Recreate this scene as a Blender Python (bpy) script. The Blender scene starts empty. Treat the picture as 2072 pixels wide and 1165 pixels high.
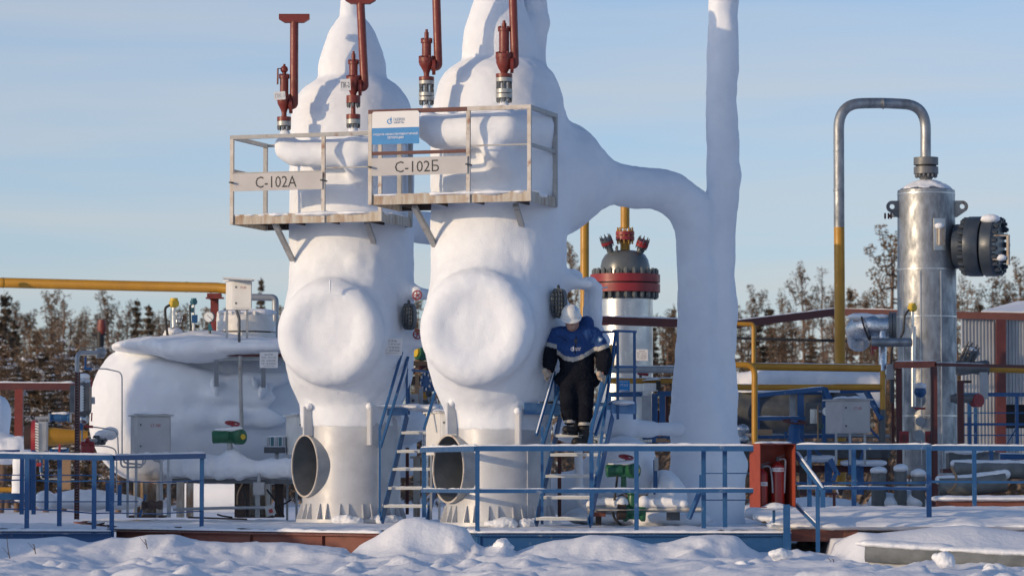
import bpy, math, random
from mathutils import Vector, Matrix, noise
R = math.radians
scn = bpy.context.scene
col = scn.collection
rnd = random.Random(7)
# ------------------------------------------------------------------ camera, sky, sun, exposure
F, CX, CY, HZ, EYE = 7000.0, 1036.0, 582.5, 955.0, 1.15
PITCH = math.atan((HZ - CY) / F)
cam_d = bpy.data.cameras.new("camera")
cam = bpy.data.objects.new("camera", cam_d)
col.objects.link(cam)
cam.location = (0, 0, EYE)
cam.rotation_euler = (math.pi / 2 + PITCH, 0, 0)
cam_d.sensor_width = 36
cam_d.lens = F / 2072 * 36
cam_d.clip_start, cam_d.clip_end = 0.5, 5000
cam_d.dof.use_dof = True
cam_d.dof.focus_distance = 42.3
cam_d.dof.aperture_fstop = 3.2
scn.camera = cam
SUN_ELEV, SUN_AZ = R(10.5), math.atan2(-0.857, -0.515)     # towards the sun: behind the camera and to its left
sun_dir = Vector((math.sin(SUN_AZ) * math.cos(SUN_ELEV), math.cos(SUN_AZ) * math.cos(SUN_ELEV), math.sin(SUN_ELEV)))
world = bpy.data.worlds.new("World")
scn.world = world
world.use_nodes = True
wt = world.node_tree
wt.nodes.clear()
wo = wt.nodes.new("ShaderNodeOutputWorld")
bg = wt.nodes.new("ShaderNodeBackground")
sky = wt.nodes.new("ShaderNodeTexSky")
sky.sky_type = 'NISHITA'
sky.sun_disc = False
sky.sun_elevation = SUN_ELEV
sky.sun_rotation = SUN_AZ
sky.air_density, sky.dust_density, sky.ozone_density = 0.65, 1.0, 2.7
# a few thin high clouds, the same all round the sky
tc = wt.nodes.new("ShaderNodeTexCoord")
mp = wt.nodes.new("ShaderNodeMapping")
mp.inputs['Scale'].default_value = (2.2, 2.2, 26)
cn = wt.nodes.new("ShaderNodeTexNoise")
cn.inputs['Scale'].default_value = 2.3
cn.inputs['Detail'].default_value = 5
cr = wt.nodes.new("ShaderNodeValToRGB")
cr.color_ramp.elements[0].position, cr.color_ramp.elements[0].color = 0.36, (.44, .44, .44, 1)
cr.color_ramp.elements[1].position, cr.color_ramp.elements[1].color = 0.70, (0.92, 0.92, 0.92, 1)
cm = wt.nodes.new("ShaderNodeMixRGB")
cm.inputs[2].default_value = (3.25, 3.22, 3.15, 1)
L = wt.links.new
L(tc.outputs['Generated'], mp.inputs[0]); L(mp.outputs[0], cn.inputs['Vector'])
sx = wt.nodes.new("ShaderNodeSeparateXYZ")                 # the veil thins towards the zenith, as haze does
om = wt.nodes.new("ShaderNodeMath"); om.operation = 'SUBTRACT'; om.use_clamp = True; om.inputs[0].default_value = 1
pw = wt.nodes.new("ShaderNodeMath"); pw.operation = 'POWER'; pw.inputs[1].default_value = 3.6
ml = wt.nodes.new("ShaderNodeMath"); ml.operation = 'MULTIPLY'
L(tc.outputs['Generated'], sx.inputs[0]); L(sx.outputs[2], om.inputs[1]); L(om.outputs[0], pw.inputs[0])
L(cn.outputs['Fac'], cr.inputs[0]); L(cr.outputs[0], ml.inputs[0]); L(pw.outputs[0], ml.inputs[1]); L(ml.outputs[0], cm.inputs[0])
L(sky.outputs[0], cm.inputs[1]); L(cm.outputs[0], bg.inputs[0]); L(bg.outputs[0], wo.inputs[0])
bg.inputs[1].default_value = 0.145
sun_l = bpy.data.lights.new("sun", 'SUN')
sun_o = bpy.data.objects.new("sun", sun_l)
col.objects.link(sun_o)
sun_o.rotation_euler = sun_dir.to_track_quat('Z', 'Y').to_euler()
sun_l.energy = 1.9
sun_l.angle = R(0.6)
sun_l.color = (1.0, 0.74, 0.46)
scn.view_settings.view_transform = 'Standard'
scn.view_settings.look = 'None'
scn.view_settings.gamma = 1
scn.view_settings.use_curve_mapping = False
scn.view_settings.exposure = 0.42

# ------------------------------------------------------------------ helpers
_sp, _cp = math.sin(PITCH), math.cos(PITCH)
Z = Vector((0, 0, 1))
def W(px, py, Y):
    """measured direction in the photograph taken to a world point at distance Y"""
    xc, yc = (px - CX) / F, -(py - CY) / F
    d = Vector((xc, _cp - yc * _sp, _sp + yc * _cp))
    return Vector((0, 0, EYE)) + d * (Y / d.y)
def u(Y): return Y / F

class MB:
    def __init__(s): s.v, s.f, s.m, s.mi = [], [], [], 0
    def add(s, vs, fs):
        k = len(s.v)
        s.v += [Vector(v) for v in vs]
        s.f += [tuple(i + k for i in f) for f in fs]
        s.m += [s.mi] * len(fs)
        return s
    def box(s, c, size, M=None):
        c = Vector(c); h = Vector(size) / 2
        vs = [Vector((x * h.x, y * h.y, z * h.z)) for z in (-1, 1) for y in (-1, 1) for x in (-1, 1)]
        if M is not None: vs = [M @ v for v in vs]
        return s.add([c + v for v in vs], [(0, 2, 3, 1), (4, 5, 7, 6), (0, 1, 5, 4), (2, 6, 7, 3), (0, 4, 6, 2), (1, 3, 7, 5)])
    def bar(s, a, b, w, h, up=Z):
        a, b = Vector(a), Vector(b); d = (b - a).normalized()
        if abs(d.dot(up)) > .99: up = Vector((0, 1, 0))
        x = d.cross(up).normalized() * (w / 2); y = x.cross(d).normalized() * (h / 2)
        vs = [p + i * x + j * y for p in (a, b) for j in (-1, 1) for i in (-1, 1)]
        return s.add(vs, [(0, 1, 3, 2), (4, 6, 7, 5), (0, 4, 5, 1), (2, 3, 7, 6), (0, 2, 6, 4), (1, 5, 7, 3)])
    def tube(s, pts, r, n=12, cap=True):
        pts = [Vector(p) for p in pts]; k = len(pts)
        rs = list(r) if isinstance(r, (list, tuple)) else [r] * k
        vs, fs = [], []
        d0 = (pts[1] - pts[0]).normalized()
        nx = d0.orthogonal().normalized()
        for i, p in enumerate(pts):
            d = (pts[min(i + 1, k - 1)] - pts[max(i - 1, 0)]).normalized()
            nx = (nx - d * nx.dot(d)).normalized(); ny = d.cross(nx)
            for j in range(n):
                a = 2 * math.pi * j / n
                vs.append(p + (nx * math.cos(a) + ny * math.sin(a)) * rs[i])
        for i in range(k - 1):
            for j in range(n):
                q = (j + 1) % n
                fs.append((i * n + j, i * n + q, (i + 1) * n + q, (i + 1) * n + j))
        if cap:
            fs.append(tuple(range(n - 1, -1, -1))); fs.append(tuple(range((k - 1) * n, k * n)))
        return s.add(vs, fs)
    def lathe(s, prof, c, axis=Z, n=32, closed=False):
        """prof: (r, h) along axis from c"""
        c, ax = Vector(c), Vector(axis).normalized()
        nx = ax.orthogonal().normalized() if abs(ax.z) < .999 else Vector((1, 0, 0)); ny = ax.cross(nx)
        k = len(prof); vs, fs = [], []
        for r_, h in prof:
            for j in range(n):
                a = 2 * math.pi * j / n
                vs.append(c + ax * h + (nx * math.cos(a) + ny * math.sin(a)) * max(r_, 1e-4))
        for i in range(k if closed else k - 1):
            i2 = (i + 1) % k
            for j in range(n):
                q = (j + 1) % n
                fs.append((i * n + j, i * n + q, i2 * n + q, i2 * n + j))
        if not closed:
            fs.append(tuple(range(n - 1, -1, -1))); fs.append(tuple(range((k - 1) * n, k * n)))
        return s.add(vs, fs)
    def cyl(s, c, r_, h, axis=Z, n=24): return s.lathe([(r_, -h / 2), (r_, h / 2)], c, axis, n)
    def ball(s, c, r_, nu=20, nv=12):
        c = Vector(c); r_ = Vector(r_) if hasattr(r_, '__len__') else Vector((r_, r_, r_))
        vs = [c + Vector((0, 0, -r_.z))]
        for i in range(1, nv):
            t = -math.pi / 2 + math.pi * i / nv
            for j in range(nu):
                a = 2 * math.pi * j / nu
                vs.append(c + Vector((r_.x * math.cos(t) * math.cos(a), r_.y * math.cos(t) * math.sin(a), r_.z * math.sin(t))))
        vs.append(c + Vector((0, 0, r_.z))); fs = []
        for j in range(nu):
            q = (j + 1) % nu
            fs.append((0, 1 + q, 1 + j)); fs.append((len(vs) - 1, 1 + (nv - 2) * nu + j, 1 + (nv - 2) * nu + q))
            for i in range(nv - 2):
                fs.append((1 + i * nu + j, 1 + i * nu + q, 1 + (i + 1) * nu + q, 1 + (i + 1) * nu + j))
        return s.add(vs, fs)
    def prism(s, poly, M, d):
        """2-D polygon in M's xy plane, extruded by d along M's z"""
        k = len(poly)
        vs = [M @ Vector((x, y, 0)) for x, y in poly] + [M @ Vector((x, y, d)) for x, y in poly]
        fs = [tuple(range(k - 1, -1, -1)), tuple(range(k, 2 * k))] + [(i, (i + 1) % k, k + (i + 1) % k, k + i) for i in range(k)]
        return s.add(vs, fs)
    def torus(s, c, axis, R_, r_, n=24, m=8):
        return s.lathe([(R_ + r_ * math.cos(2 * math.pi * i / m), r_ * math.sin(2 * math.pi * i / m)) for i in range(m)], c, axis, n, closed=True)
    def build(s, name, mat, parent=None, M=None, ang=38, flat=False):
        off = root_loc(parent)
        vs = [(M @ v if M is not None else v) - off for v in s.v]
        me = bpy.data.meshes.new(name)
        me.from_pydata(vs, [], s.f)
        return finish(me, name, mat, parent, s.m, ang, flat)

def root_loc(p):
    o = Vector((0, 0, 0))
    while p is not None:
        o += p.location; p = p.parent
    return o
def finish(me, name, mat, parent, mi=None, ang=38, flat=False):
    for m in (mat if isinstance(mat, (list, tuple)) else [mat]): me.materials.append(m)
    if mi and any(mi): me.polygons.foreach_set('material_index', mi)
    if not flat:
        me.polygons.foreach_set('use_smooth', [True] * len(me.polygons))
        me.set_sharp_from_angle(angle=R(ang))
    me.update()
    o = bpy.data.objects.new(name, me)
    col.objects.link(o)
    if parent is not None: o.parent = parent
    return o
def tag(o, label, cat, group=None, kind=None):
    o['label'] = label; o['category'] = cat
    if group: o['group'] = group
    if kind: o['kind'] = kind
    return o
def struct(o, label=None):
    o['kind'] = 'structure'
    if label: o['label'] = label
    return o
def thing(name, label, cat, loc=(0, 0, 0), group=None):
    o = bpy.data.objects.new(name, None)
    o.empty_display_size = .2
    col.objects.link(o); o.location = loc
    return tag(o, label, cat, group)
def piece(name, me, parent, M):
    """another object on shared mesh data; M is its world matrix"""
    o = bpy.data.objects.new(name, me)
    col.objects.link(o); o.parent = parent
    M = M.copy(); M.translation = M.translation - root_loc(parent)
    o.matrix_local = M
    return o
def copy_tree(o, parent=None):
    c = o.copy(); col.objects.link(c)
    if parent is not None: c.parent = parent
    for ch in list(o.children): copy_tree(ch, c)
    return c
def frame(o, x, y):
    """matrix with origin o, x axis, y axis (z = x cross y)"""
    x = Vector(x).normalized(); z = x.cross(Vector(y)).normalized(); y = z.cross(x)
    M = Matrix((x, y, z)).transposed().to_4x4(); M.translation = Vector(o)
    return M
def fnoise(p, sc, oct=3):
    return noise.fractal(Vector(p) * sc, 1.0, 2.0, oct, noise_basis='PERLIN_ORIGINAL')
import numpy as np
class SD:
    """rounded ice and snow bodies: signed distances blended with smooth unions, meshed by surface nets"""
    def __init__(s, k=.06): s.k, s.fn = k, []
    def _put(s, f, lo, hi, k=None): s.fn.append((f, np.array(lo, float), np.array(hi, float), s.k if k is None else k))
    def ball(s, c, r, *_, k=None):
        c = np.array(c, float); r = np.array(r if hasattr(r, '__len__') else (r, r, r), float)
        s._put(lambda P: (np.sqrt((((P - c) / r) ** 2).sum(-1)) - 1) * r.min(), c - r, c + r, k)
    def tube(s, pts, r, *_, k=None):
        pts = [np.array(p, float) for p in pts]
        rs = list(r) if isinstance(r, (list, tuple)) else [r] * len(pts)
        def f(P):
            d = None
            for a, b, ra, rb in zip(pts, pts[1:], rs, rs[1:]):
                ab = b - a; t = np.clip(((P - a) @ ab) / (ab @ ab), 0, 1)
                e = np.sqrt(((P - a - t[..., None] * ab) ** 2).sum(-1)) - (ra + t * (rb - ra))
                d = e if d is None else np.minimum(d, e)
            return d
        m = max(rs)
        s._put(f, np.min(pts, 0) - m, np.max(pts, 0) + m, k)
    def lathe(s, prof, c, *_, k=None):
        """prof (r, z), z rising; vertical axis through c"""
        rr, zz = np.array([p[0] for p in prof]), np.array([p[1] for p in prof])
        c = np.array(c, float)
        def f(P):
            z = P[..., 2]; d = np.hypot(P[..., 0] - c[0], P[..., 1] - c[1])
            return np.maximum(np.maximum((d - np.interp(z, zz, rr)) * .85, z - zz[-1]), zz[0] - z)
        m = rr.max()
        s._put(f, (c[0] - m, c[1] - m, zz[0]), (c[0] + m, c[1] + m, zz[-1]), k)
    def spool(s, a, b, prof, k=None):
        """round body along a-b; prof: (fraction of the length, radius)"""
        a, b = np.array(a, float), np.array(b, float); L_ = np.linalg.norm(b - a); ax = (b - a) / L_
        hh, rr = np.array([p[0] for p in prof]) * L_, np.array([p[1] for p in prof])
        def f(P):
            q = P - a; h = q @ ax; rad = np.sqrt(np.maximum((q ** 2).sum(-1) - h * h, 0))
            return np.maximum(np.maximum((rad - np.interp(h, hh, rr)) * .8, h - L_), -h)
        m = rr.max(); s._put(f, np.minimum(a, b) - m, np.maximum(a, b) + m, k)
    def drum(s, a, b, r, rnd, k=None):
        a, b = np.array(a, float), np.array(b, float); L_ = np.linalg.norm(b - a); ax = (b - a) / L_
        def f(P):
            q = P - (a + b) / 2; h = q @ ax; rad = np.sqrt(np.maximum((q ** 2).sum(-1) - h * h, 0))
            x, y = rad - r + rnd, np.abs(h) - L_ / 2 + rnd
            return np.hypot(np.maximum(x, 0), np.maximum(y, 0)) + np.minimum(np.maximum(x, y), 0) - rnd
        s._put(f, np.minimum(a, b) - r, np.maximum(a, b) + r, k)
    def box(s, c, size, rnd=.04, k=None):
        c, h = np.array(c, float), np.array(size, float) / 2 - rnd
        def f(P):
            q = np.abs(P - c) - h
            return np.sqrt((np.maximum(q, 0) ** 2).sum(-1)) + np.minimum(q.max(-1), 0) - rnd
        s._put(f, c - h - rnd, c + h + rnd, k)
    def mesh(s, vox, zmin=None):
        pad = 3 * vox + .8 * max(f[3] for f in s.fn)
        lo = np.min([f[1] for f in s.fn], 0) - pad; hi = np.max([f[2] for f in s.fn], 0) + pad
        n = np.ceil((hi - lo) / vox).astype(int) + 1
        D = np.full(n, 9.0, np.float32)
        for f, a, b, k in s.fn:
            i0 = np.maximum(np.floor((a - lo - 1.2 * k) / vox).astype(int) - 3, 0); i1 = np.minimum(np.ceil((b - lo + 1.2 * k) / vox).astype(int) + 4, n)
            ax = [lo[i] + vox * np.arange(i0[i], i1[i]) for i in range(3)]
            P = np.stack(np.meshgrid(*ax, indexing='ij'), -1)
            d = f(P).astype(np.float32); sl = tuple(slice(i0[i], i1[i]) for i in range(3)); D0 = D[sl]
            h = np.clip(k - np.abs(D0 - d), 0, None) / max(k, 1e-6)
            D[sl] = np.minimum(D0, d) - h * h * k * .25
        if zmin is not None:
            zz = lo[2] + vox * np.arange(n[2]); D = np.maximum(D, (zmin - zz)[None, None, :]).astype(np.float32)
        S = D < 0; c = tuple(m - 1 for m in n)
        acc = np.zeros((*c, 3), np.float32); cnt = np.zeros(c, np.float32)
        offs = [(i, j, k_) for i in (0, 1) for j in (0, 1) for k_ in (0, 1)]
        cut = lambda A, o: A[o[0]:o[0] + c[0], o[1]:o[1] + c[1], o[2]:o[2] + c[2]]
        for o in offs:
            for a in range(3):
                if o[a] == 0:
                    o2 = list(o); o2[a] = 1
                    A, B = cut(D, o), cut(D, o2); x = (cut(S, o) != cut(S, o2))
                    t = np.where(x, A / np.where(A == B, 1, A - B), 0)
                    for q in range(3):
                        acc[..., q] += np.where(x, (o[q] + (t if q == a else 0)), 0)
                    cnt += x
        act = cnt > 0; idx = np.full(c, -1, np.int64); idx[act] = np.arange(act.sum())
        g = np.argwhere(act)
        V = lo + vox * (g + acc[act] / cnt[act][:, None])
        Fs = []
        for a in range(3):
            b_, c_ = [(1, 2), (2, 0), (0, 1)][a]
            s0 = [slice(1, -1)] * 3; s0[a] = slice(0, n[a] - 1); s1 = list(s0); s1[a] = slice(1, n[a])
            x = S[tuple(s0)] != S[tuple(s1)]; fl = S[tuple(s0)][x]
            e = np.argwhere(x); e[:, b_] += 1; e[:, c_] += 1
            q = []
            for db, dc in ((0, 0), (1, 0), (1, 1), (0, 1)):
                m = e.copy(); m[:, b_] -= 1 - db; m[:, c_] -= 1 - dc
                q.append(idx[m[:, 0], m[:, 1], m[:, 2]])
            q = np.stack(q, 1); q[~fl] = q[~fl][:, ::-1]; Fs.append(q)
        return V, np.concatenate(Fs)
def frost(name, sd, mat, parent, voxel=.03, smooth=2, amp=.012, sc=2.2, fine=.0, zmin=None):
    V, Fc = sd.mesh(voxel, zmin)
    # light smoothing over the quads
    for _ in range(smooth):
        A = np.zeros_like(V); C_ = np.zeros(len(V))
        for i in range(4):
            a, b = Fc[:, i], Fc[:, (i + 1) % 4]
            np.add.at(A, a, V[b]); np.add.at(C_, a, 1); np.add.at(A, b, V[a]); np.add.at(C_, b, 1)
        V = V * .4 + .6 * A / np.maximum(C_, 1)[:, None]
    out = bpy.data.meshes.new(name); out.from_pydata(V, [], Fc.tolist()); out.update()
    off = root_loc(parent)
    N = np.zeros(len(V) * 3); out.vertex_normals.foreach_get('vector', N); N = N.reshape(-1, 3)
    d = np.array([fnoise(c, sc) * amp + (fnoise(c, sc * 6, 2) * fine if fine else 0) for c in V])
    V = V + N * d[:, None] - np.array(off)
    out.vertices.foreach_set('co', V.astype(np.float32).ravel())
    return finish(out, name, mat, parent, ang=180)
_tcache = {}
def text(body, M, h, mat, parent, w=None, name='lettering', bold=0.0, d=.0015):
    """flat lettering: M's xy plane, centred on M's origin, height h, optional width w"""
    key = (body, bold)
    if key not in _tcache:
        c = bpy.data.curves.new('t', 'FONT'); c.body = body; c.resolution_u = 2; c.align_x = 'CENTER'; c.offset = bold
        c.space_line = 1.15
        o = bpy.data.objects.new('t', c); col.objects.link(o)
        me = bpy.data.meshes.new_from_object(o.evaluated_get(bpy.context.evaluated_depsgraph_get()))
        vs = [v.co.copy() for v in me.vertices]; fs = [tuple(p.vertices) for p in me.polygons]
        bpy.data.objects.remove(o); bpy.data.curves.remove(c); bpy.data.meshes.remove(me)
        _tcache[key] = (vs, fs)
    vs, fs = _tcache[key]
    x0, x1 = min(v.x for v in vs), max(v.x for v in vs); y0, y1 = min(v.y for v in vs), max(v.y for v in vs)
    sy = h / (y1 - y0); sx = w / (x1 - x0) if w else sy
    mb = MB()
    mb.add([M @ Vector(((v.x - (x0 + x1) / 2) * sx, (v.y - (y0 + y1) / 2) * sy, d)) for v in vs], fs)
    return mb.build(name, mat, parent, flat=True)
def bolts(name, mat, parent, c, axis, rad, n, r_, h, a0=0.0, arc=2 * math.pi):
    """hexagonal nuts in a ring, one object each on shared mesh data"""
    ax = Vector(axis).normalized(); nx = ax.orthogonal().normalized(); ny = ax.cross(nx)
    me = None
    for i in range(n):
        a = a0 + arc * i / n
        p = Vector(c) + (nx * math.cos(a) + ny * math.sin(a)) * rad
        if me is None:
            b = MB().lathe([(r_ * .55, -h * .75), (r_ * .55, -h / 2), (r_, -h / 2), (r_, h / 2), (r_ * .55, h / 2), (r_ * .55, h * .75)], (0, 0, 0), Z, 6)
            o = b.build(name, mat, None, flat=True); me = o.data
            bpy.data.objects.remove(o)
        piece(name, me, parent, frame(p, nx, ny))
def boltring(mb, c, axis, rad, n, r_, h):
    ax = Vector(axis).normalized(); nx = ax.orthogonal().normalized(); ny = ax.cross(nx)
    for i in range(n):
        a = 2 * math.pi * i / n
        mb.lathe([(r_, -h / 2), (r_, h / 2)], Vector(c) + (nx * math.cos(a) + ny * math.sin(a)) * rad, ax, 6)
    return mb
def snowstrip(mb, a, b, w, th, seg=.05, gap=0.0, seed=0):
    """lumpy snow lying along the top of a bar from a to b"""
    a, b = Vector(a), Vector(b); n = max(3, int((b - a).length / seg)); d = (b - a).normalized()
    x = d.cross(Z).normalized() * (w / 2); vs, fs = [], []
    for i in range(n + 1):
        p = a.lerp(b, i / n)
        k = .55 + .75 * abs(noise.noise(p * 6 + Vector((seed, 0, 0)))) + .35 * noise.noise(p * 1.7)
        if gap and noise.noise(p * 2.1 + Vector((0, seed, 3))) < gap - .5: k = .06
        if i in (0, n): k *= .3
        h = th * k
        for sx, sz in ((-1, 0), (-.75, .7), (0, 1), (.75, .7), (1, 0)):
            vs.append(p + x * sx * (.7 + .3 * min(k, 1)) + Z * h * sz)
    for i in range(n):
        for j in range(4): fs.append((i * 5 + j, i * 5 + j + 1, i * 5 + 6 + j, i * 5 + 5 + j))
        fs.append((i * 5 + 4, i * 5, i * 5 + 5, i * 5 + 9))
    fs.append((4, 3, 2, 1, 0)); fs.append(tuple(n * 5 + j for j in range(5)))
    return mb.add(vs, fs)
def arc_pts(pts, rad, n=5):
    """round the inner corners of a polyline"""
    pts = [Vector(p) for p in pts]; out = [pts[0]]
    for i in range(1, len(pts) - 1):
        p, a, b = pts[i], pts[i - 1], pts[i + 1]
        da, db = (a - p), (b - p); r_ = min(rad, da.length * .49, db.length * .49)
        s, e = p + da.normalized() * r_, p + db.normalized() * r_
        for k in range(n + 1):
            t = k / n
            out.append(s * (1 - t) ** 2 + p * 2 * t * (1 - t) + e * t * t)
    return out + [pts[-1]]

# ------------------------------------------------------------------ materials
def mk(name, c, rough=.5, metal=0.0, c2=None, nsc=6.0, lo=.4, hi=.65, bump=0.0, bsc=40.0, sss=0.0, stretch=None, rust=None, rlo=.6, rhi=.75, rsc=5.0, spec=None, coat=0.0):
    m = bpy.data.materials.new(name); m.use_nodes = True
    nt = m.node_tree; p = nt.nodes['Principled BSDF']; lk = nt.links.new
    p.inputs['Base Color'].default_value = (*c, 1); p.inputs['Roughness'].default_value = rough; p.inputs['Metallic'].default_value = metal
    if spec is not None: p.inputs['Specular IOR Level'].default_value = spec
    if coat: p.inputs['Coat Weight'].default_value = coat
    if sss:
        p.inputs['Subsurface Weight'].default_value = sss; p.inputs['Subsurface Radius'].default_value = (.05, .07, .1)
    t = nt.nodes.new('ShaderNodeTexCoord'); src = t.outputs['Object']
    if stretch:
        mpp = nt.nodes.new('ShaderNodeMapping'); mpp.inputs['Scale'].default_value = stretch
        lk(src, mpp.inputs[0]); vsrc = mpp.outputs[0]
    else: vsrc = src
    def nz(scale, det, s): 
        n = nt.nodes.new('ShaderNodeTexNoise'); n.inputs['Scale'].default_value = scale; n.inputs['Detail'].default_value = det
        n.inputs['Roughness'].default_value = .6
        lk(s, n.inputs['Vector']); return n
    def ramp(a, b, s):
        r = nt.nodes.new('ShaderNodeMapRange'); r.inputs[1].default_value, r.inputs[2].default_value = a, b
        lk(s, r.inputs[0]); return r
    cur = None
    if c2 is not None:
        n = nz(nsc, 6, vsrc); r = ramp(lo, hi, n.outputs['Fac'])
        x = nt.nodes.new('ShaderNodeMixRGB'); x.inputs[1].default_value = (*c, 1); x.inputs[2].default_value = (*c2, 1)
        lk(r.outputs[0], x.inputs[0]); cur = x
        lk(x.outputs[0], p.inputs['Base Color'])
        if metal or rough < .6:
            rr = nt.nodes.new('ShaderNodeMapRange'); rr.inputs[1].default_value, rr.inputs[2].default_value = .3, .7
            rr.inputs[3].default_value, rr.inputs[4].default_value = max(.05, rough - .1), min(1, rough + .14)
            lk(n.outputs['Fac'], rr.inputs[0]); lk(rr.outputs[0], p.inputs['Roughness'])
    if rust is not None:
        n = nz(rsc, 7, vsrc); r = ramp(rlo, rhi, n.outputs['Fac'])
        x = nt.nodes.new('ShaderNodeMixRGB'); x.inputs[2].default_value = (*rust, 1)
        if cur: lk(cur.outputs[0], x.inputs[1])
        else: x.inputs[1].default_value = (*c, 1)
        lk(r.outputs[0], x.inputs[0]); lk(x.outputs[0], p.inputs['Base Color'])
    if bump:
        n = nz(bsc, 5, src); b = nt.nodes.new('ShaderNodeBump'); b.inputs['Strength'].default_value = bump; b.inputs['Distance'].default_value = .01
        lk(n.outputs['Fac'], b.inputs['Height']); lk(b.outputs[0], p.inputs['Normal'])
    return m
M_FROST = mk('frost', (.84, .87, .91), .8, c2=(.78, .81, .86), nsc=2.2, bump=.55, bsc=70, spec=.2)
M_SNOW = mk('snow', (.86, .87, .89), .8, c2=(.80, .82, .85), nsc=5, bump=.6, bsc=30, spec=.2)
M_GROUND = mk('ground_snow', (.84, .85, .88), .8, c2=(.78, .80, .84), nsc=1.5, bump=.9, bsc=14, spec=.2)
M_STEEL = mk('primer_grey_steel', (.57, .58, .60), .4, .15, c2=(.49, .50, .52), nsc=4, rust=(.30, .25, .19), rlo=.66, rhi=.85, rsc=7, bump=.08, bsc=60)
M_DARKSTEEL = mk('dark_grey_paint', (.075, .085, .095), .5, .3, c2=(.11, .12, .13), nsc=8)
M_GALV = mk('galvanised_sheet', (.40, .415, .43), .50, .8, c2=(.22, .235, .25), nsc=9, lo=.35, hi=.68, bump=.3, bsc=16, stretch=(1, 1, .45), rust=(.16, .15, .14), rlo=.64, rhi=.8, rsc=4)
M_ALU = mk('aluminium_sheet', (.62, .63, .63), .30, .9, c2=(.50, .51, .52), nsc=3, bump=.08, bsc=8)
M_PIPEGREY = mk('grey_pipe_paint', (.36, .38, .40), .4, .35, c2=(.30, .32, .34), nsc=6)
M_BLUE = mk('blue_paint', (.013, .082, .225), .42, c2=(.022, .10, .25), nsc=7, rust=(.34, .39, .45), rlo=.62, rhi=.80, rsc=8, bump=.1)
M_BLUELT = mk('worn_blue_paint', (.06, .17, .36), .5, c2=(.13, .25, .42), nsc=10)
M_RED = mk('red_oxide_paint', (.21, .034, .022), .42, c2=(.16, .026, .018), nsc=9, rust=(.27, .12, .07), rlo=.62, rhi=.8, rsc=8, bump=.1)
M_MAROON = mk('maroon_paint', (.085, .02, .02), .5, c2=(.115, .03, .026), nsc=5, rust=(.15, .06, .045), rlo=.62, rhi=.8)
M_REDBEAM = mk('rusty_red_beam', (.17, .05, .035), .65, c2=(.21, .08, .055), nsc=3, rust=(.11, .045, .03), rlo=.55, rhi=.75, bump=.2)
M_CRIMSON = mk('crimson_paint', (.30, .025, .03), .42, c2=(.24, .022, .028), nsc=6)
M_YELLOW = mk('yellow_pipe_paint', (.47, .235, .018), .4, c2=(.41, .20, .018), nsc=4, rust=(.30, .14, .03), rlo=.66, rhi=.85)
M_YELLOWB = mk('bright_yellow_paint', (.62, .42, .03), .4)
M_GREEN = mk('green_valve_paint', (.016, .10, .05), .38, c2=(.025, .13, .07), nsc=9)
M_TEAL = mk('teal_paint', (.03, .14, .17), .4)
M_WHITE = mk('white_paint', (.72, .71, .68), .45, c2=(.66, .65, .62), nsc=6)
M_BOX = mk('cabinet_paint', (.40, .41, .42), .5, c2=(.36, .37, .38), nsc=5, bump=.05)
M_RAILGREY = mk('weathered_grey_paint', (.34, .34, .33), .55, c2=(.42, .41, .40), nsc=8, rust=(.2, .10, .05), rlo=.6, rhi=.75, rsc=7)
M_STAINED = mk('rust_streaked_paint', (.52, .49, .43), .6, c2=(.42, .34, .25), nsc=5, rust=(.26, .13, .06), rlo=.48, rhi=.72, rsc=4, stretch=(2.6, 2.6, .5), bump=.15)
M_CREAMRAIL = mk('cream_rail_paint', (.58, .54, .49), .55, c2=(.48, .42, .35), nsc=7, rust=(.26, .12, .07), rlo=.58, rhi=.72, rsc=8)
M_CHROME = mk('bright_steel', (.62, .62, .62), .22, 1.0, c2=(.5, .5, .5), nsc=10)
M_FOIL = mk('crumpled_foil', (.75, .75, .75), .24, 1.0, c2=(.6, .6, .6), nsc=10, bump=1.0, bsc=28)
M_BLACK = mk('black_rubber', (.014, .014, .016), .6)
M_GLASS = mk('gauge_face', (.72, .74, .74), .25)
M_SIGN = mk('sign_plate', (.50, .48, .47), .55, c2=(.47, .45, .44), nsc=3)
M_SIGNW = mk('white_sign_plate', (.74, .73, .72), .4)
M_SIGNB = mk('sign_blue', (.012, .22, .52), .4, c2=(.012, .20, .49), nsc=14)
M_INK = mk('dark_lettering', (.03, .03, .035), .6)
M_INKW = mk('white_lettering', (.8, .8, .8), .5)
M_INKB = mk('blue_lettering', (.012, .12, .30), .5)
M_INKR = mk('red_lettering', (.35, .03, .03), .5)
M_WOOD = mk('bare_timber', (.34, .22, .13), .7, c2=(.26, .16, .09), nsc=8, stretch=(1, 1, 8))
M_CONC = mk('grey_concrete_pipe', (.13, .14, .14), .75, c2=(.20, .21, .21), nsc=5, bump=.25)
M_DARK = mk('dark_rusty_steel', (.05, .035, .03), .7, c2=(.08, .05, .04), nsc=6)

M_FLG = mk('grey_flange_paint', (.17, .175, .18), .45, .3, c2=(.13, .135, .14), nsc=7)
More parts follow.
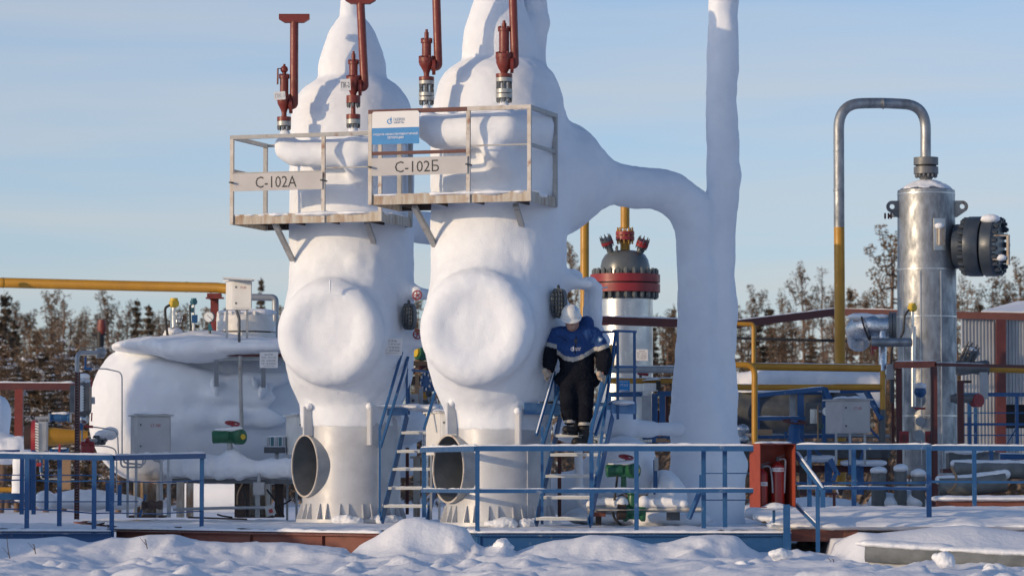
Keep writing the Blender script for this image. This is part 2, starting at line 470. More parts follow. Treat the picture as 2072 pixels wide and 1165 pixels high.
# ------------------------------------------------------------------ ground: one snow sheet out to the horizon
def interp(tab, x):
    if x <= tab[0][0]: return tab[0][1]
    for (a, va), (b, vb) in zip(tab, tab[1:]):
        if x <= b:
            t = (x - a) / (b - a); return va + (vb - va) * t
    return tab[-1][1]
RIDGE_PX = [(-200, 1085), (0, 1090), (60, 1089), (130, 1084), (185, 1097), (228, 1086), (262, 1088), (300, 1081), (360, 1080), (402, 1093), (470, 1097), (570, 1096), (640, 1102), (700, 1108),
  (713, 1124), (724, 1104), (742, 1094), (760, 1085), (780, 1071), (816, 1049), (845, 1045), (869, 1051), (893, 1056), (917, 1060), (945, 1068), (963, 1098), (980, 1106), (996, 1104), (1004, 1098),
  (1018, 1089), (1031, 1100), (1040, 1118), (1050, 1114), (1076, 1103), (1122, 1092), (1158, 1089), (1190, 1081), (1238, 1082), (1267, 1086), (1297, 1095), (1326, 1101), (1356, 1095), (1400, 1083),
  (1445, 1080), (1489, 1082), (1510, 1103), (1540, 1120), (1554, 1116), (1571, 1124), (1590, 1115), (1615, 1109), (1628, 1118), (1640, 1114), (1660, 1123), (1701, 1126), (1720, 1098), (1738, 1076), (1780, 1079),
  (1830, 1074), (1900, 1066), (1960, 1062), (2010, 1068), (2072, 1075), (2300, 1080)]
YR = 37.6
RIDGE = [((px - CX) * u(YR), EYE - (py - HZ) * u(YR)) for px, py in RIDGE_PX]
MOUND = (( 720 - CX) * u(YR), (960 - CX) * u(YR))
def ground_z(x, y):
    base = .21 + .035 * noise.noise(Vector((x * .35, y * .35, 4)))
    if x < -8.5 and 32.2 < y < 41:                                                     # unseen snow bank, added out of frame to shade the foreground
        t = max(0, 1 - abs(x + 12) / 2.4) * min(1, (y - 32.2) / 1.5, (41 - y) / 1.5)
        return base + 2.5 * min(1, t * 1.5) * (.8 + .35 * noise.noise(Vector((x * .3, y * .55, 6))))
    if y < 26: return base + .03 * noise.noise(Vector((x, y, 1)))
    k = min(1, (y - 26) / 3)
    wx, wy = x + .5 * noise.noise(Vector((x * .7, y * .7, 11))), y + .6 * noise.noise(Vector((x * .6, y * .6, 17)))
    b = fnoise((wx * .42, wy * .30, 0), 1.0, 3) * .16
    rg = 1 - abs(noise.noise(Vector((wx * .9, wy * .75, 23)))) * 2.2; b += .07 * max(0, rg) ** 1.5 - .03
    pm = max(0, min(1, .55 + 1.6 * noise.noise(Vector((x * .45, y * .3, 31)))))
    b += .05 * max(0, noise.noise(Vector((wx * 2.2, wy * 1.8, 7)))) * (.3 + pm) + pm * 1.5 * max(0, noise.noise(Vector((x * 3.4, y * 3.0, 9))) - .22) * .13 + .02 * fnoise((x, y, 3), 6.5, 3)
    z = base + b * k * (1 if y < 39 else .5)
    if y > 44: return base - .02 + .02 * b
    r = interp(RIDGE, x)
    if x > (1701 - CX) * u(YR):                                                     # banked ground beside the pipes
        far = .41 + .03 * b
        t = max(0, min(1, (y - 36.0) / 1.4)); t = t * t * (3 - 2 * t)
        rr = r if y <= 38 else r + (far - r) * min(1, (y - 38) / 1.2)
        return (z - .05) * (1 - t) + rr * t + .02 * b
    front = .38 if MOUND[0] < x < MOUND[1] else .75
    d = (y - YR) / (front if y < YR else .75)
    wgt = math.exp(-abs(d) ** 2.6 * 1.3)
    lump = .045 * noise.noise(Vector((x * 5.5, y * 4.5, 2))) + .03 * noise.noise(Vector((x * 12, y * 10, 5)))
    z2 = z * (1 - wgt) + max(r, z * .6) * wgt + lump * (wgt * (1 - wgt) * 2.6 + .12)
    return z2 if y < 39.2 else z2 * max(0, 1 - (y - 39.2) / 1.2) + (base - .1) * min(1, (y - 39.2) / 1.2)
def spaced(lo, hi, step, grow, far):
    xs = []; x = lo
    while x <= hi: xs.append(x); x += step
    a, s = lo, step
    while a > -far: s *= grow; a -= s; xs.insert(0, a)
    b, s = xs[-1], step
    while b < far: s *= grow; b += s; xs.append(b)
    return xs
gx = spaced(-6.6, 7.4, .05, 1.35, 3000)
gy = [-3000, -1500, -600, -200, -60, -20, -5, 5, 12, 18, 22, 25]
yy = 26.0
while yy < 41: gy.append(yy); yy += .075 if yy > 29 else .2
s_ = .2
while yy < 3000: gy.append(yy); yy += s_; s_ *= 1.25
gv = [(x, y, ground_z(x, y)) for y in gy for x in gx]
nx_ = len(gx)
gf = [(j * nx_ + i, j * nx_ + i + 1, (j + 1) * nx_ + i + 1, (j + 1) * nx_ + i) for j in range(len(gy) - 1) for i in range(nx_ - 1)]
g = MB(); g.v, g.f, g.m = [Vector(v) for v in gv], gf, [0] * len(gf)
struct(g.build('snow_ground', M_GROUND, ang=180), 'trampled and drifted snow in front of the steel decks')

# ------------------------------------------------------------------ steel decks under the vessels
DZ = .47
def deck(name, label, poly, front_segments, mat, beam_h, snow_seed):
    t = thing(name, label, 'deck', (poly[0][0], poly[0][1], 0))
    MB().prism(poly, Matrix.Translation((0, 0, DZ - .02)), .02).build('deck_plate', mat, t)
    for a, b in front_segments:
        a, b = Vector((*a, DZ - .022)), Vector((*b, DZ - .022))
        d = (b - a).normalized(); n = d.cross(Z)
        m = MB()                                                                    # a channel: web and two flanges
        m.bar(a - Z * beam_h / 2 - n * .03, b - Z * beam_h / 2 - n * .03, .012, beam_h)
        m.bar(a - Z * .008 + n * .0, b - Z * .008 + n * .0, .06, .012)
        m.bar(a - Z * (beam_h - .006), b - Z * (beam_h - .006), .06, .012)
        m.build('edge_beam', mat, t)
        for k in range(1, int((b - a).length / 1.2) + 1):
            p = a + d * 1.2 * k
            if (p - b).length > .2: MB().box(p - Z * beam_h / 2 - n * .005, (.012, .045, beam_h - .03), frame((0, 0, 0), d, n).to_3x3()).build('stiffener', mat, t)
    xs = [p[0] for p in poly]; ys = [p[1] for p in poly]
    def inside(x, y):
        c = False
        for (x1, y1), (x2, y2) in zip(poly, poly[1:] + poly[:1]):
            if (y1 > y) != (y2 > y) and x < (x2 - x1) * (y - y1) / (y2 - y1) + x1: c = not c
        return c
    st = .09
    nx, ny = int((max(xs) - min(xs)) / st) + 1, int((max(ys) - min(ys)) / st) + 1
    vs, fs = {}, []
    m = MB()
    for j in range(ny):
        for i in range(nx):
            x, y = min(xs) + i * st, min(ys) + j * st
            if inside(x, y) and inside(x + st, y) and inside(x, y + st) and inside(x + st, y + st):
                q = []
                for a, b in ((i, j), (i + 1, j), (i + 1, j + 1), (i, j + 1)):
                    if (a, b) not in vs:
                        X, Y_ = min(xs) + a * st, min(ys) + b * st
                        h = .014 + .03 * max(0, noise.noise(Vector((X * 1.3, Y_ * 1.3, snow_seed)))) + .03 * abs(noise.noise(Vector((X * 4.5, Y_ * 4, snow_seed)))) + .012 * noise.noise(Vector((X * 13, Y_ * 13, 2)))
                        vs[(a, b)] = len(m.v); m.v.append(Vector((X, Y_, DZ + max(.006, h))))
                    q.append(vs[(a, b)])
                m.f.append(tuple(q)); m.m.append(0)
    m.build('snow_cover', M_SNOW, t, ang=180)
    sm = MB()
    for a, b in front_segments:
        snowstrip(sm, Vector((*a, DZ)) , Vector((*b, DZ)), .14, .045, .06)
    sm.build('snow_rim', M_SNOW, t, ang=180)
    return t
def PX(px, Y): return ((px - CX) * u(Y), Y)
redpoly = [PX(234, 41.8), PX(775, 38.7), PX(850, 43.1), PX(850, 47.6), PX(150, 48.0)]
deck('steel_deck', 'rust red steel deck covered in trodden snow below the open-ended stub pipe', redpoly, [(redpoly[0], redpoly[1])], M_REDBEAM, .21, 3)
bluepoly = [PX(966, 39.0), PX(1600, 39.0), PX(1600, 48.5), PX(857, 48.5), PX(857, 43.1)]
deck('steel_deck', 'blue edged steel deck with snow below the worker on the stairs', bluepoly, [(bluepoly[4], bluepoly[0]), (bluepoly[0], bluepoly[1])], M_BLUE, .20, 9)
leftpoly = [PX(-120, 40.2), PX(226, 40.2), PX(232, 41.6), PX(140, 45), PX(-120, 45)]
deck('steel_deck', 'blue edged snowy walkway deck at the end of the rope railing', leftpoly, [(leftpoly[0], leftpoly[1])], M_BLUE, .16, 14)

# ------------------------------------------------------------------ the two ice covered separators
D1 = Vector((.951, -.309, 0)); D2 = Vector((.309, .951, 0))
def pz(py, Y): return EYE + (HZ - py) * u(Y) * (1 + 0)
def lathe_px(mb, px, Y, prof, n=56):
    c = W(px, 600, Y); c.z = 0
    pr = [(r * u(Y), W(px, py, Y).z) for py, r in prof]
    if pr[0][1] > pr[-1][1]: pr = pr[::-1]
    return mb.lathe(pr, c, Z, n)
def tube_px(mb, pts, rs, n=18):
    P = [W(*p) for p in pts]
    rr = [r * u(p[2]) for p, r in zip(pts, rs if isinstance(rs, (list, tuple)) else [rs] * len(pts))]
    return mb.tube(P, rr, n)
def separator(label, ax, Y, prof, extra, drum, skirt_r, skirt_top, base_y, stub, lugs, voxel=.032):
    b = W(ax, base_y, Y); base = thing('separator_vessel', label, 'vessel', (b.x, Y, DZ))
    m = SD(.10); lathe_px(m, ax, Y, prof)
    extra(m)
    # ice covered manhole: a fat rounded drum facing the stairs side
    c, back, r = W(*drum[0]), W(*drum[1]), drum[2] * u(drum[0][2])
    dn = (c - back).normalized()
    m.drum(back - dn * .3, back + (c - back) * .6, r * .98, .15, k=.42)
    m.drum(back - dn * .1, c - dn * .014, r, .21, k=.10)
    xa = dn.cross(Z).normalized(); ya = xa.cross(dn)
    m.tube([c - dn * .15 + (xa * math.cos(2 * math.pi * i / 40) + ya * math.sin(2 * math.pi * i / 40)) * (r - .165) for i in range(41)], .165, k=.12)
    frost('frost_shell', m, M_FROST, base, voxel, 1, .016, 1.7, .006)
    # bare steel skirt
    k = u(Y); zt, zb = W(ax, skirt_top, Y).z, DZ + .075
    r0 = skirt_r * k
    sd = Vector((-.88, -.47, 0)).normalized(); R_ = stub[2] * k
    ex = Vector((b.x, Y, W(ax, stub[1], Y).z))
    mb = MB(); NA, NZ = 220, 80                                                      # skirt shell with the stub's opening cut out
    mb.v = [Vector((b.x + r0 * math.cos(2 * math.pi * i / NA), Y + r0 * math.sin(2 * math.pi * i / NA), zb + (zt - zb) * j / NZ)) for j in range(NZ + 1) for i in range(NA)]
    for j in range(NZ):
        for i in range(NA):
            q = (i + 1) % NA; f = (j * NA + i, j * NA + q, (j + 1) * NA + q, (j + 1) * NA + i)
            d = (mb.v[f[0]] + mb.v[f[2]]) / 2 - ex; h = d.dot(sd)
            if h > 0 and (d - sd * h).length < R_ - .009: continue
            mb.f.append(f); mb.m.append(0)
    mb.build('skirt', M_STEEL, base)
    MB().lathe([(r0 * 1.13, DZ + .03), (r0 * 1.13, DZ + .075)], (b.x, Y, 0), Z, 64).build('base_ring', M_STEEL, base)
    MB().lathe([(r0 * 1.1, DZ - .0), (r0 * 1.1, DZ + .03)], (b.x, Y, 0), Z, 48).build('foundation_ring', M_DARK, base)
    for i in range(14):
        a = 2 * math.pi * i / 14 + .13
        for s in (-.085, .085):
            d = Vector((math.cos(a + s), math.sin(a + s), 0))
            M = frame(Vector((b.x, Y, zb)) + d * (r0 - .004), d, Z)
            MB().prism([(0, 0), (r0 * .125, 0), (r0 * .125, .02), (.02, .2), (0, .2)], M @ Matrix.Translation((0, 0, -.006)), .012).build('gusset', M_STEEL, base)
    MB().bar(W(ax + .55 * skirt_r, skirt_top + 60, Y - r0 * .86), W(ax + .55 * skirt_r, base_y - 12, Y - r0 * .86), .012, .008).build('weld_seam', M_STEEL, base)
    # open stub pipe through the skirt
    sl = (ax - stub[0]) * k / -sd.x
    e = ex + sd * sl
    inn = e - sd * .5
    MB().lathe([(R_, 0), (R_, .5), (R_ - .016, .5), (R_ - .016, 0)], inn, sd, 64, closed=True).build('stub_pipe', M_PIPEGREY, base)
    MB().lathe([(R_ - .0165, .02), (R_ - .0165, .492), (R_ - .019, .492), (R_ - .019, .02)], inn, sd, 64, closed=True).build('stub_inner_wall', M_HOLE, base)
    MB().lathe([(R_ - .0185, .03), (R_ - .0185, .05)], inn, sd, 48).build('stub_plate', M_HOLE, base)
    MB().lathe([(R_ + .002, .488), (R_ + .002, .504), (R_ - .021, .504), (R_ - .021, .488)], inn, sd, 64, closed=True).build('stub_rim', M_CREAMRAIL, base)
    for (lx, ly0, ly1, off) in lugs:
        x = (lx - ax) * k; yy_ = Y - math.sqrt(max(.01, r0 * r0 - x * x)) - .03
        p = W(lx, (ly0 + ly1) / 2, yy_); d = Vector((x, yy_ - Y, 0)).normalized()
        h = (ly1 - ly0) * u(yy_)
        fr = frame(p + d * .02, Z, d)
        MB().prism([(-h / 2, -.05), (h / 2 - .06, -.05), (h / 2, -.03), (h / 2, .12), (-h / 2, .12)], fr @ Matrix.Translation((0, 0, -.012)), .025).build('lug', M_STEEL, base)
        sm_ = MB(); sm_.ball(p + d * .06 + Z * (h / 2), (.05, .08, .05), 10, 6); sm_.build('lug_snow', M_SNOW, base, ang=180)
    return base
M_HOLE = mk('dark_stub_inside', (.13, .14, .15), .85, c2=(.17, .18, .19), nsc=5)  # darker grey for the inner wall and end plate of the stub pipe
YA, YB = 45.4, 42.4
def extraA(m):
    tube_px(m, [(580, 297, 44.5), (600, 311, 44.47), (660, 310, 44.38), (745, 304, 44.3), (790, 300, 44.9)], [20, 27, 28, 28, 30])     # header with the relief valves
    m.ball(W(583, 303, 44.5), .13)
    tube_px(m, [(576, 268, 44.5), (576, 305, 44.5)], [9, 14]); tube_px(m, [(715, 256, 44.25), (715, 300, 44.25)], [9, 15])
    tube_px(m, [(715, 330, 44.3), (735, 352, 44.6)], [20, 30])
    m.ball(W(748, 547, 44.66), (.11, .1, .17)); m.ball(W(720, 535, 44.6), (.1, .08, .1))
    m.box(W(672, 550, 44.75), (.34, .22, .17), k=.12); m.tube([W(690, 540, 45.2), W(674, 612, 44.92)], [.22, .42], k=.3)
    tube_px(m, [(668, 590, 44.1), (668, 566, 44.1)], [4.5, 4.5], 8)
    tube_px(m, [(790, 446, 45.5), (850, 460, 46.0), (905, 466, 46.5)], [30, 32, 32])
    tube_px(m, [(815, 585, 45.1), (846, 593, 44.9), (880, 598, 45.6)], [26, 14, 10]); tube_px(m, [(815, 690, 45.1), (848, 690, 45.0), (866, 694, 45.3)], [26, 14, 9])
profA = [(-70, 23), (10, 24), (34, 25), (46, 34), (62, 46), (85, 55), (105, 62), (130, 69), (150, 70), (158, 70), (166, 80), (178, 97), (195, 109), (215, 119), (240, 124), (280, 126), (400, 126), (600, 126), (745, 126), (778, 121), (800, 111), (820, 102), (845, 101), (866, 100.5)]
sepA = separator('ice encased separator vessel with rounded manhole, behind the C-102A platform', 711, YA, profA, extraA,
    ((664, 673, 44.25), (690, 676, 45.1), 106), 99, 840, 1052, (619, 942, 63), [(632, 822, 880, 0), (745, 822, 900, 0)])
def extraB(m):
    tube_px(m, [(870, 258, 41.62), (895, 268, 41.58), (950, 264, 41.45), (1025, 260, 41.32), (1080, 258, 41.8)], [26, 35, 37, 36, 40])
    m.ball(W(880, 262, 41.6), .16)
    tube_px(m, [(863, 214, 41.6), (864, 252, 41.6)], [8, 11]); tube_px(m, [(1020, 206, 41.32), (1020, 250, 41.32)], [9, 16])
    tube_px(m, [(1000, 300, 41.3), (1015, 330, 41.6)], [26, 34])
    tube_px(m, [(1074, -70, 42.7), (1078, -10, 42.7), (1086, 30, 42.65), (1088, 60, 42.6), (1082, 100, 42.6), (1076, 160, 42.5)], [20, 22, 22, 21, 22, 30])
    m.ball(W(1090, 45, 42.6), (.12, .12, .12)); m.ball(W(1086, 5, 42.6), (.11, .12, .1))
    m.ball(W(1062, 515, 41.75), (.16, .14, .2)); m.tube([W(1000, 525, 42.2), W(975, 600, 41.95)], [.25, .47], k=.3)
    # conical branch into the transfer pipe
    k_ = u(43)
    m.spool(W(1030, 349, 42.5), W(1345, 383, 43.75), [(x_, r_ * k_) for x_, r_ in ((0, 120), (.25, 117), (.37, 112), (.43, 100), (.49, 83), (.55, 66), (.61, 52), (.67, 44), (.75, 40), (1, 40))], k=.2)
    m.ball(W(1160, 560, 42.6), (.12, .12, .1)); tube_px(m, [(1120, 565, 42.3), (1170, 572, 42.2), (1195, 575, 42.1)], [26, 12, 8]); tube_px(m, [(1140, 640, 42.4), (1165, 655, 42.3)], [24, 10])
profB = [(-70, 42), (0, 50), (30, 60), (60, 70), (95, 75), (122, 75), (132, 92), (148, 110), (170, 122), (200, 131), (235, 136), (290, 137.5), (400, 137.5), (600, 138), (740, 137), (780, 131), (810, 121), (830, 111), (850, 107.5), (872, 107)]
sepB = separator('ice encased separator vessel with big frosted manhole, behind the C-102Б platform', 1009, YB, profB, extraB,
    ((959, 662, 41.25), (987, 668, 42.1), 114), 106, 845, 1066, (908, 948, 69), [(923, 815, 878, 0), (1045, 832, 900, 0)])
for s in (sepA, sepB):
    c = s.location
    for a0, n_ in ((-1.75, 4), (-1.05, 6)):
        m = SD(.07)
        for k in range(n_):
            a = a0 + k * .11 + rnd.uniform(-.04, .04); r_ = .70 + rnd.uniform(-.03, .05)
            m.ball((c.x + math.cos(a) * r_, c.y + math.sin(a) * r_, DZ + .06), (rnd.uniform(.06, .1), rnd.uniform(.05, .09), rnd.uniform(.03, .075)))
        frost('snow_pile', m, M_SNOW, s, .014, 1, .03, 6, .008)

# ------------------------------------------------------------------ frosted transfer pipe: elbow and tall riser
tp = thing('frosted_pipe', 'thick ice covered riser pipe with a side elbow, behind the fire extinguisher box', 'pipe', (W(1440, 1060, 44).x, 44, DZ))
m = SD(.12)
tube_px(m, [(1262, 382, 43.4), (1330, 383, 43.7), (1362, 392, 43.85), (1392, 418, 43.95), (1404, 460, 44), (1406, 520, 44), (1410, 580, 44), (1411, 660, 44), (1409, 740, 44), (1412, 800, 44), (1415, 850, 44), (1422, 920, 44), (1426, 960, 44), (1428, 1060, 44)],
        [39, 42, 44, 44, 40, 37, 39, 40, 43, 54, 62, 66, 74, 80], 32)
tube_px(m, [(1464, -70, 44.15), (1463, 60, 44.15), (1463, 130, 44.15), (1459, 200, 44.15), (1463, 305, 44.15), (1462, 400, 44.15), (1458, 480, 44.15), (1456, 550, 44.15), (1462, 640, 44.15), (1454, 720, 44.15), (1461, 790, 44.15), (1455, 860, 44.15), (1460, 915, 44.15), (1456, 955, 44.15), (1450, 1005, 44.15), (1440, 1060, 44.15)],
        [30, 31, 33, 31, 34, 33, 30, 31, 33, 32, 34, 34, 42, 50, 52, 44], 28)
m.ball(W(1480, 940, 44.1), (.19, .2, .16)); m.ball(W(1470, 355, 44.1), .16)
frost('frost_shell', m, M_FROST, tp, .03, 2, .02, 2.4, .004)
tag(frost('snow_heap', (lambda q: (q.ball(W(1348, 1015, 43.2), (.24, .3, .40)), q.ball(W(1325, 1040, 42.9), (.3, .4, .2)), q.ball(W(1400, 1052, 42.6), (.3, .25, .08)), q.ball(W(1220, 1045, 43), (.5, .4, .12)), q)[-1])(SD(.15)), M_SNOW, None, .03, 2, .05, 2.5, .01),
    'snow heap drifted against the foot of the ice covered riser pipe', 'snow heap')

# ------------------------------------------------------------------ access platforms hung on the separators
def platform(label, FL, FR, zb, zt, depth, tmid, sign_rail_y, thin_y, redrails, braces, Yref, left_side):
    d1 = (FR - FL); d1.z = 0; w = d1.length; d1.normalize(); d2 = Vector((-d1.y, d1.x, 0))
    o = Vector((FL.x, FL.y, 0))
    t = thing('access_platform', label, 'platform', (o.x, o.y, zb))
    def P(a, b, z): return o + d1 * a + d2 * b + Z * z
    bh = .125
    for nm, a, b in (('front', P(-.02, 0, 0), P(w + .02, 0, 0)), ('side', P(0, .012, 0), P(0, depth, 0)), ('side', P(w, .012, 0), P(w, depth, 0))):
        up = Z * (zb + bh / 2)
        MB().bar(a + up, b + up, .02, bh).build('edge_beam', M_STAINED, t)
    for k in range(4):
        a = w * (k + .5) / 4
        MB().bar(P(a, .015, zb + .05), P(a, depth, zb + .05), .02, .07).build('joist', M_DARK, t)
    MB().bar(P(.01, depth, zb + .06), P(w - .01, depth, zb + .06), .02, .11).build('back_beam', M_DARK, t)
    m = MB()                                                                        # bar grating
    n = int(w / .035)
    for i in range(1, n): m.bar(P(w * i / n, .015, zb + .095), P(w * i / n, depth - .015, zb + .095), .006, .03)
    for j in range(1, 12): m.bar(P(.012, depth * j / 12, zb + .1), P(w - .012, depth * j / 12, zb + .1), .006, .02)
    m.build('grating', M_DARK, t)
    m = SD(.03)
    for i in range(int(w / .07)):
        m.ball(P(.05 + i * .07, rnd.uniform(.02, .1), zb + bh - .01), (.045, .05, rnd.uniform(.008, .022)), 8, 5)
    for i in range(40):
        m.ball(P(rnd.uniform(w * .5, w - .05), rnd.uniform(.05, depth * .9), zb + bh - .01), (rnd.uniform(.06, .14), .12, rnd.uniform(.01, .05)), 8, 5)
    frost('snow_cover', m, M_SNOW, t, .016, 1, .01, 6)
    hr = .05
    def post(a, b, mat=M_CREAMRAIL, s=.045): MB().bar(P(a, b, zb + (0 if b < .1 else .01)), P(a, b, zt - hr * .5), s, s, up=d2).build('post', mat, t)
    post(0, -.012); post(w * tmid, -.012); post(w, -.012); post(w, depth - .03, M_RAILGREY, .05); post(0.0, depth - .03, M_RAILGREY, .05)
    def rail(nm, A, B, mat, h=hr, ww=.045):
        MB().bar(A, B, ww, h).build(nm, mat, t)
    rail('top_rail', P(-.022, -.012, zt), P(w * tmid - .01, -.012, zt), M_MAROON if redrails else M_RAILGREY)
    rail('top_rail', P(w * tmid - .01, -.012, zt + .002), P(w + .024, -.012, zt + .002), M_CREAMRAIL if redrails else M_RAILGREY)
    rail('top_rail', P(w, .014, zt), P(w, depth, zt), M_RAILGREY)
    rail('top_rail', P(0, .014, zt), P(0, depth, zt), M_RAILGREY)
    rail('top_rail', P(w - .02, depth, zt - .001), P(w * .55, depth, zt - .001), M_RAILGREY, .035, .03)
    rail('top_rail', P(.02, depth, zt - .001), P(w * .24, depth, zt - .001), M_RAILGREY, .035, .03)
    z1 = W(CX, sign_rail_y, Yref).z
    rail('mid_rail', P(.02, -.012, z1), P(w * tmid - .02, -.012, z1), M_MAROON if redrails else M_RAILGREY, .04, .035)
    z2 = W(CX, thin_y, Yref).z
    rail('mid_rail', P(w * tmid + .02, -.012, z2), P(w - .02, -.012, z2), M_RAILGREY, .018, .018)
    rail('mid_rail', P(w, .02, z2), P(w, depth - .05, z2), M_RAILGREY, .04, .03)
    if left_side: rail('mid_rail', P(0, .02, z2), P(0, depth - .05, z2), M_RAILGREY, .035, .03)
    for a, b in braces:
        MB().bar(W(*a), W(*b), .065, .05).build('brace', M_RAILGREY, t)
    m = MB()
    snowstrip(m, P(w * tmid, -.012, zt + hr / 2), P(w, -.012, zt + hr / 2), .035, .012, .06, .3); snowstrip(m, P(w, 0, zt + hr / 2), P(w, depth, zt + hr / 2), .035, .012, .06, .3)
    m.build('rail_snow', M_SNOW, t, ang=180)
    return P, w, d1, d2
FLb, FRb = W(750, 408, 41.45), W(1072, 405, 40.85)
Pb, wb, d1b, d2b = platform('steel platform with snowy floor and red rails bearing the C-102Б plate', FLb, FRb, 4.352, 5.47, 1.08, .62, 306, 296, True,
    [((838, 418, 41.5), (880, 497, 42.1)), ((1043, 415, 41.2), (1066, 490, 42.0))], 41.1, False)
FLa, FRa = W(470, 443, 44.45), W(770, 446, 43.85)
Pa, wa, d1a, d2a = platform('grey steel platform with weathered rails bearing the C-102A plate', FLa, FRa, 4.33, 5.455, 1.2, .62, 350, 342, False,
    [((556, 452, 44.4), (592, 526, 45.0)), ((742, 450, 44.2), (768, 524, 45.05))], 44.2, True)
def plate_sign(name, label, P, w, a0, a1, y0, y1, Yref, d1, mats, group=None):
    z0, z1 = W(CX, y1, Yref).z, W(CX, y0, Yref).z
    c = P((a0 + a1) / 2, -.046, 0); c.z = (z0 + z1) / 2
    o = thing(name, label, 'sign', c, group)
    M = frame(c, d1, Z)
    return o, M, (a1 - a0), (z1 - z0)
# long name plates
for lab, body, P, w, d1, y0, y1, Yr, xx in (('long grey plate lettered C-102Б on the red railed platform', 'C-102Б', Pb, wb, d1b, 317, 353, 41.15, .62), ('long grey plate lettered C-102A on the weathered grey railing', 'C-102A', Pa, wa, d1a, 350, 385, 44.2, .62)):
    o, M, ww, hh = plate_sign('name_plate', lab, P, w, .03, w * xx, y0, y1, Yr, d1, None)
    MB().prism([(-ww / 2, -hh / 2), (ww / 2, -hh / 2), (ww / 2, hh / 2), (-ww / 2, hh / 2)], M, .008).build('plate', M_SIGN, o)
    text(body, M @ Matrix.Translation((-.03 if 'Б' in body else -.02, -.002, .0085)), hh * .66, M_INK, o, ww * .46)
    for s in (-1, 1):
        MB().box(M @ Vector((s * (ww / 2 + .012), 0, -.005)), (.025, .02, hh * .9), M.to_3x3()).build('bracket', M_DARKSTEEL, o)
# company board: white above, blue below
o, M, ww, hh = plate_sign('company_board', 'white and blue board with company flame logo and white lettering at the platform corner', Pb, wb, .035, wb * .316, 226, 292.5, 41.35, d1b, None)
MB().prism([(-ww / 2, -hh / 2), (ww / 2, -hh / 2), (ww / 2, hh / 2 - .02), (ww / 2 - .02, hh / 2), (-ww / 2 + .02, hh / 2), (-ww / 2, hh / 2 - .02)], M, .008).build('board', M_SIGNW, o)
MB().prism([(-ww / 2, -hh / 2), (ww / 2, -hh / 2), (ww / 2, 0), (-ww / 2, 0)], M @ Matrix.Translation((0, 0, .0085)), .001).build('blue_field', M_SIGNB, o)
T = Matrix.Translation
text('МОДУЛЬ НИЗКОТЕМПЕРАТУРНОЙ', M @ T((0, -hh * .195, .0105)), hh * .085, M_INKW, o, ww * .94, bold=.012)
text('СЕПАРАЦИИ', M @ T((0, -hh * .305, .0105)), hh * .085, M_INKW, o, ww * .34, bold=.012)
def flame_logo(M, s, mat, parent, nm='logo'):
    m = MB()                                                                        # a ring open to the right with a crossbar, and a flame above
    N = 20
    for i in range(N):
        a0, a1 = R(75 + 270 * i / N), R(75 + 270 * (i + 1) / N)
        w0 = s * (.13 + .14 * math.sin(math.pi * i / N)); w1 = s * (.13 + .14 * math.sin(math.pi * (i + 1) / N))
        q = [(s * math.cos(a0), s * math.sin(a0)), (s * math.cos(a1), s * math.sin(a1)), ((s - w1 * 1.6) * math.cos(a1), (s - w1 * 1.6) * math.sin(a1)), ((s - w0 * 1.6) * math.cos(a0), (s - w0 * 1.6) * math.sin(a0))]
        m.add([M @ Vector((x, y, .001)) for x, y in q], [(0, 1, 2, 3)])
    m.add([M @ Vector((x * s, y * s, .001)) for x, y in ((.1, 0), (.98, 0), (.98, -.22), (.1, -.22))], [(0, 1, 2, 3)])
    m.add([M @ Vector((x * s, y * s, .0012)) for x, y in ((.1, .25), (.5, .1), (.85, .45), (.75, 1.0), (.55, 1.75), (.35, 1.15), (.12, .75))], [(0, 1, 2, 3, 4, 5, 6)])
    return m.build(nm, mat, parent, flat=True)
flame_logo(M @ T((-ww * .125, hh * .19, .009)), hh * .085, M_SIGNB, o)
text('ГАЗПРОМ', M @ T((ww * .075, hh * .245, .0095)), hh * .095, M_INKB, o, ww * .23)
text('НЕФТЬ', M @ T((ww * .075, hh * .15, .0095)), hh * .06, M_INKB, o, ww * .21, bold=.02)

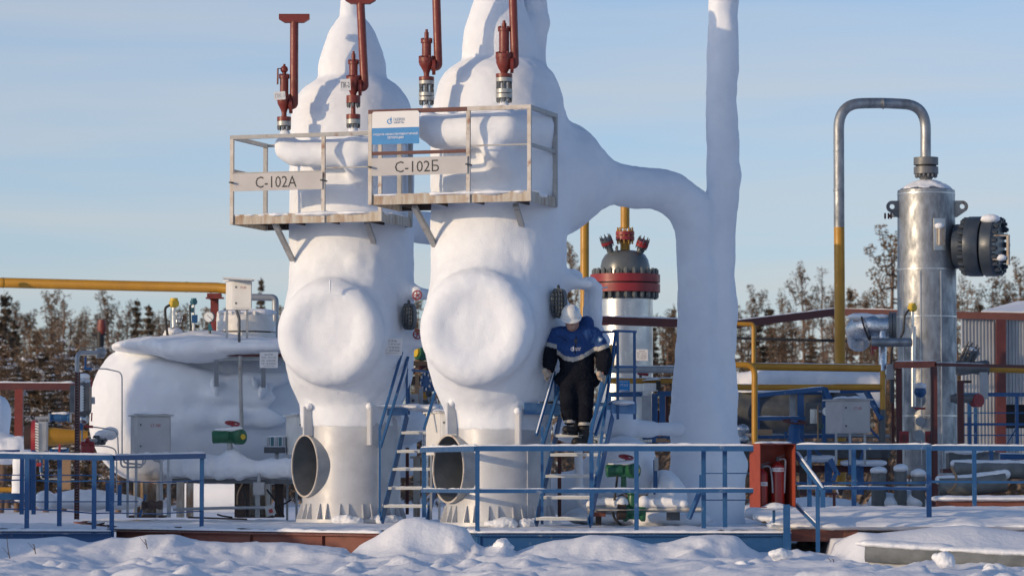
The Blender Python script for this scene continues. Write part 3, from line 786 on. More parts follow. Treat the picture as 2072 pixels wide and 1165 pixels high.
# ------------------------------------------------------------------ relief valves with vent pipes
def relief_valve(label, px, Y, ys, wid, outlet_dx, vent_top, tee, lean, tagtxt=None, lever=False):
    """ys: nub top, collar, bonnet bottom, bowl bottom, flange 1 (top,bottom), flange 2 (top,bottom), stub bottom"""
    k = u(Y); x0 = W(px, 200, Y).x
    z = lambda py: W(px, py, Y).z
    c = Vector((x0, Y, 0))
    t = thing('relief_valve', label, 'valve', (x0, Y, z(ys['stub'])))
    def cyl(nm, r, y0, y1, mat, n=24): return MB().lathe([(r * k, z(y1)), (r * k, z(y0))], c, Z, n).build(nm, mat, t)
    nub, col_, bon, bowl = ys['nub'], ys['collar'], ys['bonnet'], ys['bowl']
    MB().lathe([(wid * .24 * k, z(col_)), (wid * .24 * k, z(nub + 6)), (wid * .15 * k, z(nub + 5)), (wid * .15 * k, z(nub))], c, Z, 14).build('cap', M_RED, t)
    m = MB().lathe([(wid * .6 * k, z(col_ + 5)), (wid * .6 * k, z(col_))], c, Z, 24); boltring(m, (x0, Y, z(col_ + 1)), Z, wid * .52 * k, 8, .012, .06); m.build('collar', M_RED, t)
    cyl('bonnet', wid * .5, col_ + 5, bon, M_RED, 28)
    m = MB().lathe([(wid * .85 * k, z(bon + 7)), (wid * .85 * k, z(bon))], c, Z, 28); boltring(m, (x0, Y, z(bon + 3)), Z, wid * .74 * k, 10, .013, .085); m.build('body_flange', M_RED, t)
    MB().lathe([(wid * .33 * k, z(bowl + 3)), (wid * .36 * k, z(bowl)), (wid * .62 * k, z(bowl - 9)), (wid * .78 * k, z((bon + bowl) / 2)), (wid * .8 * k, z(bon + 7))], c, Z, 28).build('body', M_RED, t)
    cyl('neck', wid * .3, bowl, ys['f1'][0], M_RED)
    def flange(y0, y1, mat, r=.82, nm='flange'):
        m = MB().lathe([(wid * r * k, z(y1)), (wid * r * k, z(y0))], c, Z, 30)
        m.build(nm, mat, t)
    for f, mt in ys['flanges']: flange(f[0], f[1], mt)
    for f in ys['nuts']:
        bolts('nut', M_DARKSTEEL, t, (x0, Y, z(f)), Z, wid * .66 * k, 8, .016, .05)
    for s in ys['stubs']: MB().lathe([(wid * .27 * k, z(s[1])), (wid * .25 * k, z(s[0]))], c, Z, 18).build('stub', s[2], t)
    # outlet elbow and vent pipe
    yo = (bon + bowl) / 2 + 4
    r = 8.6 * k
    A = Vector((x0 + wid * .5 * k, Y, z(yo))); B = Vector((x0 + outlet_dx * k, Y, z(yo)))
    lx = lean * k
    Ct = Vector((x0 + outlet_dx * k + lx, Y, z(vent_top)))
    MB().tube(arc_pts([A, B + Vector((0, 0, -.0)), Ct], .2, 7), r, 18).build('vent_pipe', M_RED, t)
    MB().lathe([(r * 1.95, -.02), (r * 1.95, .02)], A + Vector((wid * .28 * k, 0, 0)), (1, 0, 0), 24).build('outlet_flange', M_RED, t)
    if tee:
        top = Ct + Z * (6 * k); h = 31 * k
        m = MB()
        m.prism([(-h, .055), (-h, -.01), (-h * .62, -.055), (h * .62, -.055), (h, -.01), (h, .055)], Matrix.Translation(top + Vector((0, .05, 0))) @ Matrix.Rotation(R(90), 4, 'X'), .1)
        m.build('vent_tee', M_RED, t)
    if lever:
        MB().tube([(x0 - wid * .2 * k, Y - .03, z(nub + 10)), (x0 - wid * .72 * k, Y - .05, z(nub + 10)), (x0 - wid * .74 * k, Y - .05, z(nub + 42))], .012, 8).build('lever', M_RED, t)
        MB().ball((x0, Y, z(nub + 11)), .05, 12, 8).build('lever_hub', M_RED, t)
    if tagtxt:
        body, tx, ty, w_, h_, ink = tagtxt
        p = W(tx, ty, Y - .17)
        Mm = Matrix.Translation(p) @ Matrix.Rotation(R(90), 4, 'X') @ Matrix.Rotation(R(4), 4, 'Z')
        pl = MB().prism([(-w_ / 2, -h_ / 2), (w_ / 2, -h_ / 2), (w_ / 2, h_ / 2), (-w_ / 2, h_ / 2)], Mm, .004).build('tag_plate', M_SIGNW, t)
        text(body, Mm @ T((0, 0, .0045)), h_ * .5, ink, pl, w_ * .8)
        MB().bar(p + Vector((0, .02, 0)), p + Vector((0, .16, 0)), .01, .01).build('tag_bracket', M_DARKSTEEL, t)
    return t
G_ = M_PIPEGREY; RD = M_RED; LG = mk('light_grey_flange', (.42, .42, .40), .45, .3, c2=(.36, .36, .34), nsc=8)
relief_valve('red relief valve with side lever and whole T-headed vent, tag worn', 575, 44.5, dict(nub=130, collar=154, bonnet=195, bowl=224, f1=(236, 245), flanges=[((237, 245), RD), ((246, 255), LG)], nuts=[258], stubs=[(255, 272, LG)], stub=272), 17.5, 20, 44, True, 0,
    ('ПК-1', 566, 194, .145, .105, mk('worn_lettering', (.42, .42, .42), .6)), True)
relief_valve('red relief valve with white ПК-2 tag and leaning vent', 715, 44.25, dict(nub=104, collar=125, bonnet=157, bowl=190, f1=(194, 200), flanges=[((194, 209), RD), ((232, 241), RD), ((242, 251), LG)], nuts=[212, 254], stubs=[(208, 232, RD), (250, 266, LG)], stub=266), 17.5, 23, 6, True, -9,
    ('ПК-2', 699, 172, .13, .15, M_INK))
relief_valve('red relief valve on two grey flanges above the company board', 863, 41.6, dict(nub=60, collar=82, bonnet=118, bowl=145, f1=(156, 163), flanges=[((156, 163), RD), ((164, 171), LG), ((188, 195), LG), ((197, 204), LG)], nuts=[174, 184, 207], stubs=[(168, 190, LG), (202, 216, LG)], stub=216), 19, 24, -60, False, -6)
relief_valve('red relief valve with tall thick bonnet above the snowy header pipe', 1020, 41.32, dict(nub=42, collar=58, bonnet=110, bowl=146, f1=(150, 157), flanges=[((150, 157), RD), ((158, 166), LG), ((181, 189), LG), ((191, 199), LG)], nuts=[169, 178, 202], stubs=[(164, 183, LG), (198, 210, LG)], stub=210), 20.5, 22, -60, False, -6)
# ------------------------------------------------------------------ helpers for pixel-measured steelwork
def bar_px(mb, a, b, w, h=None): return mb.bar(W(*a), W(*b), w, h or w)
def post_px(mb, px, y0, y1, Y, w, h=None):
    b = W(px, y1, Y); t = W(px, y0, Y); t.x = b.x
    return mb.bar(b, t, w, h or w, up=Vector((0, 1, 0)))
def pipe_px(pts, r_px, mat, name, parent=None, bend=.12, n=16, Yr=None):
    P = arc_pts([W(*p) for p in pts], bend) if len(pts) > 2 else [W(*p) for p in pts]
    return MB().tube(P, r_px * u(Yr or pts[0][2]), n).build(name, mat, parent)
def snow_px(a, b, w, th, parent, name='snow_cap', seg=.06, gap=0.0, lift=0.0):
    A, B = W(*a), W(*b); A.z += lift; B.z += lift
    return snowstrip(MB(), A, B, w, th, seg, gap, seed=a[0] * .01).build(name, M_SNOW, parent, ang=180)
def wheel(name, mat, parent, c, axis, R_, r_=.008, spokes=5, hub=True):
    ax = Vector(axis).normalized(); nx = ax.orthogonal().normalized(); ny = ax.cross(nx)
    m = MB().torus(c, ax, R_, r_, 24, 8)
    for i in range(spokes):
        a = 2 * math.pi * i / spokes + .3
        m.bar(Vector(c), Vector(c) + (nx * math.cos(a) + ny * math.sin(a)) * R_, r_ * 1.3, r_ * 1.3, up=ax)
    if hub: m.cyl(c, R_ * .22, r_ * 4, ax, 10)
    return m.build(name, mat, parent)
def hexbox_cabinet(label, px0, px1, y0, y1, Y, split, tag_text, mat=None, legs=None, roof_snow=True, ink=None, cat='cabinet'):
    """a steel instrument cabinet with its door facing the camera and its narrow side turned to the light"""
    mat = mat or M_BOX
    k = u(Y)
    A, B = W(px0, y1, Y), W(px1, y1, Y)
    t = thing('instrument_cabinet', label, cat, ((A.x + B.x) / 2, Y, A.z if not legs else W(px0, legs[-1], Y).z))
    wd = (px1 - split) * k; sd = (split - px0) * k
    th = R(16); dep = sd / math.sin(th) if sd > 0 else .3
    dep = min(dep, .5)
    fx = Vector((math.cos(R(8)), -math.sin(R(8)), 0)); fy = Vector((-math.sin(R(22)), math.cos(R(22)), 0))
    o = W(split, y1, Y); h = (y1 - y0) * k
    w = wd / fx.x
    def box4(a0, a1, b0, b1, z0, z1):
        v = [o + fx * a + fy * b + Z * z for z in (z0, z1) for a, b in ((a0, b0), (a1, b0), (a1, b1), (a0, b1))]
        return v, [(3, 2, 1, 0), (4, 5, 6, 7), (0, 1, 5, 4), (1, 2, 6, 5), (2, 3, 7, 6), (3, 0, 4, 7)]
    MB().add(*box4(0, w, 0, dep, 0, h)).build('body', mat, t)
    dr = MB().add(*box4(.02, w - .015, -.012, -.002, .02, h - .02)).build('door', mat, t)
    for zz in (.22, .78): MB().add(*box4(.035, .055, -.02, -.0125, h * zz - .012, h * zz + .012)).build('latch', M_DARKSTEEL, dr)
    rf = MB(); e = .03
    v, f = box4(-e, w + e, -e, dep + e, h + .002, h + .022); rf.add(v, f)
    rf.build('roof', mat, t)
    if roof_snow:
        s = SD(.03)
        for i in range(7):
            c = o + fx * (w * (i + .5) / 7) + fy * (dep * .5) + Z * (h + .022)
            s.ball(c, (w / 8, dep * .55, .022 + .008 * (i % 3)))
        frost('snow_cap', s, M_SNOW, t, .014, 1, .006, 8, zmin=o.z + h + .0225)
    if tag_text:
        M = frame(o + fx * (w * .55) + fy * -.0125 + Z * h * .76, fx, Z)
        text(tag_text, M, h * .085, ink or M_INKR, dr, w * .28)
    if legs:
        for lx in legs[:-1]:
            post_px(MB(), lx, y1, legs[-1], Y + (.02 if lx != legs[0] else .12), .03).build('leg', M_PIPEGREY, t)
    return t, o, fx, fy, w, h, dep

# ------------------------------------------------------------------ stairs with landings beside each separator
def stair(label, bl, tl, wpx_b, nst, tread_ys, rail_top, landing, Yref, snow_only=True):
    """bl, tl: bottom and top of the left stringer (px, py, Y)"""
    b, tp_ = W(*bl), W(*tl)
    t = thing('access_stairs', label, 'stairs', (b.x, b.y, DZ))
    wv = D1 * (wpx_b * u(bl[2]) / D1.x)
    for s, off in (('a', Vector((0, 0, 0))), ('b', wv)):
        MB().bar(b + off, tp_ + off, .012, .13, up=D1.cross(tp_ - b)).build('stringer', M_BLUE, t)
    for ty in tread_ys:
        f = (bl[1] - ty) / (bl[1] - tl[1]); p = b.lerp(tp_, f)
        m = MB(); q = D2 * .17
        m.bar(p + D1 * .01 - q * .5, p + wv - D1 * .01 - q * .5, .012, .035)
        m.bar(p + D1 * .01 + q * .5, p + wv - D1 * .01 + q * .5, .012, .035)
        nb = 9
        for i in range(nb + 1):
            a = p + D1 * .012 + (wv - D1 * .024) * (i / nb); m.bar(a - q * .48, a + q * .48, .006, .03)
        for j in (-.25, 0, .25): m.bar(p + D1 * .01 + q * j, p + wv - D1 * .01 + q * j, .006, .02)
        td = m.build('tread', M_PIPEGREY, t)
        snowstrip(MB(), p + D1 * .02 + Z * .016, p + wv - D1 * .02 + Z * .016, .12, .013, .05, seed=ty).build('snow', M_SNOW, td, ang=180)
    return t, b, tp_, wv
stA, bA, tA, wA = stair('blue access stairs with snowy treads beside the C-102A vessel', (772, 1056, 44.15), (824, 840, 45.0), 92, 5, (1024, 988, 950, 914, 876), None, None, 44.6)
def rails(t, lines, r=.028, mat=None):
    for a, b in lines: MB().bar(W(*a), W(*b), r, r).build('handrail', mat or M_BLUE, t)
rails(stA, [((768, 868, 44.2), (820, 690, 45.0)), ((770, 905, 44.25), (826, 722, 45.0)), ((858, 868, 43.9), (900, 730, 44.6))])
for x, y0, y1, Y in ((768, 866, 1040, 44.2), (771, 690, 835, 45.0), (823, 688, 838, 45.05), (827, 690, 838, 45.3)):
    post_px(MB(), x, y0, y1, Y, .03).build('post', M_BLUE, stA)
rails(stA, [((768, 690, 45.0), (828, 688, 45.05)), ((768, 748, 45.0), (826, 748, 45.05)), ((768, 1035, 44.2), (774, 1056, 44.1)), ((828, 748, 45.2), (872, 752, 45.6))])
m = MB(); m.bar(W(745, 832, 44.95), W(826, 832, 45.0), .02, .10); m.build('landing_beam', M_BLUELT, stA)
MB().box(W(815, 826, 45.35), (.98, .8, .03)).build('landing_plate', M_BLUELT, stA)
s = SD(.06)
for x, y, w_, h_ in ((770, 823, .12, .03), (800, 822, .16, .025), (845, 825, .14, .05), (880, 826, .12, .06)): s.ball(W(x, y, 45.2), (w_, .3, h_))
frost('snow_cover', s, M_SNOW, stA, .02, 1, .008, 6)

stB, bB, tB, wB = stair('blue access stairs with the worker stepping down between two handrails', (1084, 1062, 41.25), (1134, 842, 42.15), 107, 6, (1049, 1007, 964, 921, 882), None, None, 41.80)
rails(stB, [((1085, 880, 41.30), (1122, 752, 41.75)), ((1097, 905, 41.35), (1134, 778, 41.85)), ((1190, 905, 41.05), (1219, 768, 41.55)), ((1204, 985, 41.10), (1246, 672, 42.00)), ((1195, 870, 41.20), (1248, 700, 42.05)), ((1205, 880, 41.20), (1230, 800, 41.70))], .03)
for x, y0, y1, Y in ((1097, 862, 1060, 41.30), (1197, 870, 1060, 41.05), (1124, 760, 842, 41.95), (1130, 765, 842, 42.10), (1250, 668, 848, 42.00), (1284, 670, 848, 42.20)):
    post_px(MB(), x, y0, y1, Y, .034).build('post', M_BLUE, stB)
rails(stB, [((1240, 669, 42.00), (1287, 671, 42.20)), ((1245, 742, 42.00), (1287, 742, 42.20)), ((1088, 750, 42.30), (1124, 750, 42.00)), ((1195, 672, 42.60), (1246, 671, 42.05)), ((1060, 744, 41.60), (1100, 744, 41.90))])
for a, b in (((1060, 826, 41.75), (1134, 828, 41.95)), ((1236, 824, 41.95), (1287, 826, 42.20))):
    MB().bar(W(*a), W(*b), .02, .14).build('landing_beam', M_BLUELT, stB)
MB().box(W(1180, 818, 42.45), (1.2, .8, .03)).build('landing_plate', M_BLUELT, stB)
for xs_ in ((1085, 1105, 1118), (1250, 1264)):
    s = SD(.05)
    for x in xs_: s.ball(W(x, 815, 42.20), (.11, .25, .028))
    frost('snow_cover', s, M_SNOW, stB, .02, 1, .008, 6)
m = MB()
snowstrip(m, W(1085, 878, 41.30) + Z * .014, W(1122, 750, 41.75) + Z * .014, .02, .01); m.build('rail_snow', M_SNOW, stB, ang=180)

# ------------------------------------------------------------------ blue guard railings at the deck edge
def railing(label, runs, hbars, posts, Yd=None, snow=True, post_w=.05, group=None):
    f = runs[0][0]; b = W(f[0], 1070, f[2])
    t = thing('guard_railing', label, 'railing', (b.x, b.y, DZ), group)
    for a, c in runs:
        MB().bar(W(*a), W(*c), .06, .06).build('top_rail', M_BLUE, t)
        if snow: snow_px(a, c, .065, .03, t, lift=.03)
    for a, c, w in hbars:
        MB().bar(W(*a), W(*c), w, w).build('mid_rail', M_BLUE, t)
        if snow and w > .03: snow_px(a, c, w, .014, t, gap=.25, lift=w / 2)
    for x, y0, y1, Y in posts: post_px(MB(), x, y0, y1, Y, post_w).build('post', M_BLUE, t)
    return t
railing('snow topped blue deck railing ending at the fire extinguisher box',
    [((966, 907, 39.05), (1530, 907, 39.05)), ((855, 910, 43.0), (964, 907.5, 39.05))],
    [((966, 993, 39.05), (1530, 992, 39.05), .045), ((855, 992, 43.0), (964, 993, 39.05), .045), ((1425, 957, 39.3), (1530, 957, 39.3), .012), ((1425, 1011, 39.3), (1530, 1011, 39.3), .012)],
    [(966, 907, 1085, 39.05), (858, 910, 1046, 42.9), (1288, 907, 1090, 39.05), (1197, 907, 1030, 40.9), (1424, 909, 1068, 39.3), (1467, 909, 1066, 39.2)])
sb = thing('steel_brace', 'leaning blue steel brace at the foot of the riser pipe', 'brace', W(1394, 1048, 41))
MB().bar(W(1394, 1048, 41), W(1424, 975, 40.8), .04, .05).build('strut', M_BLUE, sb); MB().bar(W(1420, 960, 40.8), W(1420, 985, 40.8), .06, .03).build('end_plate', M_BLUE, sb)
def ropes(t, lines, r=.008):
    for pts in lines: MB().tube([W(*p) for p in pts], r, 6).build('rope', M_BLUE, t)
rl = railing('blue railing with sagging ropes at the end of the walkway deck',
    [((-80, 921, 40.3), (229, 926, 40.3)), ((229, 926, 40.3), (412, 922, 42.2))], [],
    [(-60, 921, 1072, 40.3), (54, 922, 1076, 40.3), (120, 924, 1064, 40.6), (190, 925, 1086, 40.3), (226, 926, 1086, 40.3), (408, 922, 1066, 42.2)])
ropes(rl, [[(-80, 966, 40.3), (20, 971, 40.3), (54, 970, 40.3), (120, 974, 40.4), (190, 972, 40.3), (228, 973, 40.3), (320, 975, 41.2), (408, 971, 42.2)],
           [(-80, 1028, 40.3), (54, 1030, 40.3), (120, 1032, 40.4), (190, 1038, 40.3), (228, 1037, 40.3), (320, 1039, 41.2), (408, 1033, 42.2)]])
rl = railing('inner blue railing of dark posts and thin ropes near the rusty perforated strut',
    [((-80, 916, 44.5), (40, 914, 44.5))], [((-80, 960, 44.5), (200, 961, 44.5), .014), ((-80, 1015, 44.5), (280, 1014, 44.6), .014)],
    [(44, 915, 1040, 44.5), (68, 910, 1040, 44.6), (94, 912, 1030, 44.7), (60, 912, 1030, 44.9), (218, 975, 1034, 44.8), (242, 980, 1022, 45.2)], snow=False)

# ------------------------------------------------------------------ the ice covered horizontal tank
tk = thing('horizontal_tank', 'big horizontal drum tank plastered with snow and carrying a flanged manway', 'tank', W(380, 1045, 48))
YT = 48.2; kT = u(YT)
m = SD(.16)
cz = 835
a, b = W(300, cz, YT), W(690, cz, YT + .4)
m.drum(W(182, cz, YT - .1), W(700, cz, YT + .5), 143 * kT, .82)
for x, y, r in ((480, 775, .2), (525, 805, .24), (440, 800, .18), (560, 765, .2), (400, 765, .22), (335, 752, .25), (470, 850, .2), (545, 850, .22), (395, 845, .2), (360, 800, .16), (505, 765, .12)): m.ball(W(x, y, 47.36 + .12 * abs(y - 820) / 60), (r, .075 + .015 * (x % 3), r * .5), k=.14)
frost('frost_shell', m, M_FROST, tk, .03, 1, .024, 1.4, .007)
m = SD(.14)                                                                       # the cap of snow on its back, sliding over the front
for x, y, Y, rx, ry, rz in ((285, 703, 48.0, .30, .5, .05), (315, 698, 47.85, .34, .5, .06), (350, 698, 47.65, .36, .5, .08), (385, 700, 47.35, .38, .4, .10), (430, 702, 47.3, .4, .4, .09), (415, 716, 47.1, .26, .18, .10), (450, 712, 47.1, .24, .18, .07), (365, 716, 47.15, .22, .2, .07),
    (480, 698, 47.5, .4, .45, .06), (540, 699, 47.5, .4, .45, .05), (590, 703, 47.5, .35, .45, .05), (405, 684, 47.8, .3, .35, .12), (450, 692, 47.8, .3, .35, .08)):
    m.ball(W(x, y, Y), (rx, ry, rz))
frost('snow_cap', m, M_SNOW, tk, .026, 2, .03, 1.6, .006)
m = SD(.05)
for x, y, r in ((432, 778, .045), (438, 790, .03), (534, 786, .045), (527, 796, .035), (490, 838, .03), (512, 770, .022), (517, 778, .028)): m.ball(W(x, y, 47.28), (r, .09, r * 2.2))
frost('icicle_lumps', m, M_FROST, tk, .014, 1, .01, 8)['kind'] = 'stuff'
def ring_px(mb, px, y0, y1, Y, r_px, n=40): return mb.lathe([(r_px * u(Y), W(px, y1, Y).z), (r_px * u(Y), W(px, y0, Y).z)], (W(px, y0, Y).x, Y, 0), Z, n)
MW = thing('tank_manway', 'white bolted flange manway on top of the snowy tank', 'manway', W(500, 700, 48.0))
YM = 48.0
ring_px(MB(), 498, 690, 720, YM, 48).build('neck', M_WHITE, MW)
ring_px(MB(), 498, 674, 694, YM, 60).build('flange', M_WHITE, MW)
ring_px(MB(), 498, 650, 671, YM, 60).build('blind_flange', M_WHITE, MW)
ring_px(MB(), 498, 670, 675, YM, 50).build('gasket', M_BLACK, MW)
MB().lathe([(58 * u(YM), W(0, 650, YM).z), (57 * u(YM), W(0, 640, YM).z), (50 * u(YM), W(0, 634, YM).z), (12 * u(YM), W(0, 629, YM).z)], (W(498, 0, YM).x, YM, 0), Z, 40).build('cover', M_WHITE, MW)
bolts('nut', M_WHITE, MW, (W(498, 0, YM).x, YM, W(0, 700, YM).z), Z, 54 * u(YM), 20, .048, .09)
bolts('nut', M_WHITE, MW, (W(498, 0, YM).x, YM, W(0, 637, YM).z), Z, 52 * u(YM), 20, .034, .05)
s = SD(.04)
for i in range(10): s.ball(W(455 + i * 10, 632 + (i % 3), YM + (i % 2) * .15 - .1), (.11, .2, .03 + .012 * (i % 3)))
frost('snow_cap', s, M_SNOW, MW, .02, 1, .01, 7)
# davit pipe behind the manway
t = tag(pipe_px([(505, 601, 48.7), (557, 602, 48.7), (557, 700, 48.7)], 7, M_PIPEGREY, 'davit_pipe', None, .06), 'grey bent davit pipe standing behind the white bolted manway', 'pipe')
# thick upper cabinet on a stand over the manway
tcab, *_ = hexbox_cabinet('pale cabinet on a tall thin stand above the tank manway', 458, 510, 568, 626, 46.9, 470, 'PT-201', M_WHITE, (459, 484, 500, 700), False)
MB().bar(W(452, 563, 46.8), W(512, 567, 46.8), .3, .02).build('sloped_roof', M_WHITE, tcab)
MB().tube([W(478, 627, 46.8), W(484, 645, 46.8), W(484, 700, 46.8)], .02, 8).build('cable', M_DARKSTEEL, tcab)
# service shelf along the tank
sh = thing('tank_shelf', 'narrow snow covered steel shelf with brown edge along the tank front', 'shelf', W(520, 720, 46.9))
MB().bar(W(436, 716, 46.9), W(590, 718, 46.9), .03, .055).build('edge_beam', M_MAROON, sh)
MB().bar(W(430, 710, 47.1), W(592, 712, 47.1), .5, .02).build('shelf_plate', M_PIPEGREY, sh)
for x, y1 in ((438, 780), (533, 782)):
    bar_px(MB(), (x, 722, 46.95), (x, y1, 47.15), .06, .05).build('hanger', M_PIPEGREY, sh)
MB().bar(W(436, 724, 46.95), W(590, 726, 46.95), .02, .06).build('face_plate', M_PIPEGREY, sh)
m = SD(.12)
for x, y, Y, a_, b_, c2_ in ((450, 705, 47.0, .3, .2, .09), (490, 702, 47.1, .4, .25, .085), (530, 703, 47.1, .4, .25, .08), (575, 704, 47.1, .35, .25, .075), (520, 700, 47.35, .7, .2, .09)): m.ball(W(x, y, Y), (a_, b_, c2_))
frost('snow_cap', m, M_SNOW, sh, .02, 2, .012, 4)
t = tag(MB().tube([W(486, 720, 46.8), W(487, 795, 46.85), W(489, 858, 46.9), W(489, 880, 46.9)], .026, 10).build('standpipe', M_RAILGREY, None), 'thin rusty standpipe dropping from the shelf to the green actuator', 'pipe')
# registration plates
def reg_plate(label, px, py, Y, wpx, hpx, lines, yaw=0.0, tilt=0.0, parent_th=.006):
    p = W(px, py, Y); k = u(Y); w, h = wpx * k, hpx * k
    t = thing('registration_plate', label, 'sign', p)
    fx = Vector((math.cos(yaw), math.sin(yaw), 0))
    M = frame(p, fx, Z) @ Matrix.Rotation(tilt, 4, 'Z')
    MB().prism([(-w / 2, -h / 2), (w / 2, -h / 2), (w / 2, h / 2), (-w / 2, h / 2)], M, parent_th).build('plate', M_SIGNW, t)
    n = len(lines)
    for i, s in enumerate(lines):
        text(s, M @ T((0, h * (.34 - .19 * i), parent_th + .0006)), h * .105, M_INK, t, w * (.45 if i == 0 else .8))
    MB().prism([(-w * .3, -h * .4), (w * .3, -h * .4), (w * .3, -h * .385), (-w * .3, -h * .385)], M, parent_th + .0008).build('rule', M_INK, t)
    return t
reg_plate('white registration plate hung from the tank shelf', 544, 728, 46.75, 37, 32, ['Рег. № 907', 'Рраб. - 69 кг/см²', 'Н.О. - 02.07.2018г.', 'Г.И. - 02.07.2022г.'])
reg_plate('white registration plate wired to the stair railing of the vessel C-102A', 793, 701, 44.55, 42, 34, ['Рег. № 906', 'Рраб. - 69 кг/см²', 'Н.О. - 01.08.2016г.', 'Г.И. - 24.07.2018г.'], tilt=R(-2))
reg_plate('white registration plate half hidden behind the arm of the worker', 1096, 688, 41.70, 40, 36, ['Рег. № 905', 'Рраб. - 69 кг/см²', 'Н.О. - 01.08.2016г.', 'Г.И. - 24.07.2018г.'], yaw=R(18))
# tank supports, pipe manifold in front, valve
for x in (300, 520):
    sd_ = thing('tank_saddle', 'grey steel saddle under the rounded end of the tank' if x == 300 else 'grey steel saddle under the tank behind the frosted manifold', 'support', W(x, 1045, 48), 'tank saddles')
    MB().bar(W(x - 22, 972, 47.6), W(x - 22, 1046, 47.6), .03, .5, up=Vector((0, 1, 0))).build('web', M_STAINED, sd_)
    MB().bar(W(x + 22, 972, 47.6), W(x + 22, 1046, 47.6), .03, .5, up=Vector((0, 1, 0))).build('web', M_STAINED, sd_)
    MB().bar(W(x, 972, 47.9), W(x, 1046, 47.9), .4, .03, up=Vector((0, 1, 0))).build('rib', M_STAINED, sd_)
    MB().box(W(x, 1044, 47.7), (.5, .7, .03)).build('base_plate', M_DARK, sd_)
mf = thing('frosted_manifold', 'lumpy ice covered pipe run under the green actuator', 'pipe', W(460, 950, 46.2))
m = SD(.018)
tube_px(m, [(345, 945, 46.3), (385, 945, 46.3), (430, 944, 46.2), (470, 945, 46.1), (520, 948, 46.1), (590, 948, 46.0)], [20, 22, 21, 22, 19, 21])
for x, y, r in ((395, 946, 25), (447, 945, 27), (485, 946, 27), (425, 943, 23), (548, 950, 23), (578, 948, 22), (467, 930, 24)): m.ball(W(x, y, 46.15), (r * .0062, .17, r * .0066))
tube_px(m, [(469, 930, 46.15), (469, 908, 46.15)], [22, 7])
frost('frost_shell', m, M_FROST, mf, .02, 2, .02, 4, .004)
fr = thing('support_frame', 'weathered steel frame of posts and channels under the frosted manifold', 'frame', W(450, 1046, 46.3))
MB().bar(W(350, 972, 46.3), W(590, 974, 46.0), .1, .06).build('channel', M_DARKSTEEL, fr)
for x, w, mt in ((365, .10, M_STAINED), (384, .09, M_STAINED), (521, .06, M_PIPEGREY), (490, .20, M_DARK), (565, .12, M_DARK), (343, .03, M_PIPEGREY)): post_px(MB(), x, 974, 1046, 46.25, w, .08).build('post', mt, fr)
MB().tube([W(350, 1030, 46), W(450, 1027, 46), W(545, 1026, 45.9)], .02, 8).build('conduit', M_PIPEGREY, fr)
MB().tube([W(380, 1046, 45.9), W(440, 1048, 45.9), W(500, 1050, 45.9)], .012, 8).build('conduit', M_DARK, fr)
for k_, (x0, y0, x1, y1) in enumerate(((486, 975, 500, 1045), (492, 975, 480, 1020), (540, 990, 566, 1040), (560, 985, 575, 1045), (545, 1030, 590, 1010), (470, 1046, 440, 1040))):
    MB().tube(arc_pts([W(x0, y0, 46.1), W((x0 + x1) / 2 + 6 * (-1) ** k_, (y0 + y1) / 2, 46.0), W(x1, y1, 46.05)], .1), .012, 7).build('cable', M_WOOD if k_ == 1 else M_BLACK, fr)
jb = thing('junction_box', 'small grey junction box on the frame below the frosted manifold', 'box', W(524, 988, 45.9))
MB().box(W(524, 988, 45.9), (.155, .06, .17)).build('body', M_PIPEGREY, jb); MB().box(W(524, 988, 45.86), (.135, .012, .15)).build('lid', M_BOX, jb); MB().tube([W(524, 976, 45.9), W(524, 958, 45.95)], .025, 10).build('gland', M_PIPEGREY, jb)
jb = thing('junction_box', 'tilted grey box with a red mark near the deck under the manifold', 'box', W(547, 1032, 45.6))
Mj = Matrix.Rotation(R(-18), 4, 'Y').to_3x3()
MB().box(W(547, 1032, 45.6), (.12, .06, .13), Mj).build('body', M_PIPEGREY, jb); MB().box(W(548, 1033, 45.565), (.05, .008, .05), Mj).build('mark', M_CRIMSON, jb)
def actuator(label, px, py, Y, sc, stem_y, body2=None):
    k = u(Y) * sc; c = W(px, py, Y)
    t = thing('valve_actuator', label, 'valve', W(px, stem_y, Y))
    MB().lathe([(11 * k, -36 * k), (13 * k, -34 * k), (13 * k, -4 * k), (9 * k, 0), (9 * k, 6 * k)], c, (1, .1, .06), 20).build('motor', M_GREEN, t)
    MB().lathe([(14 * k, -9 * k), (15.5 * k, -7 * k), (15.5 * k, 9 * k), (13 * k, 11 * k), (7 * k, 12 * k)], c + Vector((18 * k, -.02, -.01)), (.75, -.66, 0), 22).build('gear_case', M_GREEN, t)
    MB().lathe([(6 * k, 0), (5 * k, 3 * k)], c + Vector((18 * k, -.02, -.01)) + Vector((.75, -.66, 0)) * 12 * k, (.75, -.66, 0), 14).build('dial', M_YELLOWB, t)
    MB().box(c + Vector((-2 * k, 0, -8 * k)), (22 * k, 16 * k, 12 * k)).build('mount', M_GREEN, t)
    MB().lathe([(6 * k, W(px, stem_y, Y).z - c.z), (5 * k, -6 * k)], c, Z, 14).build('stem', M_GREEN if body2 else M_PIPEGREY, t)
    wheel('handwheel', M_CRIMSON, t, c + Vector((5 * k, 0, 26 * k)), (.15, -.25, 1), 14 * k, .012, 3)
    MB().tube([c + Vector((5 * k, 0, 6 * k)), c + Vector((5 * k, 0, 26 * k))], 2.2 * k, 8).build('wheel_stem', M_CRIMSON, t)
    s = SD(.03); s.ball(c + Vector((-16 * k, 0, 12.5 * k)), (18 * k, .06, 4 * k)); s.ball(c + Vector((14 * k, 0, 15 * k)), (12 * k, .07, 6 * k)); s.ball(c + Vector((4 * k, 0, 14 * k)), (10 * k, .05, 4 * k))
    frost('snow_cap', s, M_SNOW, t, .012, 1, .006, 9)
    return t, c, k
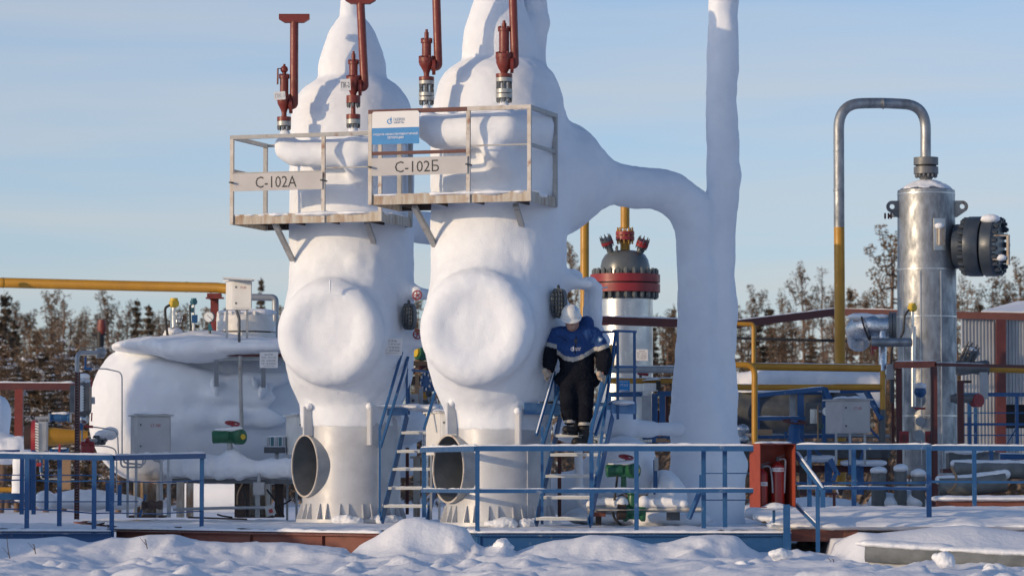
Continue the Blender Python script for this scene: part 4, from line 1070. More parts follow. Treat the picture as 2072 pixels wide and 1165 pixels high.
actuator('green motor actuator with crimson handwheel above the frosted manifold', 465, 882, 46.1, 1.0, 912)
# dark terminal block further behind
tb = thing('cable_terminal', 'dark snow dusted terminal block fixed in front of the tank', 'box', W(556, 905, 46.8))
MB().box(W(556, 910, 46.8), (.28, .15, .08)).build('base', M_DARKSTEEL, tb)
for i in range(5): MB().box(W(543 + i * 8, 893, 46.8), (.035, .1, .12)).build('module', M_TEAL if i % 2 else M_PIPEGREY, tb)
snow_px((540, 884, 46.8), (580, 884, 46.8), .12, .03, tb)
MB().tube([W(560, 915, 46.8), W(560, 940, 46.7)], .03, 8).build('gland', M_PIPEGREY, tb)
# cabinets around the skirts
hexbox_cabinet('plain pale cabinet on tube legs tucked behind the skirt of C-102A', 581, 640, 842, 919, 46.4, 600, None, M_WHITE, (581, 600, 612, 1052))
hexbox_cabinet('plain pale cabinet tucked behind the skirt of C-102Б', 868, 930, 836, 920, 43.9, 890, None, M_WHITE, (872, 889, 915, 1050))
tc_, *_ = hexbox_cabinet('grey cabinet with red LT-104 lettering in front of the tank', 264, 346, 842, 919, 45.4, 277, 'LT-104', M_BOX, (258, 275, 340, 1046))
MB().tube(arc_pts([W(250, 920, 45.4), W(250, 936, 45.4), W(293, 940, 45.4), W(295, 922, 45.4)], .05), .012, 8).build('conduit', M_PIPEGREY, tc_)
MB().tube(arc_pts([W(244, 920, 45.4), W(245, 944, 45.4), W(288, 945, 45.4), W(290, 922, 45.4)], .05), .012, 8).build('conduit', M_PIPEGREY, tc_)
MB().tube(arc_pts([W(306, 920, 45.4), W(312, 930, 45.4), W(326, 932, 45.4), W(327, 1030, 45.4)], .06), .022, 8).build('conduit', M_PIPEGREY, tc_)

# ------------------------------------------------------------------ things on the tank top
def transmitter(label, px, y_head, y_base, Y, mat, cable, sc=1.0):
    k = u(Y) * sc; c = W(px, y_head, Y)
    t = thing('level_transmitter', label, 'instrument', W(px, y_base, Y))
    MB().lathe([(7 * k, -8 * k), (9 * k, -6 * k), (9 * k, 6 * k), (7 * k, 8 * k)], c, (.5, -.85, .1), 18).build('head', mat, t)
    MB().cyl(c + Vector((0, 0, 8 * k)), 8 * k, 6 * k, Z, 16).build('cap', mat, t)
    MB().lathe([(4 * k, W(px, y_base, Y).z), (4 * k, c.z - 8 * k)], (c.x, Y, 0), Z, 12).build('neck', M_CHROME, t)
    if cable: MB().tube(arc_pts([W(*p) for p in cable], .12), .018 * sc, 8).build('cable', M_BLACK, t)
    return t
t = transmitter('yellow headed level transmitter with a black cable on the snowy tank', 352, 614, 662, 47.4, M_YELLOWB, [(344, 617, 47.3), (334, 622, 47.3), (335, 650, 47.3), (341, 692, 47.3)])
for i, (y, r) in enumerate(((632, 8), (640, 9), (647, 7))): ring_px(MB(), 361, y, y + 5, 47.5, r, 20).build('ring', M_CHROME, t)
post_px(MB(), 346, 625, 665, 47.4, .02).build('rod', M_CHROME, t)
ring_px(MB(), 351, 674, 682, 47.5, 21).build('flange', M_WHITE, t); ring_px(MB(), 351, 684, 691, 47.5, 21).build('flange', M_WHITE, t); ring_px(MB(), 351, 681, 685, 47.5, 16).build('gasket', M_BLACK, t)
s = SD(.03); s.ball(W(351, 672, 47.5), (.13, .13, .07)); frost('snow_cap', s, M_SNOW, t, .015, 1, .006, 8)
t = transmitter('small teal headed sensor with blue body on the snowy tank', 392, 611, 668, 47.5, M_TEAL, [(386, 616, 47.4), (384, 622, 47.4), (386, 668, 47.4)], .7)
MB().lathe([(4 * kT, W(0, 632, 47.5).z), (4 * kT, W(0, 622, 47.5).z)], (W(393, 0, 47.5).x, 47.5, 0), Z, 10).build('joint', M_TEAL, t)
MB().box(W(394, 645, 47.5), (.075, .07, .11)).build('body', M_BLUE, t); ring_px(MB(), 392, 676, 684, 47.5, 12).build('flange', M_WHITE, t)
ga = thing('pressure_gauge', 'round white pressure gauge on a blue cock beside the manway', 'gauge', W(424, 690, 47.3))
def gauge_face(t, c, r, axis):
    ax = Vector(axis).normalized()
    MB().lathe([(r, -.03), (r, .012), (r * .9, .016)], c, ax, 32).build('case', M_DARKSTEEL, t)
    MB().lathe([(r * .88, .013), (r * .88, .0175)], c, ax, 32).build('dial', M_GLASS, t)
    x = Vector((0, 0, 1)).cross(ax).normalized(); y = ax.cross(x)
    MB().bar(Vector(c) + ax * .0195 - (x * .3 - y * .3) * r, Vector(c) + ax * .0195 + (x * .65 - y * .5) * r, .006, .002, up=ax).build('needle', M_INK, t)
    m = MB()
    for i in range(11):
        a = R(-45 + 27 * i); d = x * math.cos(a) + y * math.sin(a)
        m.bar(Vector(c) + ax * .019 + d * r * .68, Vector(c) + ax * .019 + d * r * .82, .004, .001, up=ax)
    m.build('scale_marks', M_INK, t)
gauge_face(ga, W(423, 641, 47.3), 11.5 * u(47.3), (-.2, -1, 0))
MB().box(W(426, 662, 47.3), (.06, .06, .09)).build('cock', M_TEAL, ga); MB().tube([W(424, 652, 47.3), W(425, 690, 47.3)], .018, 8).build('stem', M_DARKSTEEL, ga); MB().bar(W(428, 652, 47.2), W(431, 664, 47.2), .02, .02).build('lever', M_CRIMSON, ga)
# ------------------------------------------------------------------ overhead yellow line and its red bracket
yl = thing('yellow_pipeline', 'long yellow overhead pipeline crossing above the treetops', 'pipe', W(200, 580, 50))
MB().tube([W(-120, 570, 50.5), W(10, 572, 50.3), W(250, 578, 50), W(440, 582, 49.8), W(475, 586, 49.7)], 10.3 * u(50), 24).build('pipe', M_YELLOW, yl)
for x, y in ((6, 572), (378, 580.5), (427, 582)): MB().lathe([(10.6 * u(50), -.015), (10.9 * u(50), 0), (10.6 * u(50), .015)], W(x, y, 50), (1, 0, -.02), 24).build('weld', M_YELLOW, yl)
br = thing('pipe_bracket', 'red oxide bracket post carrying the yellow overhead line', 'support', W(434, 690, 49.9))
post_px(MB(), 434, 602, 690, 49.9, .11, .11).build('post', M_RED, br); MB().bar(W(420, 598, 49.9), W(448, 598, 49.9), .2, .06).build('saddle', M_RED, br); MB().bar(W(417, 603, 49.8), W(453, 603, 49.8), .16, .02).build('plate', M_RED, br); MB().bar(W(420, 599, 49.8), W(432, 612, 49.8), .02, .02).build('gusset', M_RED, br)
# ------------------------------------------------------------------ level gauge at the tank end, perforated strut, valves
lg = thing('level_gauge', 'tall glass level gauge column on a bent pipe at the tank end', 'instrument', W(165, 880, 45.6))
MB().tube(arc_pts([W(212, 713, 46.6), W(190, 714, 46.2), W(156, 714, 45.7), (W(156, 752, 45.7))], .12), .032, 14).build('top_pipe', M_PIPEGREY, lg)
MB().lathe([(.07, -.05), (.07, -.012), (.06, -.012), (.06, .012), (.07, .012), (.07, .05)], W(203, 714, 46.4), (1, .3, 0), 20).build('flange', M_PIPEGREY, lg)
MB().lathe([(.075, -.04), (.085, 0), (.06, .05)], W(170, 770, 45.5), (1, -.5, .3), 16).build('head', M_CHROME, lg)
MB().lathe([(.05, -.24), (.10, -.2), (.115, -.15), (.115, .15), (.10, .2), (.05, .24)], W(168, 806, 45.52), Z, 10).build('column', M_FLG, lg)
MB().box(W(166, 806, 45.39), (.05, .02, .34)).build('glass', M_GLASS, lg)
for i in range(10): MB().box(W(170, 781 + i * 5.6, 45.375), (.03, .012, .012)).build('scale_mark', M_DARKSTEEL, lg)
MB().box(W(180, 806, 45.5), (.06, .1, .30)).build('side_cover', M_STAINED, lg); MB().box(W(188, 810, 45.5), (.05, .06, .09)).build('clamp', M_PIPEGREY, lg)
MB().box(W(149, 806, 45.7), (.09, .1, .36)).build('rear_column', M_FLG, lg)
MB().lathe([(.06, -.05), (.075, 0), (.05, .05)], W(170, 848, 45.5), (1, -.4, 0), 14).build('bottom_cock', M_CHROME, lg)
for y in (774, 844): MB().tube([W(186, y - 10, 45.4), W(185, y + 8, 45.4)], .01, 6).build('handle', M_CRIMSON, lg)
MB().tube([W(166, 852, 45.5), W(166, 878, 45.5), W(166, 912, 45.5)], .012, 8).build('drain', M_PIPEGREY, lg); MB().box(W(165, 862, 45.5), (.04, .04, .1)).build('drain_cock', M_BLUE, lg)
s = SD(.03); s.ball(W(170, 762, 45.5), (.08, .09, .05)); frost('snow_cap', s, M_SNOW, lg, .014, 1, .006, 9)
for name_, lab_, pts in (('impulse_tube', 'thin bent steel tube running from the gauge pipe down over the tank end', [(178, 745, 45.6), (215, 746, 46.6), (242, 752, 46.4), (247, 760, 46.3), (247, 925, 45.6)]),
                  ('impulse_tube', 'thin bent tube with red cock from the lower gauge to the cabinet', [(170, 862, 45.5), (195, 864, 45.6), (232, 870, 45.5), (238, 880, 45.4), (240, 930, 45.4)]),
                  ('impulse_tube', 'short thin tube curving from the red transmitter to the deck', [(182, 901, 45.3), (215, 902, 45.3), (234, 908, 45.3), (236, 925, 45.3), (236, 1000, 45.3)])):
    t = tag(MB().tube(arc_pts([W(*p) for p in pts], .06), .009, 7).build(name_, M_PIPEGREY, None), lab_, 'tube')
t = thing('needle_valve', 'small red handled needle cock on the lower gauge tube', 'valve', W(180, 862, 45.5))
MB().bar(W(170, 862, 45.45), W(188, 863, 45.45), .035, .035).build('body', M_CRIMSON, t)
t = thing('needle_valve', 'small blue needle cock on the upper gauge tube', 'valve', W(177, 745, 45.6))
MB().bar(W(170, 745, 45.55), W(186, 746, 45.55), .03, .04).build('body', M_BLUE, t); MB().tube([W(173, 745, 45.55), W(173, 722, 45.6)], .014, 7).build('stem', M_BLUE, t)
nz_ = thing('tank_nozzle', 'small grey flanged side nozzle on the tank end above the red transmitter', 'nozzle', W(200, 892, 46))
MB().tube([W(172, 892, 45.7), W(192, 891, 45.9), W(214, 890, 46.4)], .028, 12).build('pipe', M_PIPEGREY, nz_)
for x in (197, 205): MB().lathe([(.065, -.02), (.065, .02)], W(x, 890, 46.0 + (x - 197) * .02), (1, .35, 0), 18).build('flange', M_DARKSTEEL, nz_)
m = MB(); boltring(m, W(201, 890, 46.05), (1, .35, 0), .052, 8, .011, .16); m.build('studs', M_DARKSTEEL, nz_)
s = SD(.04); s.ball(W(205, 880, 46.1), (.09, .12, .06)); s.ball(W(222, 876, 46.4), (.12, .14, .09)); frost('snow_cap', s, M_SNOW, nz_, .018, 1, .01, 6)
rt = thing('pressure_transmitter', 'red cast transmitter block with round lugs at the end of the tank', 'instrument', W(176, 930, 45.2))
MB().lathe([(.075, -.07), (.09, -.05), (.09, .05), (.075, .07)], W(177, 905, 45.2), (.25, -.95, .1), 14).build('body', M_CRIMSON, rt)
for x, y in ((167, 897), (187, 897), (167, 916), (187, 916), (177, 890)): MB().ball(W(x, y, 45.1), .03, 10, 7).build('lug', M_CRIMSON, rt)
MB().box(W(178, 928, 45.2), (.1, .09, .05)).build('foot', M_CRIMSON, rt)
st = thing('perforated_strut', 'rusty perforated steel strut standing on the walkway deck', 'post', W(155, 1050, 44.9))
post_px(MB(), 151.5, 752, 1050, 44.9, .014, .05).build('flange', M_MAROON, st); post_px(MB(), 159, 752, 1050, 44.9, .014, .05).build('flange', M_MAROON, st)
mm = None
for i in range(52):
    p = W(155.2, 756 + i * 5.7, 44.9)
    if mm is None:
        o_ = MB().box((0, 0, 0), (.036, .012, .02)).build('rung', M_MAROON, None, flat=True); mm = o_.data; bpy.data.objects.remove(o_)
    piece('rung', mm, st, Matrix.Translation(p))
post_px(MB(), 155.2, 752, 1050, 44.95, .034, .01).build('web', M_RAILGREY, st)
rb = thing('pipe_rack', 'dark red beam on a rusty post carrying snow at the forest side', 'support', W(38, 900, 56))
MB().bar(W(-60, 781, 56), W(152, 782, 56), .12, .11).build('beam', M_MAROON, rb); post_px(MB(), 38, 787, 898, 56, .13, .13).build('post', M_RED, rb); snow_px((-60, 774, 56), (152, 775, 56), .12, .03, rb)
yc = thing('yellow_reducer', 'yellow tapered pipe reducer bolted to a red flange behind the railing', 'pipe', W(120, 882, 50))
MB().lathe([(.135, 0), (.135, .12), (.115, .3), (.085, .62)], W(90, 883, 50), (1, .1, 0), 24).build('reducer', M_YELLOW, yc)
MB().lathe([(.24, -.06), (.26, 0), (.20, .04)], W(72, 885, 50), (1, .1, 0), 24).build('flange', M_CRIMSON, yc)
MB().lathe([(.17, -.12), (.17, 0)], W(66, 885, 50), (1, .1, 0), 24).build('flange_neck', M_DARK, yc)
bx = thing('louvre_box', 'grey louvred instrument box in front of the red flange', 'box', W(85, 885, 49))
MB().box(W(87, 883, 49), (.12, .2, .43)).build('body', M_PIPEGREY, bx)
for i in range(11): MB().box(W(76, 857 + i * 5.4, 48.95), (.05, .16, .022), Matrix.Rotation(R(20), 4, 'Y').to_3x3()).build('louvre', M_WHITE, bx)
def blue_valve(label, px, py, Y, sc, redh=True):
    t = thing('blue_valve', label, 'valve', W(px, py, Y)); k = u(Y) * sc
    MB().lathe([(9 * k, -20 * k), (9 * k, -17 * k), (6 * k, -15 * k), (9 * k, 0), (6 * k, 15 * k), (9 * k, 17 * k), (9 * k, 20 * k)], W(px, py, Y), (1, .1, 0), 18).build('body', M_BLUE, t)
    for s in (-1, 1): MB().lathe([(9.5 * k, -2 * k), (9.5 * k, 2 * k)], W(px, py, Y) + Vector((s * 22 * k, 0, 0)), (1, .1, 0), 18).build('flange', M_BLUE if sc < .9 else M_PIPEGREY, t)
    if redh: MB().bar(W(px, py, Y - .06) , W(px + 1, py - 20 * sc, Y - .06), .03, .02).build('lever', M_CRIMSON, t)
    MB().tube([W(px - 50 * sc, py + 1, Y), W(px - 22 * sc, py, Y)], 4 * k, 12).build('pipe', M_PIPEGREY, t)
    s = SD(.03); s.ball(W(px - 6, py - 9 * sc, Y), (12 * k, .06, 2.5 * k)); s.ball(W(px + 12 * sc, py - 9 * sc, Y), (8 * k, .06, 3 * k)); frost('snow_cap', s, M_SNOW, t, .014, 1, .006, 8)
blue_valve('blue bodied ball cock with snow on a pipe above the yellow reducer', 121, 845, 50.5, 1.0, False)
blue_valve('small blue cock with red lever behind the walkway railing', 120, 914, 48.5, .8)
t = thing('drain_cock', 'red and blue drain cock hanging from a tube behind the walkway railing', 'valve', W(82, 950, 48.5))
MB().bar(W(72, 939, 48.5), W(84, 939, 48.5), .06, .05).build('handle', M_CRIMSON, t); MB().tube([W(83, 930, 48.5), W(83, 955, 48.5)], .025, 10).build('body', M_BLUE, t)
MB().tube(arc_pts([W(83, 955, 48.5), W(83, 968, 48.5), W(95, 968, 48.5), W(150, 969, 48.4)], .06), .01, 7).build('tube', M_PIPEGREY, t)
bt = thing('white_tank', 'pale snow dusted tank end at the forest edge behind the red post', 'tank', W(-20, 900, 58))
m = SD(.1); m.drum(W(-120, 850, 58), W(18, 850, 58), .42, .2); m.ball(W(0, 905, 57), (.42, .5, .25)); frost('frost_shell', m, M_FROST, bt, .04, 2, .03, 2)
pl_ = thing('log_support', 'split timber block standing behind the walkway ropes', 'timber', W(134, 1000, 47.5))
post_px(MB(), 134, 915, 990, 47.5, .12, .1).build('block', M_WOOD, pl_)
t = thing('frosted_elbow', 'frosted vertical stub pipe behind the walkway posts', 'pipe', W(40, 990, 47))
m = SD(.06); tube_px(m, [(45, 930, 47.5), (40, 960, 47.5), (42, 1000, 47.5)], [20, 16, 18]); frost('frost_shell', m, M_FROST, t, .025, 2, .015, 4)
for i, (x, y, w_, h_, lab) in enumerate(((90, 1012, .12, .12, 'small round snow lump on the walkway deck behind the posts'), (170, 1010, .45, .14, 'long low snow hump behind the rusty perforated strut'), (225, 1012, .4, .10, 'flat snow hump below the end of the tank'), (20, 910, .5, .22, 'snow drift on the white tank end beside the red post'))):
    s = SD(.08); s.ball(W(x, y, 46.5 if i < 3 else 54), (w_, .4, h_)); s.ball(W(x + 20, y + 6, 46.4 if i < 3 else 54), (w_ * .6, .3, h_ * .7)); tag(frost('snow_hump', s, M_SNOW, None, .03, 2, .03, 3), lab, 'snow heap')
t = thing('blue_beam', 'blue painted channel lying low behind the walkway ropes', 'beam', W(20, 1010, 46.5))
MB().bar(W(-80, 1004, 46.5), W(80, 1004, 46.5), .05, .09).build('channel', M_BLUE, t)
MB().tube([W(-80, 990, 47.5), W(30, 990, 47.5)], .035, 10).build('yellow_conduit', M_YELLOW, t)
t = thing('brown_valve', 'rust brown valve lying on the deck under the grey cabinet', 'valve', W(306, 1022, 45.2))
MB().lathe([(.05, -.12), (.06, -.1), (.04, -.06), (.065, 0), (.04, .06), (.06, .1), (.06, .14)], W(306, 1021, 45.2), (1, -.2, 0), 16).build('body', M_DARK, t); wheel('handwheel', M_DARK, t, W(290, 1023, 45.1), (1, -.2, 0), .05, .008, 4)
bar_px(MB(), (295, 1000, 45.3), (283, 1046, 45.3), .03).build('prop', M_BLUE, t)
t = tag(MB().lathe([(.30, -.5), (.30, .5)], W(430, 1000, 55), (1, -.15, 0), 28).build('storage_drum', M_FROST, None), 'white round drum lying on snow far behind the support frame', 'drum')
# ------------------------------------------------------------------ explosion-proof lamps, handwheels and small things between the separators
M_LENS = mk('smoked_glass', (.10, .105, .11), .12, .6, c2=(.05, .05, .055), nsc=14)
def cage_lamp(label, px, py, Y, wpx, hpx):
    k = u(Y); c = W(px, py, Y); w, h = wpx * k / 2, hpx * k / 2
    t = thing('cage_lamp', label, 'lamp', c, 'oval cage lamps on the separators')
    M = frame(c, D1, Z)
    def oval(sx, sy, n=28): return [(sx * (abs(math.cos(2 * math.pi * i / n)) ** .7) * (1 if math.cos(2 * math.pi * i / n) > 0 else -1), sy * (abs(math.sin(2 * math.pi * i / n)) ** .6) * (1 if math.sin(2 * math.pi * i / n) > 0 else -1)) for i in range(n)]
    MB().prism(oval(w, h), M @ T((0, 0, -.14)), .12).build('housing', M_DARKSTEEL, t)
    MB().prism(oval(w * .8, h * .85), M @ T((0, 0, -.02)), .03).build('glass', M_LENS, t)
    for i in range(6):
        y = h * (-.75 + .3 * i); x = w * .86 * math.sqrt(max(.15, 1 - (y / h) ** 4))
        MB().tube([M @ Vector((-x, y, 0)), M @ Vector((-x * .6, y, .04)), M @ Vector((x * .6, y, .04)), M @ Vector((x, y, 0))], .007, 6).build('cage_bar', M_DARKSTEEL, t)
    for x in (-.42, 0, .42): MB().tube([M @ Vector((x * w, -h * .96, 0)), M @ Vector((x * w, -h * .6, .045)), M @ Vector((x * w, h * .6, .045)), M @ Vector((x * w, h * .96, 0))], .007, 6).build('cage_bar', M_DARKSTEEL, t)
    MB().torus(M @ Vector((0, h * 1.05, -.06)), D1, .03, .01, 12, 6).build('eye', M_DARKSTEEL, t)
    return t
cage_lamp('oval cage fronted lamp on the side of the C-102A vessel', 824, 640, 44.75, 26, 54)
cage_lamp('oval cage fronted lamp above the worker on the C-102Б vessel', 1127, 613, 41.72, 30, 60)
for px, py, Y, lab in ((844, 597, 44.7, 'small crimson handwheel on the upper frosted cock between the two vessels'), (845, 676, 44.8, 'small crimson handwheel on the lower frosted cock between the two vessels')):
    t = thing('handwheel', lab, 'handwheel', W(px, py, Y))
    wheel('wheel', M_CRIMSON, t, W(px, py, Y), (-.25, -.95, .1), .058, .009, 5); MB().tube([W(px, py, Y), W(px + 3, py, Y + .25)], .012, 8).build('stem', M_PIPEGREY, t)
t = thing('green_motor', 'green motor with yellow end cap glimpsed between the two vessels', 'motor', W(852, 740, 47.5))
MB().lathe([(.11, -.2), (.12, .05), (.10, .12)], W(858, 712, 47.5), (-.8, -.6, 0), 18).build('body', M_GREEN, t); MB().lathe([(.075, .12), (.07, .15)], W(858, 712, 47.5), (-.8, -.6, 0), 16).build('end_cap', M_YELLOWB, t); MB().box(W(850, 735, 47.6), (.4, .2, .06)).build('base', M_DARK, t)
t = thing('brown_strut', 'brown post and snowy slanting beam behind the gap between the vessels', 'support', W(845, 820, 47.8))
post_px(MB(), 844, 728, 815, 47.8, .05).build('post', M_WOOD, t); bar_px(MB(), (832, 752, 47.9), (885, 722, 47.9), .06, .09).build('beam', M_MAROON, t); bar_px(MB(), (832, 746, 47.9), (885, 716, 47.9), .07, .02).build('snow_cap', M_SNOW, t); bar_px(MB(), (832, 770, 48), (885, 768, 48), .05, .12).build('lower_beam', M_DARK, t)
t = thing('blue_flange', 'round blue bolted flange between the vessels above the stair landing', 'valve', W(866, 800, 46.8))
MB().lathe([(.14, -.04), (.14, .04)], W(868, 772, 46.8), (-.75, -.65, 0), 24).build('disc', M_BLUE, t); MB().lathe([(.10, .0), (.09, .2)], W(868, 772, 46.8), (.75, .65, 0), 20).build('body', M_BLUE, t)
bolts('nut', M_CHROME, t, W(868, 772, 46.8) + Vector((-.75, -.65, 0)) * .045, (-.75, -.65, 0), .105, 8, .022, .03)
t = tag(MB().tube([W(832, 800, 48), W(868, 800, 48)], .045, 12).build('yellow_pipe', M_YELLOW, None), 'short glimpse of yellow pipe between the two vessels', 'pipe')
t = thing('junction_box', 'grey junction box on a post beside the stair landing', 'box', W(838, 830, 45.6))
MB().box(W(838, 812, 45.6), (.11, .08, .2)).build('body', M_PIPEGREY, t); MB().ball(W(836, 810, 45.53), .022, 10, 6).build('knob', M_DARKSTEEL, t); MB().box(W(852, 806, 45.8), (.05, .08, .28)).build('rail', M_BOX, t)
for i, (x, y, m_) in enumerate(((872, 806, M_PIPEGREY), (862, 814, M_DARKSTEEL), (880, 812, M_CHROME), (868, 796, M_DARKSTEEL))):
    tag(MB().lathe([(.03, -.04), (.05, -.03), (.035, 0), (.05, .03), (.03, .04)], W(x, y, 46.2), (1, -.4 + .2 * i, .2), 12).build('pipe_fitting', m_, None), ['small grey pipe fitting', 'small dark ribbed fitting', 'small bright fitting', 'small dark upper fitting'][i] + ' in the snow beside the stair landing', 'fitting', 'pipe fittings between the vessels')
t = thing('frosted_bulb', 'round frost covered vessel end behind the open treads of the first stairs', 'vessel', W(828, 1000, 46.9))
m = SD(.1); m.ball(W(828, 862, 46.9), (.27, .3, .25)); m.drum(W(800, 960, 47.2), W(800, 880, 47.3), .30, .1); frost('frost_shell', m, M_FROST, t, .03, 2, .015, 2.5)
t = thing('pipe_rack_post', 'pale bare post and foil wrapped pipe behind the first stairs', 'post', W(845, 1050, 46.5))
post_px(MB(), 843, 925, 1045, 46.5, .09, .08).build('post', M_STAINED, t); MB().tube([W(860, 878, 46.2), W(860, 985, 46.2)], .045, 14).build('foil_pipe', M_FOIL, t); MB().bar(W(830, 925, 46.4), W(868, 922, 46.4), .06, .03).build('shelf', M_STAINED, t); MB().bar(W(830, 974, 46.4), W(868, 974, 46.4), .05, .02).build('shelf', M_STAINED, t)
for x, y0, y1, Y, lab in ((824, 905, 1040, 46.7, 'rusty perforated strut behind the treads of the first stairs'), (1132, 892, 1046, 42.6, 'rusty perforated strut behind the treads below the worker')):
    t = thing('perforated_strut', lab, 'post', W(x, y1, Y))
    post_px(MB(), x, y0, y1, Y, .045, .04).build('post', M_MAROON, t)
    for i in range(12): MB().box(W(x, y0 + (y1 - y0) * (i + .5) / 12, Y - .022), (.014, .004, .03)).build('slot', M_DARK, t)

# ------------------------------------------------------------------ low pipework between the stairs and the riser
t = thing('frosted_branch', 'sunlit frosted branch pipe reaching from the riser towards the stairs', 'pipe', W(1260, 900, 43.6))
m = SD(.07); tube_px(m, [(1375, 868, 43.7), (1322, 868, 43.6), (1318, 868, 43.6), (1290, 866, 43.5), (1262, 862, 43.5), (1225, 858, 43.5)], [14, 13, 17, 18, 30, 30]); m.ball(W(1250, 858, 43.5), (.2, .2, .13)); frost('frost_shell', m, M_FROST, t, .02, 2, .012, 3)
t = thing('frosted_drum', 'squat frosted drum under the branch pipe behind the deck railing', 'vessel', W(1255, 1040, 43.3))
m = SD(.12); m.ball(W(1262, 925, 43.3), (.38, .35, .26)); m.ball(W(1225, 960, 43.4), (.35, .3, .3)); m.ball(W(1300, 960, 43.4), (.2, .3, .25)); m.ball(W(1160, 1000, 43.5), (.4, .3, .3)); m.ball(W(1150, 870, 43.6), (.2, .2, .16)); frost('frost_shell', m, M_FROST, t, .025, 2, .02, 3)
t = thing('frosted_downpipe', 'slim white frosted downpipe below the boots of the worker', 'pipe', W(1173, 1030, 42.6))
m = SD(.04); tube_px(m, [(1170, 900, 42.6), (1172, 980, 42.6), (1176, 1015, 42.55), (1190, 1026, 42.5), (1215, 1028, 42.4)], [9, 8.5, 8, 9, 10]); frost('frost_shell', m, M_FROST, t, .012, 2, .008, 5)
gv_ = thing('green_valve', 'green gate valve with motor actuator and crimson handwheel behind the deck railing', 'valve', W(1278, 1050, 41.9))
_t, c_, k_ = actuator('green motor actuator', 1262, 950, 41.9, 1.0, 985, True)
for ch in list(_t.children):
    ch.parent = gv_; ch.location = _t.location - gv_.location
bpy.data.objects.remove(_t)
MB().lathe([(.075, -.2), (.085, -.16), (.05, -.1), (.07, -.02), (.055, .08), (.075, .1), (.075, .13), (.04, .16)], W(1280, 1015, 41.9), Z, 20).build('bonnet', M_GREEN, gv_)
MB().lathe([(.11, -.13), (.11, -.09), (.08, -.06), (.085, 0), (.08, .06), (.11, .09), (.11, .13)], W(1283, 1036, 41.9), (1, .1, 0), 22).build('body', M_GREEN, gv_)
MB().tube(arc_pts([W(1249, 962, 41.8), W(1247, 985, 41.8), W(1243, 1012, 41.8)], .05), .014, 8).build('cable', M_BLACK, gv_)
rp = thing('flanged_pipe', 'snow topped horizontal pipe with rusty flanges through the green valve', 'pipe', W(1300, 1045, 41.9))
MB().tube([W(1190, 1030, 42.0), W(1265, 1030, 41.9)], .06, 14).build('pipe', M_PIPEGREY, rp); MB().tube([W(1305, 1030, 41.9), W(1420, 1030, 41.6)], .035, 12).build('pipe', M_PIPEGREY, rp)
MB().lathe([(.10, -.05), (.10, .05)], W(1257, 1034, 41.85), (1, .1, 0), 20).build('flange', M_DARK, rp); MB().bar(W(1198, 1040, 41.9), W(1225, 1040, 41.9), .2, .05).build('shoe', M_REDBEAM, rp); post_px(MB(), 1211, 1040, 1062, 41.9, .07).build('stand', M_DARK, rp)
MB().bar(W(1190, 1031, 41.7), W(1420, 1030, 41.5), .02, .012).build('angle_bar', M_STAINED, rp)
post_px(MB(), 1362, 1030, 1052, 41.9, .16, .1).build('stand', M_DARKSTEEL, rp)
m = SD(.04); tube_px(m, [(1195, 1020, 42.0), (1225, 1016, 42.0), (1250, 1016, 41.9)], [9, 11, 9]); m.ball(W(1257, 1016, 41.9), (.09, .1, .08)); m.ball(W(1303, 1016, 41.9), (.08, .1, .08)); tube_px(m, [(1310, 1019, 41.9), (1345, 1015, 41.8), (1385, 1019, 41.7)], [8, 11, 8]); frost('snow_cap', m, M_SNOW, rp, .014, 1, .012, 6)
bent = thing('bent_rod', 'short bent dark conduit sticking out of snow below the green valve', 'pipe', W(1250, 1060, 41.5))
MB().tube(arc_pts([W(1240, 1036, 41.6), W(1244, 1050, 41.5), W(1256, 1060, 41.4)], .05), .016, 8).build('conduit', M_BLACK, bent)
for x, y0, y1, Y, lab, mat in ((1326, 930, 1000, 43, 'short blue post with a pale clamp beside the riser pipe', M_BLUE),):
    t = thing('blue_post', lab, 'post', W(x, y1, Y)); post_px(MB(), x, y0, y1, Y, .05).build('post', mat, t); MB().box(W(1328, 938, 42.9), (.05, .06, .17)).build('clamp', M_PIPEGREY, t)

# ------------------------------------------------------------------ vessel with the red bolted collar, far behind the stairs
CV = thing('filter_vessel', 'aluminium clad vessel with grey dome and red bolted collar seen under the frosted arch', 'vessel', W(1267, 960, 50))
YC = 50.0; kC = u(YC); cx = W(1265, 600, YC).x
zc_ = lambda py: W(1265, py, YC).z
def lat(name, prof, mat, parent, x, Y, n=48): return MB().lathe([(r * u(Y), W(1265, py, Y).z) for py, r in prof][::-1] if prof[0][0] < prof[-1][0] else [(r * u(Y), W(1265, py, Y).z) for py, r in prof], (x, Y, 0), Z, n).build(name, mat, parent)
lat('shell', [(603, 56), (980, 56)], M_ALU, CV, cx, YC)
for y in (652, 770): lat('cladding_band', [(y, 56.6), (y + 3, 56.6)], M_GALV, CV, cx, YC)
lat('collar', [(556, 71), (572, 71)], M_CRIMSON, CV, cx, YC); lat('collar', [(575, 71), (592, 71)], M_CRIMSON, CV, cx, YC); lat('gasket', [(570, 66), (577, 66)], M_BLACK, CV, cx, YC)
M_DOME = mk('grey_dome_paint', (.14, .15, .15), .28, .2, c2=(.11, .12, .12), nsc=5)
lat('dome', [(506, 10), (507, 20), (510, 32), (516, 41), (526, 47), (538, 50), (556, 51)], M_DOME, CV, cx, YC)
lat('neck', [(592, 58), (606, 57)], M_DOME, CV, cx, YC)
bolts('nut', M_DOME, CV, (cx, YC, zc_(551)), Z, 63 * kC, 24, .036, .07); bolts('nut', M_DOME, CV, (cx, YC, zc_(598)), Z, 63 * kC, 24, .036, .07)
lat('outlet_pipe', [(380, 9.2), (462, 9.2)], M_YELLOW, CV, cx, YC, 20); lat('outlet_neck', [(488, 9.5), (508, 10)], M_YELLOW, CV, cx, YC, 20)
